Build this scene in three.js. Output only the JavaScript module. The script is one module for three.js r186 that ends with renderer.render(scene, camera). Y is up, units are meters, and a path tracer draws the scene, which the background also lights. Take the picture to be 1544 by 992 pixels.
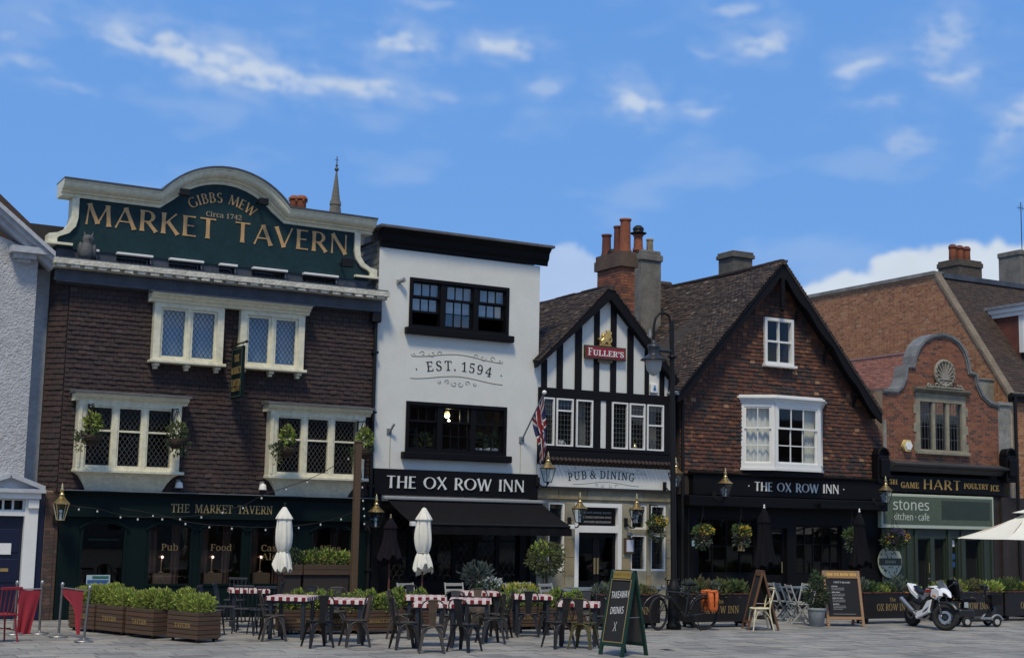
import * as THREE from 'three';
import { mergeGeometries, mergeVertices } from 'three/addons/utils/BufferGeometryUtils.js';
import { RoundedBoxGeometry } from 'three/addons/geometries/RoundedBoxGeometry.js';
import { FontLoader } from 'three/addons/loaders/FontLoader.js';
import { TextGeometry } from 'three/addons/geometries/TextGeometry.js';
import { ImprovedNoise } from 'three/addons/math/ImprovedNoise.js';

// ---------------------------------------------------------------- camera, sky, sun, exposure
const scene = new THREE.Scene();
const PW = 1544, PH = 992, FOC = 2150, YAW = 0.50863, PITCH = 0.13513, ROLL = 0.02017;
const EYE = new THREE.Vector3(0, 2.15, 30.5);
const V3 = (x, y, z) => new THREE.Vector3(x, y, z);
const fwd = V3(Math.sin(YAW) * Math.cos(PITCH), Math.sin(PITCH), -Math.cos(YAW) * Math.cos(PITCH));
const rt0 = V3(Math.cos(YAW), 0, Math.sin(YAW)), up0 = rt0.clone().cross(fwd);
const rgt = rt0.clone().multiplyScalar(Math.cos(ROLL)).addScaledVector(up0, Math.sin(ROLL));
const upv = up0.clone().multiplyScalar(Math.cos(ROLL)).addScaledVector(rt0, -Math.sin(ROLL));
const camera = new THREE.PerspectiveCamera(2 * Math.atan(PH / 2 / FOC) * 180 / Math.PI, PW / PH, 0.1, 3000);
camera.position.copy(EYE);
camera.quaternion.setFromRotationMatrix(new THREE.Matrix4().makeBasis(rgt, upv, fwd.clone().negate()));
const EXPOSURE = 1.0;
const SUN_DIR = V3(-0.32, 0.86, 0.42).normalize();
const sun = new THREE.DirectionalLight(new THREE.Color(1.0, 0.865, 0.615), 2.85);
sun.position.copy(SUN_DIR).multiplyScalar(90).add(V3(18, 0, 0)); sun.target.position.set(18, 0, 0);
sun.castShadow = true; sun.shadow.radius = 20; sun.shadow.mapSize.set(2048, 2048);
Object.assign(sun.shadow.camera, { left: -45, right: 45, top: 40, bottom: -40, near: 1, far: 220 });
scene.add(sun, sun.target);

const noise = new ImprovedNoise();
const fbm = (x, y, z, o = 5) => { let s = 0, a = 0.5; for (let i = 0; i < o; i++) { s += a * noise.noise(x, y, z); x = x * 2.03 + 7.1; y = y * 2.03 + 3.7; z = z * 2.03 + 1.3; a *= 0.5; } return s; };
const sst = (a, b, x) => { const t = Math.min(1, Math.max(0, (x - a) / (b - a))); return t * t * (3 - 2 * t); };
const ray = (px, py) => fwd.clone().addScaledVector(rgt, (px - PW / 2) / FOC).addScaledVector(upv, -(py - PH / 2) / FOC);
{ // the sky: blue air, thin scattered fair-weather cloud in frame, more added outside it, a cumulus bank low in one direction
  const SW = 3072, SH = 1536, data = new Float32Array(SW * SH * 4);
  // cloud streaks: [azimuth, elevation, half length, half thickness, tilt, strength] as directions, read from the photograph
  const dirOf = (px, py) => { const d = ray(px, py).normalize(); return [Math.atan2(d.x, -d.z), Math.asin(d.y)]; };
  const blobs = [[330, 90, 230, 26, 0.17, 0.95], [205, 66, 90, 16, 0.14, 0.8], [420, 104, 130, 18, 0.14, 0.9], [530, 122, 95, 20, 0.18, 0.85], [610, 65, 75, 24, 0.12, 0.85], [760, 68, 70, 15, 0.03, 0.85], [1140, 70, 60, 20, -0.1, 0.8],
    [965, 150, 60, 22, 0.12, 0.85], [1060, 158, 35, 12, 0.1, 0.55], [1110, 18, 60, 16, 0.1, 0.5], [1430, 55, 75, 32, -0.1, 0.55], [1300, 98, 45, 17, -0.1, 0.7], [1440, 116, 60, 16, 0.08, 0.7], [1400, 75, 60, 30, 0, 0.4],
    [25, 95, 60, 14, -0.1, 0.45], [25, 58, 35, 10, 0, 0.35], [820, 125, 40, 18, 0.1, 0.4], [1365, 220, 55, 28, -0.2, 0.4], [1535, 172, 60, 40, -0.55, 0.6], [1330, 160, 60, 10, 0.05, 0.35], [640, 5, 60, 10, 0.1, 0.4], [90, 130, 90, 10, 0.05, 0.25], [640, 145, 90, 10, 0.1, 0.3], [1070, 72, 28, 12, 0.3, 0.4], [70, 28, 50, 10, 0.1, 0.3]]
    .map(([x, y, a, b, t, s]) => [...dirOf(x, y), a / FOC, b / FOC, t, s]);
  const bank = [[1300, 470, 110, 66], [1370, 440, 80, 66], [1450, 440, 110, 70], [1530, 440, 80, 78], [1610, 430, 130, 80], [1720, 440, 150, 66], [860, 410, 58, 46], [830, 450, 60, 60], [700, 420, 140, 40], [1560, 470, 400, 60]].map(([x, y, a, b]) => [...dirOf(x, y), a / FOC, b / FOC]);
  for (let j = 0; j < SH; j++) {
    const el = (j + 0.5) / SH * Math.PI - Math.PI / 2, sy = Math.sin(el), cy = Math.cos(el);
    for (let i = 0; i < SW; i++) {
      const o = (j * SW + i) * 4; data[o + 3] = 1;
      const az0 = Math.atan2(Math.cos(((i + 0.5) / SW - 0.5) * 2 * Math.PI), -Math.sin(((i + 0.5) / SW - 0.5) * 2 * Math.PI));
      if (el > 0.62 || Math.abs(az0 - 0.55) > 0.65) { // away from the frame every 3 x 3 texels share one value
        const bi = i - i % 3, bj = j - j % 3, b0 = (bj * SW + bi) * 4;
        if ((bi !== i || bj !== j) && data[b0 + 3] === 1 && (bj * SW + bi) < j * SW + i && el > -0.03 && (bj + 0.5) / SH * Math.PI - Math.PI / 2 > -0.03 && (bj === j || (bj + 0.5) / SH * Math.PI - Math.PI / 2 > 0.62 || Math.abs(az0 - 0.55) > 0.66)) { data[o] = data[b0]; data[o + 1] = data[b0 + 1]; data[o + 2] = data[b0 + 2]; continue; }
      }
      if (el < -0.03) { data[o] = 0.30; data[o + 1] = 0.36; data[o + 2] = 0.44; continue; }
      const ang = ((i + 0.5) / SW - 0.5) * 2 * Math.PI, dx = Math.cos(ang) * cy, dz = Math.sin(ang) * cy, az = Math.atan2(dx, -dz);
      const g = Math.pow(Math.max(0, 1 - Math.max(0, sy)), 3.2);
      let r = 0.112 + 0.10 * g, gg = 0.29 + 0.16 * g, b = 0.70 + 0.165 * g;
      // unseen cloud outside the frame, on a plane overhead, thickened to whiten the light
      const h = Math.max(sy, 0.02) + 0.12, X = dx / h, Z = dz / h;
      const inView = Math.abs(az - 0.55) < 0.42 && el < 0.45;
      let d = 0;
      if (!inView || el > 0.40) { const w = fbm(X * 0.9 + 3, Z * 2.0, 4.2, 3); if (w > -0.2) d = sst(-0.02, 0.36, w + 0.35 * fbm(X * 5, Z * 8, 1.7, 2)) * 0.85; if (inView) d *= sst(0.40, 0.45, el); else d *= sst(0.42, 0.52, Math.max(Math.abs(az - 0.55), el)); }
      if (Math.abs(az - 0.55) < 0.6 && el < 0.6) {
        const wx = 0.018 * fbm(az * 22, el * 22, 6.6, 3), wy = 0.012 * fbm(az * 22 + 9, el * 22, 2.6, 3);
        const n3b = fbm((az + wx) * 34, (el + az * 0.14) * 70, 4.4, 3), n1 = fbm(az * 20 + wx * 30, el * 52, 2.1, 5), n2 = fbm((az + wx) * 75, (el + wy + az * 0.1) * 190, 7.7, 5);
        for (const [ba, be, la, lb, t, s] of blobs) {
          const u = az + wx - ba, v = el + wy - be;
          if (Math.abs(u) > la * 2.2 || Math.abs(v) > 0.12) continue;
          const p = u / la, q = (v + u * Math.tan(t)) / (lb * 1.0) + n1 * 0.7;
          const e = Math.exp(-(p * p * 1.2 + q * q * 0.9));
          d = Math.max(d, s * 0.86 * sst(0.16, 0.98, e * (0.70 + 0.95 * n2 + 0.45 * n3b) + 0.16 * e * e));
          d = Math.max(d, s * 0.30 * sst(0.12, 0.95, Math.exp(-(p * p * 0.6 + q * q * 0.22)) * (0.75 + 1.3 * n3b + 0.6 * n2)));
        }
        d = Math.max(d, 0.16 * sst(0.06, 0.4, fbm(az * 9 + 4, el * 26, 9.1, 5)));
        let c = 0;
        const n3 = fbm(az * 34, el * 34, 5.5, 6);
        for (const [ba, be, la, lb] of bank) { const p = (az - ba) / la, q = (el - be) / lb, rr = p * p + q * q; if (rr < 4) c = Math.max(c, sst(0.0, 0.34, 1 - rr + n3 * 1.1)); }
        const bankC = c * (ba2(az) ? 0.95 : 0.5);
        d = Math.max(d, bankC);
      } else if (el < 0.16) d = Math.max(d, 0.8 * sst(0.02, 0.22, fbm(Math.cos(az) * 9, Math.sin(az) * 9, el * 22, 5) + 0.12 - el * 0.8));
      const lum = d > 0.02 ? 0.93 + 0.10 * fbm(az * 40, el * 60, 3.3, 2) : 1;
      r += (0.70 * lum - r) * d; gg += (0.775 * lum - gg) * d; b += (0.87 * lum - b) * d;
      data[o] = r / EXPOSURE; data[o + 1] = gg / EXPOSURE; data[o + 2] = b / EXPOSURE;
    }
  }
  function ba2(az) { return az > 0.66; }
  const t = new THREE.DataTexture(data, SW, SH, THREE.RGBAFormat, THREE.FloatType);
  t.mapping = THREE.EquirectangularReflectionMapping; t.magFilter = t.minFilter = THREE.LinearFilter; t.needsUpdate = true;
  scene.background = t; scene.environment = t;
}
const renderer = new THREE.WebGLRenderer({ antialias: true });
renderer.setSize(1024, 657);
renderer.toneMapping = THREE.LinearToneMapping; renderer.toneMappingExposure = EXPOSURE;
renderer.shadowMap.enabled = true; renderer.shadowMap.type = THREE.PCFSoftShadowMap;

// ---------------------------------------------------------------- reading positions, small helpers
let seed = 12345;
const rnd = () => { seed = (seed + 0x6D2B79F5) | 0; let t = Math.imul(seed ^ (seed >>> 15), 1 | seed); t = (t + Math.imul(t ^ (t >>> 7), 61 | t)) ^ t; return ((t ^ (t >>> 14)) >>> 0) / 4294967296; };
const rr = (a, b) => a + (b - a) * rnd();
// photo pixel -> point on a plane parallel to the house fronts (z), on a side wall (x) or on the ground
const at = (px, py, z = 0) => { const d = ray(px, py), t = (z - EYE.z) / d.z; return { x: EYE.x + d.x * t, y: EYE.y + d.y * t, z }; };
const gnd = (px, py) => { const d = ray(px, py), t = -EYE.y / d.y; return { x: EYE.x + d.x * t, y: 0, z: EYE.z + d.z * t }; };
const seen = (x, y, z) => { const v = V3(x, y, z).sub(EYE), w = v.dot(fwd); return w > 0 && Math.abs(v.dot(rgt) / w * FOC) < PW / 2 && Math.abs(v.dot(upv) / w * FOC) < PH / 2; };
const rect = (x0, y0, x1, y1, z = 0) => { const a = at(x0, y0, z), b = at(x1, y1, z); return { x0: a.x, x1: b.x, y1: a.y, y0: b.y, z }; };

function boxUV(g) {
  const p = g.attributes.position, n = g.attributes.normal, uv = new Float32Array(p.count * 2);
  for (let i = 0; i < p.count; i++) {
    const ax = Math.abs(n.getX(i)), ay = Math.abs(n.getY(i)), az = Math.abs(n.getZ(i)), x = p.getX(i), y = p.getY(i), z = p.getZ(i);
    if (az >= ax && az >= ay) { uv[2 * i] = x; uv[2 * i + 1] = y; } else if (ax >= ay) { uv[2 * i] = z; uv[2 * i + 1] = y; } else { uv[2 * i] = x; uv[2 * i + 1] = z; }
  }
  g.setAttribute('uv', new THREE.BufferAttribute(uv, 2)); return g;
}
function M(list) {
  if (!Array.isArray(list)) list = [list];
  const gs = list.flat(3).map((g) => {
    const q = g.index ? g.toNonIndexed() : g, o = new THREE.BufferGeometry();
    o.setAttribute('position', q.attributes.position); if (!q.attributes.normal) q.computeVertexNormals();
    o.setAttribute('normal', q.attributes.normal); return o;
  });
  return boxUV(gs.length === 1 ? gs[0] : mergeGeometries(gs));
}
const box = (x0, x1, y0, y1, z0, z1) => new THREE.BoxGeometry(Math.abs(x1 - x0), Math.abs(y1 - y0), Math.abs(z1 - z0)).translate((x0 + x1) / 2, (y0 + y1) / 2, (z0 + z1) / 2);
const rbox = (x0, x1, y0, y1, z0, z1, r = 0.01) => new RoundedBoxGeometry(Math.abs(x1 - x0), Math.abs(y1 - y0), Math.abs(z1 - z0), 1, Math.min(r, Math.abs(x1 - x0) / 2.1, Math.abs(y1 - y0) / 2.1, Math.abs(z1 - z0) / 2.1)).translate((x0 + x1) / 2, (y0 + y1) / 2, (z0 + z1) / 2);
const YAX = V3(0, 1, 0);
function bar(a, b, r, r2 = r, seg = 8) { // round bar between two points
  const A = V3(...a), B = V3(...b), d = B.clone().sub(A), g = new THREE.CylinderGeometry(r2, r, d.length(), seg);
  g.applyQuaternion(new THREE.Quaternion().setFromUnitVectors(YAX, d.clone().normalize())); return g.translate(...A.add(B).multiplyScalar(0.5).toArray());
}
function plank(a, b, w, t, nrm = [0, 0, 1]) { // square bar between two points, w across, t along nrm
  const A = V3(...a), B = V3(...b), d = B.clone().sub(A), L = d.length(), y = d.normalize(), n = V3(...nrm), x = y.clone().cross(n).normalize(), z = x.clone().cross(y);
  return new THREE.BoxGeometry(w, L, t).applyMatrix4(new THREE.Matrix4().makeBasis(x, y, z)).translate(...A.add(B).multiplyScalar(0.5).toArray());
}
const tube = (pts, r, seg = 24, rad = 6) => new THREE.TubeGeometry(new THREE.CatmullRomCurve3(pts.map((p) => V3(...p))), seg, r, rad);
const lathe = (pts, seg = 16) => new THREE.LatheGeometry(pts.map(([x, y]) => new THREE.Vector2(x, y)), seg);
const ball = (r, x, y, z, w = 12, h = 8) => new THREE.SphereGeometry(r, w, h).translate(x, y, z);
function poly(pts, z0, z1, holes = [], bevel = 0) {
  const s = new THREE.Shape(pts.map(([x, y]) => new THREE.Vector2(x, y)));
  for (const h of holes) s.holes.push(new THREE.Path(h.map(([x, y]) => new THREE.Vector2(x, y))));
  const g = new THREE.ExtrudeGeometry(s, { depth: z1 - z0 - 2 * bevel, bevelEnabled: bevel > 0, bevelSize: bevel, bevelThickness: bevel, bevelOffset: -bevel, bevelSegments: 1, curveSegments: 8 });
  return g.translate(0, 0, z0 + bevel);
}
const rpts = (r) => [[r.x0, r.y0], [r.x1, r.y0], [r.x1, r.y1], [r.x0, r.y1]];
// a moulding: profile [[z, y], ...] swept along x
function mould(profile, x0, x1) {
  const g = poly(profile.map(([z, y]) => [-z, y]), 0, x1 - x0); // shape in (-z, y), swept along its z, turned to x
  return g.applyMatrix4(new THREE.Matrix4().set(0, 0, 1, x0, 0, 1, 0, 0, -1, 0, 0, 0, 0, 0, 0, 1));
}
function loft(rings) { // rings of equal length, closed loops of [x, y, z]; caps both ends
  const n = rings[0].length, pos = [];
  const tri = (a, b, c) => pos.push(...a, ...b, ...c);
  for (let k = 0; k + 1 < rings.length; k++) for (let i = 0; i < n; i++) { const j = (i + 1) % n, a = rings[k][i], b = rings[k][j], c = rings[k + 1][j], d = rings[k + 1][i]; tri(a, b, c); tri(a, c, d); }
  for (const [R, f] of [[rings[0], 1], [rings[rings.length - 1], 0]]) for (let i = 1; i + 1 < n; i++) f ? tri(R[0], R[i + 1], R[i]) : tri(R[0], R[i], R[i + 1]);
  const g = new THREE.BufferGeometry(); g.setAttribute('position', new THREE.Float32BufferAttribute(pos, 3)); g.computeVertexNormals(); return g;
}
const smooth = (g) => { const q = new THREE.BufferGeometry(); q.setAttribute('position', g.attributes.position); const m = mergeVertices(q, 1e-5); m.computeVertexNormals(); return m; };
function band(pts, d0, d1, z0, z1) { // strip following a polyline, from offset d0 to d1 below it
  const nrm = pts.map((p, i) => { const a = pts[Math.max(0, i - 1)], b = pts[Math.min(pts.length - 1, i + 1)]; const dx = b[0] - a[0], dy = b[1] - a[1], l = Math.hypot(dx, dy); return [-dy / l, dx / l]; });
  const off = (d) => pts.map((p, i) => [p[0] - nrm[i][0] * d, p[1] - nrm[i][1] * d]);
  return poly([...off(d0), ...off(d1).reverse()], z0, z1);
}

// ---------------------------------------------------------------- materials
function tex(size, fn, rep = 0.5) {
  const d = new Uint8Array(size * size * 4);
  for (let j = 0; j < size; j++) for (let i = 0; i < size; i++) { const v = fn(i / size, j / size), o = (j * size + i) * 4; const c = Array.isArray(v) ? v : [v, v, v]; for (let k = 0; k < 3; k++) d[o + k] = Math.max(0, Math.min(255, c[k] * 255)); d[o + 3] = 255; }
  const t = new THREE.DataTexture(d, size, size); t.wrapS = t.wrapT = THREE.RepeatWrapping; t.magFilter = THREE.LinearFilter; t.minFilter = THREE.LinearMipmapLinearFilter; t.generateMipmaps = true; t.repeat.set(rep, rep); t.needsUpdate = true; return t;
}
// noise that tiles: sampled on a torus
const tn = (u, v, f, o = 4, s = 0) => { const a = u, b = v, w = Math.hypot((1 - a) * (1 - b), a * (1 - b), (1 - a) * b, a * b), N = (x, y) => fbm(x * f + 31.7, y * f + 11.3, s + 0.5, o); return ((1 - a) * (1 - b) * N(u, v) + a * (1 - b) * N(u - 1, v) + (1 - a) * b * N(u, v - 1) + a * b * N(u - 1, v - 1)) / w; };
const T = {
  grain: tex(512, (u, v) => 0.86 + 0.28 * tn(u, v, 24, 5) + 0.14 * tn(u, v, 5, 3, 4), 0.5),
  worn: tex(512, (u, v) => { const a = tn(u, v, 7, 5, 2), b = tn(u, v, 40, 3, 8); return 0.82 + 0.5 * a + 0.35 * b; }, 0.4),
  plaster: tex(512, (u, v) => 0.95 + 0.10 * tn(u, v, 5, 5, 12) + 0.05 * tn(u, v, 50, 2, 3), 0.35),
  stain: tex(512, (u, v) => { const a = tn(u, v, 5, 5, 21), b = tn(u, v, 26, 3, 5), c = tn(u, v, 90, 2, 7); return 0.86 + 0.42 * a + 0.2 * b + 0.2 * c - 0.3 * sst(0.26, 0.42, b); }, 0.14),
  rough: tex(256, (u, v) => 0.5 + 0.9 * tn(u, v, 60, 3, 3), 1.2),
  lumps: tex(512, (u, v) => 0.5 + 1.0 * tn(u, v, 46, 3, 5), 0.6),
  wood: tex(512, (u, v) => 0.8 + 0.35 * fbm(Math.cos(v * 6.283) * 9, Math.sin(v * 6.283) * 9, Math.sin(u * 6.283) * 0.7, 4) + 0.1 * tn(u, v, 60, 2, 1), 1.0),
  metal: tex(256, (u, v) => { const a = tn(u, v, 9, 5, 6); return [0.9 + 0.5 * a, 0.85 + 0.35 * a, 0.82 + 0.25 * a]; }, 2.0),
  stone: tex(512, (u, v) => { const a = tn(u, v, 6, 4, 9), b = tn(u, v, 70, 2, 1); return [0.84 + 0.5 * a + 0.3 * b, 0.83 + 0.45 * a + 0.3 * b, 0.80 + 0.35 * a + 0.3 * b]; }, 0.7),
};
const C = (r, g, b) => new THREE.Color().setRGB(r, g, b);
function mat(c, o = {}) {
  const m = new THREE.MeshPhysicalMaterial({ color: Array.isArray(c) ? C(...c) : c, roughness: o.r ?? 0.7, metalness: o.m ?? 0, side: o.side ?? THREE.FrontSide });
  if (o.map) m.map = o.map; if (o.bump) { m.bumpMap = o.bump; m.bumpScale = o.bs ?? 0.004; }
  if (o.sp !== undefined) m.specularIntensity = o.sp; if (o.vc) m.vertexColors = true; if (o.coat) { m.clearcoat = o.coat; m.clearcoatRoughness = 0.25; }
  if (o.trans) { m.transmission = o.trans; m.thickness = 0; m.ior = o.ior ?? 1.5; }
  if (o.em) { m.emissive = C(...o.em); m.emissiveIntensity = o.ei ?? 1; }
  return m;
}
const MT = {
  cream: mat([0.80, 0.77, 0.585], { r: 0.55, map: T.grain, bump: T.rough, bs: 0.001 }),
  whitePaint: mat([0.78, 0.785, 0.76], { r: 0.5, map: T.plaster }),
  render: mat([0.69, 0.70, 0.655], { r: 0.85, map: T.plaster, bump: T.rough, bs: 0.003 }),
  roughcast: mat([0.49, 0.50, 0.515], { r: 0.95, map: T.grain, bump: T.lumps, bs: 0.018 }),
  stucco: mat([0.50, 0.53, 0.57], { r: 0.9, map: T.grain }),
  teal: mat([0.013, 0.040, 0.048], { r: 0.6, sp: 0.4, map: T.grain }),
  green: mat([0.0045, 0.0135, 0.0135], { r: 0.55, sp: 0.25, map: T.grain }),
  black: mat([0.006, 0.0062, 0.008], { r: 0.55, sp: 0.3, map: T.grain }),
  satin: mat([0.006, 0.006, 0.008], { r: 0.35, sp: 0.4 }),
  timber: mat([0.008, 0.008, 0.011], { r: 0.7, sp: 0.35, map: T.wood, bump: T.wood, bs: 0.004 }),
  lead: mat([0.075, 0.085, 0.105], { r: 0.5, m: 0.15, map: T.worn }),
  leadPale: mat([0.26, 0.29, 0.33], { r: 0.5, m: 0.2, map: T.worn }),
  gold: mat([0.58, 0.36, 0.15], { r: 0.45, map: T.grain }),
  goldLeaf: mat([0.62, 0.42, 0.14], { r: 0.35, m: 0.5 }),
  dullGold: mat([0.30, 0.21, 0.08], { r: 0.5 }),
  brass: mat([0.78, 0.60, 0.30], { r: 0.28, m: 0.9 }),
  letter: mat([0.70, 0.72, 0.70], { r: 0.5 }),
  slate: mat([0.11, 0.11, 0.105], { r: 0.6, map: T.worn }),
  dark: mat([0.035, 0.028, 0.024], { r: 0.9 }),
  room: mat([0.10, 0.075, 0.055], { r: 0.9, map: T.grain }),
  glass: mat([0.93, 0.96, 0.97], { r: 0.02, trans: 1 }),
  skyGlass: mat([0.9, 0.95, 0.98], { r: 0.03, trans: 1, ior: 2.1 }),
  leading: mat([0.05, 0.055, 0.06], { r: 0.5, m: 0.4 }),
  sand: mat([0.30, 0.25, 0.155], { r: 0.9, map: T.stone, bump: T.rough, bs: 0.004 }),
  ashlar: mat([0.31, 0.29, 0.22], { r: 0.9, map: T.stone, bump: T.rough, bs: 0.004 }),
  mortar: mat([0.36, 0.29, 0.22], { r: 0.95, map: T.grain }),
  terracotta: mat([0.30, 0.095, 0.045], { r: 0.85, map: T.worn }),
  terraDark: mat([0.15, 0.05, 0.035], { r: 0.85, map: T.worn }),
  buffPot: mat([0.30, 0.24, 0.16], { r: 0.85, map: T.worn }),
  cement: mat([0.20, 0.19, 0.165], { r: 0.95, map: T.worn, bump: T.rough, bs: 0.006 }),
  iron: mat([0.009, 0.009, 0.010], { r: 0.5, sp: 0.5 }),
  gunmetal: mat([0.075, 0.074, 0.072], { r: 0.42, m: 0.75, map: T.metal }),
  rusty: mat([0.14, 0.10, 0.072], { r: 0.55, m: 0.5, map: T.metal }),
  olive: mat([0.12, 0.105, 0.04], { r: 0.45, m: 0.5, map: T.metal }),
  steel: mat([0.40, 0.40, 0.39], { r: 0.42, m: 0.9 }),
  brownWood: mat([0.085, 0.052, 0.032], { r: 0.75, map: T.wood, bump: T.wood, bs: 0.003 }),
  postWood: mat([0.11, 0.065, 0.035], { r: 0.75, map: T.wood }),
  oak: mat([0.36, 0.21, 0.11], { r: 0.55, map: T.wood }),
  greyWood: mat([0.42, 0.42, 0.40], { r: 0.65, map: T.wood }),
  blueGrey: mat([0.16, 0.21, 0.25], { r: 0.6, map: T.wood }),
  creamChair: mat([0.66, 0.60, 0.40], { r: 0.5 }),
  tableNavy: mat([0.016, 0.02, 0.03], { r: 0.5 }),
  canvasWhite: mat([0.77, 0.755, 0.66], { r: 0.9, map: T.plaster }),
  canvasBlack: mat([0.010, 0.010, 0.013], { r: 0.95, sp: 0.2, map: T.grain }),
  canvasPlum: mat([0.014, 0.011, 0.017], { r: 0.95, sp: 0.2, map: T.grain }),
  awning: mat([0.010, 0.010, 0.012], { r: 0.95, sp: 0.2, map: T.grain, side: THREE.DoubleSide }),
  board: mat([0.012, 0.013, 0.015], { r: 0.75 }),
  red: mat([0.26, 0.012, 0.02], { r: 0.4 }),
  redCloth: mat([0.28, 0.018, 0.032], { r: 0.9, side: THREE.DoubleSide }),
  chalk: mat([0.72, 0.74, 0.74], { r: 0.95 }),
  leaf: mat([1, 1, 1], { r: 0.85, vc: true, side: THREE.DoubleSide, trans: 0.3 }),
  pieces: mat([1, 1, 1], { r: 0.85, vc: true, map: T.grain }),
  soil: mat([0.03, 0.022, 0.015], { r: 1 }),
  curtain: mat([0.62, 0.62, 0.58], { r: 0.95, side: THREE.DoubleSide }),
  blueDoor: mat([0.006, 0.009, 0.035], { r: 0.4 }),
  sage: mat([0.085, 0.115, 0.075], { r: 0.5, map: T.grain }),
  sageDark: mat([0.032, 0.046, 0.032], { r: 0.45, map: T.grain }),
  sageLight: mat([0.42, 0.47, 0.38], { r: 0.5 }),
  potGrey: mat([0.27, 0.30, 0.31], { r: 0.8, map: T.grain }),
  tyre: mat([0.014, 0.014, 0.014], { r: 0.85 }),
  bulb: mat([0.55, 0.55, 0.52], { r: 0.25 }),
  orange: mat([0.62, 0.13, 0.02], { r: 0.6, map: T.grain }),
  white: mat([0.78, 0.78, 0.78], { r: 0.35 }),
  pearl: mat([0.78, 0.79, 0.80], { r: 0.25, coat: 0.8 }),
};

// ---------------------------------------------------------------- things, parts, pieces
const used = {}, rebased = [];
const numbered = (n) => { const k = used[n] = (used[n] ?? 0) + 1; return k === 1 ? n : n + '_' + String(k - 1).padStart(3, '0'); };
function tag(o, label, category, group, kind) { if (label) o.userData.label = label; if (category) o.userData.category = category; if (group) o.userData.group = group; if (kind) o.userData.kind = kind; return o; }
function thing(name, label, category, group, rebase = true) { const g = new THREE.Group(); g.name = numbered(name); scene.add(g); tag(g, label, category, group); if (rebase) rebased.push(g); return g; }
function mesh(name, geo, material, parent) { const m = new THREE.Mesh(Array.isArray(geo) || !geo.attributes?.uv ? M(geo) : geo, material); m.name = parent ? name : numbered(name); m.castShadow = m.receiveShadow = true; (parent ?? scene).add(m); return m; }
const part = (name, geo, material, parent) => mesh(name, M(geo), material, parent);
function copy(proto, name, p, turn = 0, label, group, category) { const c = proto.clone(); c.name = numbered(name); c.userData = { ...proto.userData }; tag(c, label, category, group); scene.add(c); c.position.set(p.x, p.y ?? 0, p.z); c.rotation.y = turn; return c; }
function rebase(g) {
  const b = new THREE.Box3().setFromObject(g), c = V3((b.min.x + b.max.x) / 2, b.min.y, (b.min.z + b.max.z) / 2);
  if (!isFinite(c.x)) return; for (const k of g.children) k.position.sub(c); g.position.add(c);
}
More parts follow.
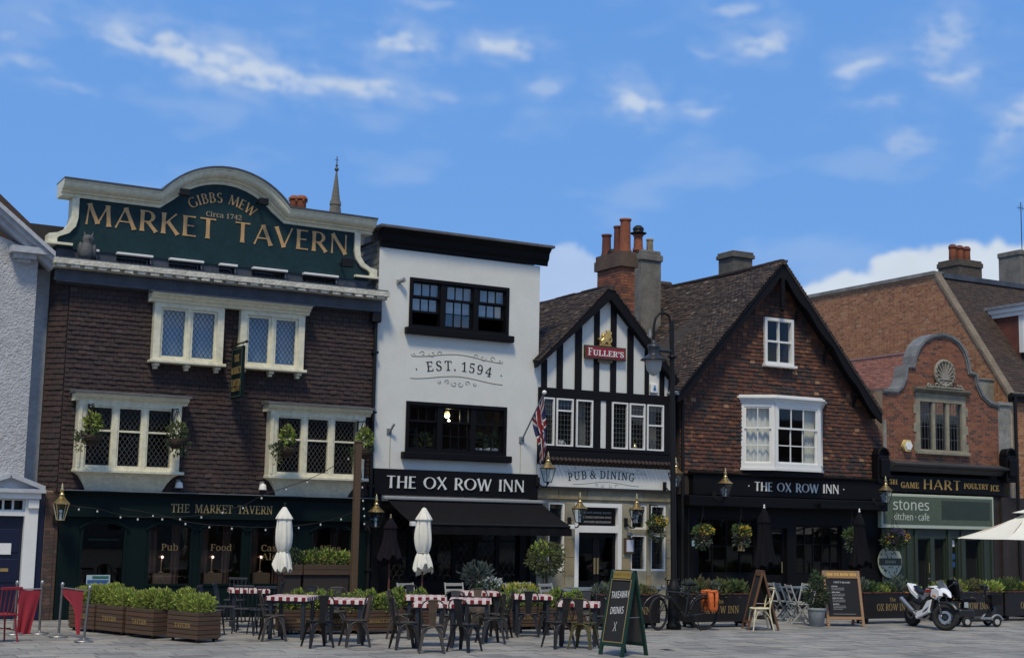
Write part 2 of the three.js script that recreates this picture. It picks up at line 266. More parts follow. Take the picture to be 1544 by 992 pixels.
// fields of tiles, bricks, slates and slabs: rows of single pieces over a plane O + uU + vV, clipped to an outline with holes
function spans(outline, holes, v0, v1) {
  const vm = (v0 + v1) / 2, xs = [];
  for (let i = 0; i < outline.length; i++) { const [x1, y1] = outline[i], [x2, y2] = outline[(i + 1) % outline.length]; if ((y1 > vm) !== (y2 > vm)) xs.push(x1 + (vm - y1) / (y2 - y1) * (x2 - x1)); }
  xs.sort((a, b) => a - b); let out = [];
  for (let i = 0; i + 1 < xs.length; i += 2) out.push([xs[i], xs[i + 1]]);
  for (const h of holes) { if (Math.min(v1, h.y1) - Math.max(v0, h.y0) < (v1 - v0) * 0.35) continue; out = out.flatMap(([a, b]) => [[a, Math.min(b, h.x0)], [Math.max(a, h.x1), b]].filter(([p, q]) => q - p > 0.015)); }
  return out;
}
const palMats = new Map();
function field(parent, name, o) {
  const U = V3(...o.U), Vv = V3(...o.V), N = U.clone().cross(Vv), O = V3(...o.O), list = [];
  const vs = o.outline.map((p) => p[1]), vmin = Math.min(...vs), vmax = Math.max(...vs);
  let row = 0;
  for (let v = vmin; v < vmax - 0.01; v += o.gauge, row++) {
    const top = Math.min(v + o.gauge, vmax);
    for (const [a, b] of spans(o.outline, o.holes ?? [], v, top)) {
      let u = a - (row % 2 ? o.len * (o.alt ? 0.75 : 0.5) : 0) - (o.shift ?? 0) * rnd(), n = 0;
      while (u < b - 0.01) {
        const L = o.alt && n++ % 2 ? o.len * 0.5 : o.len;
        const u0 = Math.max(u, a), u1 = Math.min(u + L, b); u += L;
        if (u1 - u0 < 0.02) continue;
        list.push({ u: (u0 + u1) / 2, v: v + (o.tile ? -0.25 * o.gauge : 0), w: u1 - u0 - o.gap, h: (top - v) * (o.tile ? 1.3 : 1) - (o.tile ? 0 : o.gap), c: o.pick(((u0 + u1) / 2), v), j: rnd(), k: rnd(), l: rnd() });
      }
    }
  }
  const pos = O.clone();
  for (const p of list) { p.p = O.clone().addScaledVector(U, p.u).addScaledVector(Vv, p.v); if (o.sag) p.p.addScaledVector(N, o.sag(p.u, p.v)); p.d = p.p.distanceTo(EYE) + (seen(p.p.x, p.p.y, p.p.z) ? 0 : 1e4); }
  list.sort((a, b) => a.d - b.d);
  const th = o.thick, mk = (p) => { // eight corners of one piece, in the plane's axes
    const x = p.w / 2, t0 = (o.tile ? th * 0.35 : 0) , tb = th * (0.75 + 0.5 * p.j), tt = o.tile ? tb * 0.45 : th * (0.75 + 0.5 * p.j), sk = (o.skew ?? 0) * (p.k - 0.5), e = o.tile ? (p.l - 0.5) * 0.012 : 0;
    const q = [[-x, 0 + sk, -0.02], [x, -sk, -0.02], [x, p.h - sk, -0.02], [-x, p.h + sk, -0.02], [-x, sk + e, tb + t0], [x, -sk + e, tb * (0.9 + 0.2 * p.l) + t0], [x, p.h - sk, tt], [-x, p.h + sk, tt]];
    return q;
  };
  const F = [[4, 5, 6, 7], [0, 1, 5, 4], [3, 7, 6, 2], [0, 4, 7, 3], [1, 2, 6, 5]];
  const emit = (p, arr, local) => { const q = mk(p).map(([x, y, z]) => { const w = V3(0, 0, 0).addScaledVector(U, x).addScaledVector(Vv, y).addScaledVector(N, z); return local ? w : w.add(p.p); }); for (const [a, b, c, d] of F) for (const i of [a, b, c, a, c, d]) arr.push(q[i].x, q[i].y, q[i].z); };
  const nI = Math.min(o.indiv ?? 300, list.length);
  for (let i = 0; i < nI; i++) {
    const p = list[i], arr = []; emit(p, arr, true);
    const g = new THREE.BufferGeometry(); g.setAttribute('position', new THREE.Float32BufferAttribute(arr, 3)); g.computeVertexNormals();
    const key = p.c.join() + (o.map ? 'm' : ''); if (!palMats.has(key)) palMats.set(key, mat(p.c, { r: o.r ?? 0.85, map: o.map ?? T.grain }));
    boxUV(g); { const uv = g.attributes.uv, oy = Math.abs(N.y) > 0.9 ? p.p.z : p.p.y, ox = Math.abs(N.x) > 0.9 ? p.p.z : p.p.x; for (let q = 0; q < uv.count; q++) uv.setXY(q, uv.getX(q) + ox, uv.getY(q) + oy); }
    const m = mesh(name, g, palMats.get(key), parent); m.position.copy(p.p);
  }
  const rest = list.slice(nI);
  if (rest.length) {
    const arr = [], col = [];
    for (const p of rest) { const n0 = arr.length / 3; emit(p, arr, false); for (let i = n0; i < arr.length / 3; i++) col.push(...p.c); }
    const g = new THREE.BufferGeometry(); g.setAttribute('position', new THREE.Float32BufferAttribute(arr, 3)); g.computeVertexNormals(); g.setAttribute('color', new THREE.Float32BufferAttribute(col, 3)); boxUV(g);
    const m = mesh((o.restName ?? name + 's'), g, o.mat ?? MT.pieces, parent); m.userData.kind = 'stuff';
  }
  return list.length;
}
const picker = (pal) => () => { let s = rnd() * pal.reduce((a, p) => a + p[0], 0); for (const [w, c] of pal) { s -= w; if (s <= 0) return c; } return pal[0][1]; };
const PAL = {
  tavern: picker([[4, [0.042, 0.027, 0.026]], [4, [0.049, 0.029, 0.027]], [3, [0.037, 0.026, 0.026]], [2, [0.055, 0.032, 0.029]], [0.4, [0.068, 0.046, 0.042]]]),
  ox: picker([[5, [0.108, 0.044, 0.028]], [4, [0.132, 0.053, 0.031]], [4, [0.078, 0.038, 0.028]], [2.2, [0.055, 0.034, 0.029]], [0.7, [0.20, 0.088, 0.046]], [0.2, [0.30, 0.17, 0.10]]]),
  roof: picker([[4, [0.066, 0.046, 0.037]], [4, [0.088, 0.060, 0.046]], [4, [0.042, 0.031, 0.027]], [1.6, [0.125, 0.085, 0.062]], [0.25, [0.22, 0.18, 0.14]]]),
  brick: picker([[5, [0.36, 0.145, 0.060]], [5, [0.42, 0.18, 0.076]], [2.5, [0.46, 0.225, 0.10]], [2, [0.26, 0.115, 0.056]], [0.6, [0.46, 0.29, 0.16]]]),
  hart: picker([[5, [0.25, 0.088, 0.044]], [4, [0.30, 0.112, 0.056]], [3, [0.18, 0.07, 0.042]], [1.2, [0.12, 0.058, 0.04]]]),
  pier: picker([[4, [0.10, 0.055, 0.042]], [3, [0.13, 0.075, 0.055]], [2, [0.07, 0.045, 0.038]]]),
  clay: picker([[4, [0.24, 0.10, 0.075]], [4, [0.30, 0.135, 0.10]], [2, [0.18, 0.08, 0.065]]]),
  slate: picker([[4, [0.13, 0.13, 0.12]], [3, [0.17, 0.165, 0.15]], [2, [0.09, 0.09, 0.088]]]),
  slab: picker([[4, [0.265, 0.26, 0.243]], [4, [0.30, 0.292, 0.272]], [3, [0.23, 0.227, 0.216]], [2, [0.31, 0.288, 0.255]], [1, [0.195, 0.192, 0.186]]]),
};

// ---------------------------------------------------------------- lettering
const loader = new FontLoader();
const FT = { sr: await loader.loadAsync('fonts/droid/droid_serif_regular.typeface.json'), sb: await loader.loadAsync('fonts/droid/droid_serif_bold.typeface.json'), r: await loader.loadAsync('fonts/droid/droid_sans_regular.typeface.json'), b: await loader.loadAsync('fonts/droid/droid_sans_bold.typeface.json') };
const glyphs = (s, f, depth) => new TextGeometry(s, { font: f, size: 1, depth, curveSegments: 3, bevelEnabled: false });
function text(s, f, x0, x1, y0, y1, z, depth = 0.012) { // letters filling the rectangle
  const g = glyphs(s, f, 1); g.computeBoundingBox(); const b = g.boundingBox;
  return g.translate(-b.min.x, -b.min.y, 0).scale((x1 - x0) / (b.max.x - b.min.x), (y1 - y0) / (b.max.y - b.min.y), depth).translate(x0, y0, z);
}
function textAlong(s, f, h, curve, z, depth = 0.008, sx = 1) { // letters standing on a curve(t) -> [x, y], t 0..1
  const ws = [...s].map((c) => c === ' ' ? 0.35 : (() => { const g = glyphs(c, f, 1); g.computeBoundingBox(); return g.boundingBox.max.x - g.boundingBox.min.x + 0.16; })());
  const tot = ws.reduce((a, b) => a + b, 0); let acc = 0; const out = [];
  [...s].forEach((c, i) => {
    const t = (acc + ws[i] / 2) / tot; acc += ws[i]; if (c === ' ') return;
    const g = glyphs(c, f, 1); g.computeBoundingBox(); const b = g.boundingBox; const a = curve(Math.max(0, t - 0.01)), d = curve(Math.min(1, t + 0.01)), p = curve(t);
    g.translate(-(b.min.x + b.max.x) / 2, 0, 0).scale(h * sx, h, depth).rotateZ(Math.atan2(d[1] - a[1], d[0] - a[0])).translate(p[0], p[1], z); out.push(g);
  });
  return out;
}
// a flared glyphic capital alphabet: strokes [points, width at each end], in cap heights
const TK = 0.155, TN = 0.062;
const GLY = {
  A: [0.82, [[0.04, 0], [0.40, 1], TN], [[0.40, 1], [0.77, 0], TK], [[0.19, 0.33], [0.62, 0.33], TN]], C: [0.80, arcS(0.47, 0.5, 0.42, 0.47, 48, 312)], D: [0.84, [[0.12, 0], [0.12, 1], TK], [[0.1, 0.97], [0.36, 0.97], TN], [[0.1, 0.03], [0.36, 0.03], TN], arcS(0.34, 0.5, 0.42, 0.47, 90, -90)], E: [0.58, [[0.12, 0], [0.12, 1], TK], [[0.1, 0.965], [0.53, 0.965], TN], [[0.1, 0.52], [0.47, 0.52], TN], [[0.1, 0.035], [0.56, 0.035], TN]], G: [0.86, arcS(0.47, 0.5, 0.42, 0.47, 50, 318), [[0.76, 0.08], [0.76, 0.44], TK]],
  H: [0.82, [[0.12, 0], [0.12, 1], TK], [[0.70, 0], [0.70, 1], TK], [[0.12, 0.52], [0.70, 0.52], TN]], I: [0.27, [[0.13, 0], [0.13, 1], TK]], K: [0.74, [[0.12, 0], [0.12, 1], TK], [[0.15, 0.46], [0.62, 1], TN], [[0.28, 0.60], [0.70, 0], TK]], M: [1.02, [[0.07, 0], [0.15, 1], TN], [[0.15, 1], [0.5, 0.08], TK], [[0.5, 0.08], [0.86, 1], TN], [[0.86, 1], [0.93, 0], TK]], N: [0.86, [[0.11, 0], [0.11, 1], TN], [[0.11, 1], [0.74, 0], TK], [[0.74, 0], [0.74, 1], TN]],
  O: [0.98, arcS(0.48, 0.5, 0.42, 0.46, 0, 360)], P: [0.64, [[0.12, 0], [0.12, 1], TK], [[0.1, 0.97], [0.32, 0.97], TN], [[0.1, 0.45], [0.32, 0.45], TN], arcS(0.30, 0.71, 0.25, 0.26, 90, -90)], R: [0.72, [[0.12, 0], [0.12, 1], TK], [[0.1, 0.97], [0.32, 0.97], TN], [[0.1, 0.47], [0.32, 0.47], TN], arcS(0.30, 0.72, 0.25, 0.25, 90, -90), [[0.34, 0.47], [0.68, 0], TK]], T: [0.70, [[0.34, 0], [0.34, 1], TK], [[0.02, 0.965], [0.66, 0.965], TN]], V: [0.80, [[0.04, 1], [0.40, 0], TK], [[0.40, 0], [0.75, 1], TN]], W: [1.16, [[0.03, 1], [0.33, 0], TK], [[0.33, 0], [0.57, 0.95], TN], [[0.57, 0.95], [0.83, 0], TK], [[0.83, 0], [1.12, 1], TN]], X: [0.78, [[0.06, 1], [0.71, 0], TK], [[0.07, 0], [0.69, 1], TN]],
  B: [0.64, [[0.12, 0], [0.12, 1], TK], [[0.1, 0.97], [0.3, 0.97], TN], [[0.1, 0.53], [0.32, 0.53], TN], [[0.1, 0.03], [0.3, 0.03], TN], arcS(0.28, 0.75, 0.21, 0.22, 90, -90), arcS(0.30, 0.28, 0.26, 0.25, 90, -90)], S: [0.58, arcS(0.29, 0.745, 0.2, 0.225, 30, 270), arcS(0.29, 0.27, 0.22, 0.24, 90, -150)], ' ': [0.42],
};
function arcS(cx, cy, rx, ry, a, b) { return { arc: [cx, cy, rx, ry, a, b] }; }
function glyph(ch, z, depth) { // geometries of one letter, cap height 1, thick uprights and thin bars flaring at their ends
  const out = []; let e = 0;
  for (const k of GLY[ch].slice(1)) {
    const lift = z + 0.0004 * e++; let L = [], R = [];
    if (k.arc) { const [cx, cy, rx, ry, a, b] = k.arc, n = 22; for (let i = 0; i <= n; i++) { const q = (a + (b - a) * i / n) * Math.PI / 180, w = (TN + (TK - TN) * Math.abs(Math.cos(q)) ** 1.4) / 2; L.push([cx + (rx + w) * Math.cos(q), cy + (ry + w * 0.7) * Math.sin(q)]); R.push([cx + (rx - w) * Math.cos(q), cy + (ry - w * 0.7) * Math.sin(q)]); } if (Math.abs(b - a) === 360) { L.pop(); R.pop(); out.push(poly(L, lift, lift + depth, [R])); continue; } } else { const [p, q, w] = k, dx = q[0] - p[0], dy = q[1] - p[1], l = Math.hypot(dx, dy), nx = -dy / l, ny = dx / l; for (const [t, f] of [[0, 1.38], [0.07, 1.1], [0.25, 0.96], [0.75, 0.96], [0.93, 1.1], [1, 1.38]]) { L.push([p[0] + dx * t + nx * w * f / 2, p[1] + dy * t + ny * w * f / 2]); R.push([p[0] + dx * t - nx * w * f / 2, p[1] + dy * t - ny * w * f / 2]); } }
    let P = [...L, ...R.reverse()]; if (THREE.ShapeUtils.area(P.map(([x, y]) => new THREE.Vector2(x, y))) < 0) P = P.reverse(); out.push(poly(P, lift, lift + depth));
  }
  return out;
}
function inscribe(s, x0, x1, y0, y1, z, depth = 0.012, gap = 0.1) { const tot = [...s].reduce((a, c) => a + GLY[c][0] + gap, -gap), h = y1 - y0, sx = (x1 - x0) / tot; let x = 0; const out = []; for (const c of s) { if (GLY[c].length > 1) for (const g of glyph(c, z, depth)) out.push(g.scale(sx, h, 1).translate(x0 + x * sx, y0, 0)); x += GLY[c][0] + gap; } return out; }
function inscribeAlong(s, h, curve, z, depth = 0.01, gap = 0.22, sx = 0.95) { const tot = [...s].reduce((a, c) => a + GLY[c][0] + gap, 0); let acc = 0; const out = []; for (const c of s) { const w = GLY[c][0] + gap, t = (acc + w / 2) / tot; acc += w; const a = curve(Math.max(0, t - 0.01)), b = curve(Math.min(1, t + 0.01)), p = curve(t), r = Math.atan2(b[1] - a[1], b[0] - a[0]); for (const g of GLY[c].length > 1 ? glyph(c, z, depth) : []) out.push(g.translate(-GLY[c][0] / 2, 0, 0).scale(h * sx, h, 1).rotateZ(r).translate(p[0], p[1], 0)); } return out; }
function canvasTex(w, h, draw) { const c = document.createElement('canvas'); c.width = w; c.height = h; draw(c.getContext('2d'), w, h); const t = new THREE.CanvasTexture(c); t.colorSpace = THREE.SRGBColorSpace; return t; }
const print = (t, r = 0.7) => new THREE.MeshStandardMaterial({ map: t, roughness: r });
const sheet = (x0, x1, y0, y1, z) => new THREE.PlaneGeometry(x1 - x0, y1 - y0).translate((x0 + x1) / 2, (y0 + y1) / 2, z);

// ---------------------------------------------------------------- windows
// a window: one frame mesh with its bars; every pane a child. cuts: fractions of the inner width / height
function win(parent, r, o = {}) {
  const z = o.z ?? r.z ?? 0, fw = o.fw ?? 0.06, bw = o.bw ?? 0.025, fd = o.fd ?? 0.08, gs = [];
  const xs = o.xs ?? Array.from({ length: (o.cols ?? 1) + 1 }, (_, i) => i / (o.cols ?? 1)), ys = o.ys ?? Array.from({ length: (o.rows ?? 1) + 1 }, (_, i) => i / (o.rows ?? 1));
  gs.push(box(r.x0, r.x1, r.y0, r.y0 + fw, z - fd / 2, z + fd / 2), box(r.x0, r.x1, r.y1 - fw, r.y1, z - fd / 2, z + fd / 2), box(r.x0, r.x0 + fw, r.y0 + fw, r.y1 - fw, z - fd / 2, z + fd / 2), box(r.x1 - fw, r.x1, r.y0 + fw, r.y1 - fw, z - fd / 2, z + fd / 2));
  const ix = r.x0 + fw, iw = r.x1 - r.x0 - 2 * fw, iy = r.y0 + fw, ih = r.y1 - r.y0 - 2 * fw;
  xs.slice(1, -1).forEach((t, k) => { const w = o.xw?.[k] ?? bw; gs.push(box(ix + iw * t - w / 2, ix + iw * t + w / 2, iy, iy + ih, z - fd * 0.35, z + fd * 0.35)); });
  ys.slice(1, -1).forEach((t, k) => { const w = o.yw?.[k] ?? bw; gs.push(box(ix, ix + iw, iy + ih * t - w / 2, iy + ih * t + w / 2, z - fd * 0.3, z + fd * 0.3)); });
  const f = part(o.name ?? 'window', gs, o.m ?? MT.whitePaint, parent);
  for (let i = 0; i + 1 < xs.length; i++) for (let j = 0; j + 1 < ys.length; j++) {
    if (o.skip?.(i, j)) continue;
    const pw = iw * (xs[i + 1] - xs[i]) - 0.008, ph = ih * (ys[j + 1] - ys[j]) - 0.008, p = part('pane', new THREE.PlaneGeometry(pw, ph).rotateX(rr(-1, 1) * 0.01).rotateY(rr(-1, 1) * 0.01), o.glass ?? MT.glass, f);
    p.position.set(ix + iw * (xs[i] + xs[i + 1]) / 2, iy + ih * (ys[j] + ys[j + 1]) / 2, z);
  }
  return f;
}
function lattice(r, z, p, t = 0.010) { // diamond leading, clipped to r
  const gs = [], w = r.x1 - r.x0, h = r.y1 - r.y0, k = 1.45;
  for (const s of [1, -1]) for (let c = -h / k - w; c < w + h / k; c += p) { // line x = c + s*y/k
    let y0 = 0, y1 = h; const X = (y) => (s > 0 ? c : c + h / k) + s * y / k;
    const yx0 = (0 - (s > 0 ? c : c + h / k)) * k * s, yx1 = (w - (s > 0 ? c : c + h / k)) * k * s;
    y0 = Math.max(y0, Math.min(yx0, yx1)); y1 = Math.min(y1, Math.max(yx0, yx1)); if (y1 - y0 < 0.03) continue;
    gs.push(plank([r.x0 + X(y0), r.y0 + y0, z], [r.x0 + X(y1), r.y0 + y1, z], t, 0.006));
  }
  return gs;
}
function grid(r, z, nx, ny, t = 0.008) { const gs = []; for (let i = 1; i < nx; i++) { const x = r.x0 + (r.x1 - r.x0) * i / nx; gs.push(box(x - t / 2, x + t / 2, r.y0, r.y1, z - 0.003, z + 0.003)); } for (let i = 1; i < ny; i++) { const y = r.y0 + (r.y1 - r.y0) * i / ny; gs.push(box(r.x0, r.x1, y - t / 2, y + t / 2, z - 0.0036, z + 0.0036)); } return gs; }
function drape(x0, x1, y0, y1, z, folds = 8, amp = 0.025) { // a hanging curtain
  const g = new THREE.PlaneGeometry(x1 - x0, y1 - y0, folds * 6, 4), p = g.attributes.position;
  for (let i = 0; i < p.count; i++) p.setZ(i, amp * Math.sin((p.getX(i) / (x1 - x0)) * folds * 6.283 + 0.4 * Math.sin(p.getY(i) * 5)));
  g.computeVertexNormals(); return g.translate((x0 + x1) / 2, (y0 + y1) / 2, z);
}
// room behind a front: floor slabs, back and side walls, ceiling, so that daylight enters only by the windows
function roomShell(x0, x1, floors, zb, parent) {
  const gs = [box(x0, x1, 0, floors[floors.length - 1], zb - 0.2, zb), box(x0, x0 + 0.12, 0, floors[floors.length - 1], zb, -0.31), box(x1 - 0.12, x1, 0, floors[floors.length - 1], zb, -0.31)];
  floors.forEach((y, i) => gs.push(box(x0 + 0.12, x1 - 0.12, y - 0.15 + (i ? 0 : 0.155), y + (i ? 0 : 0.02), zb, -0.305)));
  return part('interior', gs, MT.room, parent);
}
// ---------------------------------------------------------------- leaves
function leaves(list) { // [{c:[x,y,z], r:[rx,ry,rz], n, s, cols, shell}] -> one geometry of small folded leaves
  const pos = [], col = [];
  for (const b of list) for (let i = 0; i < b.n; i++) {
    let x, y, z, l; do { x = rr(-1, 1); y = rr(-1, 1); z = rr(-1, 1); l = Math.hypot(x, y, z); } while (l > 1 || l < (b.shell ?? 0.35) || (b.dome && y < -0.2));
    const lump = 1 + 0.22 * noise.noise(x * 2.3 + b.c[0] * 3, y * 2.3, z * 2.3 + b.c[2]);
    const P = V3(b.c[0] + x * b.r[0] * lump, b.c[1] + y * b.r[1] * lump, b.c[2] + z * b.r[2] * lump);
    const d = V3(x / l + rr(-0.7, 0.7), y / l + rr(-0.4, 0.9) + (b.up ?? 0), z / l + rr(-0.7, 0.7)).normalize(), sd = V3(rr(-1, 1), rr(-1, 1), rr(-1, 1)).cross(d).normalize(), n = sd.clone().cross(d);
    const s = b.s * rr(0.6, 1.3), w = s * (b.w ?? 0.42), A = P, Bm = P.clone().addScaledVector(d, s * 0.5), E = P.clone().addScaledVector(d, s).addScaledVector(n, -0.18 * s), L = Bm.clone().addScaledVector(sd, w * 0.5).addScaledVector(n, 0.12 * s), R = Bm.clone().addScaledVector(sd, -w * 0.5).addScaledVector(n, 0.12 * s);
    const c = b.cols[Math.floor(rnd() * b.cols.length)], k = rr(0.75, 1.25);
    for (const q of [A, L, E, A, E, R]) { pos.push(q.x, q.y, q.z); col.push(c[0] * k, c[1] * k, c[2] * k); }
  }
  const g = new THREE.BufferGeometry(); g.setAttribute('position', new THREE.Float32BufferAttribute(pos, 3)); g.computeVertexNormals(); g.setAttribute('color', new THREE.Float32BufferAttribute(col, 3)); g.setAttribute('uv', new THREE.Float32BufferAttribute(new Float32Array(pos.length / 3 * 2), 2)); return g;
}
const LF = { lime: [[0.36, 0.46, 0.07], [0.29, 0.39, 0.055], [0.17, 0.26, 0.04], [0.44, 0.52, 0.10], [0.28, 0.24, 0.07]], green: [[0.06, 0.12, 0.025], [0.045, 0.09, 0.02], [0.08, 0.14, 0.03]], dark: [[0.025, 0.055, 0.018], [0.035, 0.07, 0.022], [0.05, 0.085, 0.03]], olive: [[0.10, 0.13, 0.03], [0.075, 0.10, 0.025], [0.13, 0.15, 0.04]], grey: [[0.10, 0.13, 0.10], [0.14, 0.17, 0.13], [0.07, 0.10, 0.075]], yellow: [[0.62, 0.42, 0.02], [0.55, 0.30, 0.02], [0.70, 0.52, 0.05]], yellowGreen: [[0.30, 0.33, 0.03], [0.22, 0.27, 0.03]], white: [[0.55, 0.58, 0.56], [0.42, 0.48, 0.44]], purple: [[0.06, 0.03, 0.12], [0.08, 0.05, 0.16]], straw: [[0.20, 0.17, 0.07], [0.14, 0.13, 0.05]] };

// ================================================================ THE SETTING
const ground = mesh('ground', M(new THREE.PlaneGeometry(1600, 1600).rotateX(-Math.PI / 2).translate(0, -0.022, 0)), mat([0.17, 0.168, 0.162], { r: 0.95, map: T.stone }));
ground.userData.kind = 'structure'; ground.userData.label = 'pale grey stone paving of the open market square';
field(ground, 'paving_slab', { O: [-2, -0.016, 17], U: [1, 0, 0], V: [0, 0, -1], outline: [[0, 0], [42, 0], [42, 16.9], [0, 16.9]], len: 0.6, gauge: 0.4, gap: 0.018, thick: 0.016, shift: 0.5, pick: PAL.slab, indiv: 300, restName: 'paving_slabs', map: T.stain, mat: mat([1, 1, 1], { r: 0.9, vc: true, map: T.stain, bump: T.rough, bs: 0.003 }) });

// ---------------------------------------------------------------- far cathedral spire
{
  const t = thing('church_spire', 'slender grey stone church spire rising far behind the roofs', 'spire'), dist = 470;
  const top = ray(508, 236).normalize(), s = dist / Math.hypot(top.x, top.z), P = EYE.clone().addScaledVector(top, s), H = P.y;
  const st = mat([0.17, 0.165, 0.145], { r: 0.95, map: T.stone });
  const w = (y) => 0.25 + (H - 5 - y) * 0.135;
  part('spire', [new THREE.CylinderGeometry(w(H - 5), w(60), H - 65, 8).translate(P.x, (H - 5 + 60) / 2, P.z)], st, t);
  for (const y of [H - 16, H - 30, H - 46]) part('stone_band', new THREE.CylinderGeometry(w(y) + 0.18, w(y - 1.2) + 0.2, 1.2, 8).translate(P.x, y, P.z), st, t);
  part('finial', [ball(0.75, P.x, H - 4.4, P.z), ball(0.45, P.x, H - 3.0, P.z), bar([P.x, H - 4, P.z], [P.x, H, P.z], 0.18), bar([P.x - 0.6, H - 1.2, P.z], [P.x + 0.6, H - 1.2, P.z], 0.12)], mat([0.07, 0.075, 0.07], { r: 0.6 }), t);
  part('tower', box(P.x - 6, P.x + 6, 0, 62, P.z - 6, P.z + 6), st, t);
  for (const dx of [-0.2]) part('louvre', new THREE.BoxGeometry(0.5, 1.6, 0.4).translate(P.x + dx, H - 18, P.z + w(H - 18) * 0.96), st, t);
}

// ---------------------------------------------------------------- grey roughcast house with blue door
{
  const t = thing('roughcast_house', 'grey roughcast house with white pediment and dark blue front door', 'house');
  const xR = at(46, 560).x, x0 = -6, yE = at(20, 378).y;
  const door = { x0: at(-60, 780).x, x1: at(37, 780).x, y0: 0.02, y1: at(30, 778).y };
  const holeTop = at(36, 752).y;
  part('wall', poly([[x0, 0], [5.96, 0], [5.96, 2.6], [xR, 2.6], [xR, yE], [x0 + 3.4, yE + 2.9], [x0, yE]], -0.35, -0.02, [[[door.x0, 0.01], [door.x1, 0.01], [door.x1, holeTop], [door.x0, holeTop]]]), MT.roughcast, t);
  part('side_strip', box(xR - 0.02, at(76, 560, -0.5).x + 0.25, 2.5, at(64, 406, -0.5).y, -8, -0.5), MT.stucco, t);
  part('side_gutter_box', box(xR - 0.05, at(78, 400, -0.3).x, at(64, 404, -0.3).y, at(64, 384, -0.3).y, -0.7, -0.25), MT.lead, t);
  // pediment: raking cornice of stepped mouldings, and its return
  const pe = at(80, 390, 0.2), sl = (2.9 / 3.4) * 0 + 0.78;
  const rk = (d0, d1, z1) => poly([[pe.x, pe.y - d0 + 0.12], [pe.x, pe.y - d1 + 0.12], [pe.x - 4, pe.y + 4 * sl - d1 + 0.12], [pe.x - 4, pe.y + 4 * sl - d0 + 0.12]], -0.3, z1);
  part('raking_cornice', [rk(0.0, 0.1, 0.38), rk(0.1, 0.2, 0.3), rk(0.2, 0.34, 0.16)], MT.stucco, t);
  const c0 = at(17, 371, 0.3), c1 = at(64, 384, 0.3);
  part('cornice_return', [box(c0.x, c1.x + 0.12, c0.y - 0.1, c0.y + 0.03, -0.3, 0.32), box(c0.x + 0.08, c1.x - 0.1, c0.y - 0.2, c0.y - 0.1, -0.3, 0.2), box(c0.x + 0.16, c1.x - 0.2, c0.y - 0.27, c0.y - 0.2, -0.3, 0.1)], MT.stucco, t);
  // roof behind
  const rp = at(32, 333, -1); part('roof', [poly([[rp.x + 0.5, rp.y - 1.0], [rp.x + 0.1, rp.y - 0.1], [rp.x - 0.9, rp.y + 0.75], [rp.x - 5, rp.y - 0.2], [rp.x - 5, rp.y - 1.0]], -9, -0.6)], mat([0.075, 0.05, 0.042], { r: 0.9, map: T.worn }), t);
  part('parapet', box(at(33, 335, -1.5).x, at(96, 344, -1.5).x, at(60, 372, -1.5).y - 0.3, at(60, 338, -1.5).y, -6, -1.5), mat([0.04, 0.038, 0.04], { r: 0.8, map: T.worn }), t);
  part('interior', [box(x0, xR, 0, yE, -6.2, -6), box(x0, xR, 0, 0.02, -6, -0.36), box(x0, xR, 3.4, 3.5, -6, -0.36), box(xR - 0.15, xR, 0, yE, -6, -0.36), box(x0, x0 + 0.15, 0, yE, -6, -0.36)], MT.room, t);
  // door with frame, transom light and small pediment
  const fr = part('door_frame', [box(door.x1 - 0.02, at(54, 800).x, 0, holeTop, -0.1, 0.07), box(door.x0 - 0.3, door.x0 + 0.02, 0, holeTop, -0.1, 0.07), box(door.x0, door.x1, door.y1, door.y1 + 0.09, -0.12, 0.05), box(door.x0 - 0.35, at(59, 750).x, holeTop, holeTop + 0.12, -0.1, 0.16)], MT.whitePaint, t);
  part('capital', box(at(40, 764).x, at(56, 764).x, at(40, 766).y, at(40, 754).y, 0.06, 0.13), MT.whitePaint, fr);
  const pa = at(63, 738, 0.1), pm = at(14, 722, 0.1), pl = { x: 2 * pm.x - pa.x, y: pa.y };
  part('door_pediment', [poly([[pl.x, pl.y], [pa.x, pa.y], [pm.x, pm.y + 0.06]], -0.02, 0.1), plank([pm.x, pm.y + 0.08, 0.1], [pa.x + 0.03, pa.y + 0.02, 0.1], 0.09, 0.26), plank([pm.x, pm.y + 0.08, 0.1], [pl.x - 0.03, pl.y + 0.02, 0.1], 0.09, 0.26), box(pl.x - 0.03, pa.x + 0.05, holeTop + 0.12, holeTop + 0.2, -0.02, 0.24)], MT.stucco, t);
  const tw = { x0: door.x0, x1: door.x1 - 0.02, y0: door.y1 + 0.09, y1: holeTop }; win(t, tw, { z: -0.08, cols: 6, fw: 0.035, bw: 0.04, name: 'transom_window' });
  const dr = part('door', [box(door.x0, door.x1, 0.02, door.y1, -0.14, -0.08), ...[0, 1].flatMap((c) => [0, 1, 2].map((k) => { const w = (door.x1 - door.x0) / 2; return rbox(door.x0 + c * w + 0.08, door.x0 + (c + 1) * w - 0.08, 0.15 + k * 0.6, 0.62 + k * 0.6, -0.09, -0.06, 0.02); }))], MT.blueDoor, t);
  const nt = rect(0, 819, 15, 836, -0.05); part('notice', box(nt.x0 - 0.15, nt.x1, nt.y0, nt.y1, -0.058, -0.05), MT.whitePaint, dr);
  part('letter_plate', box(at(0, 857).x, at(12, 857).x, at(0, 862).y, at(0, 857).y, -0.07, -0.05), MT.dullGold, dr);
  part('plinth_strip', box(at(54, 830).x + 0.004, at(62.5, 830).x, 0, at(56, 744).y, -0.3, 0.0), MT.blueDoor, t);
}

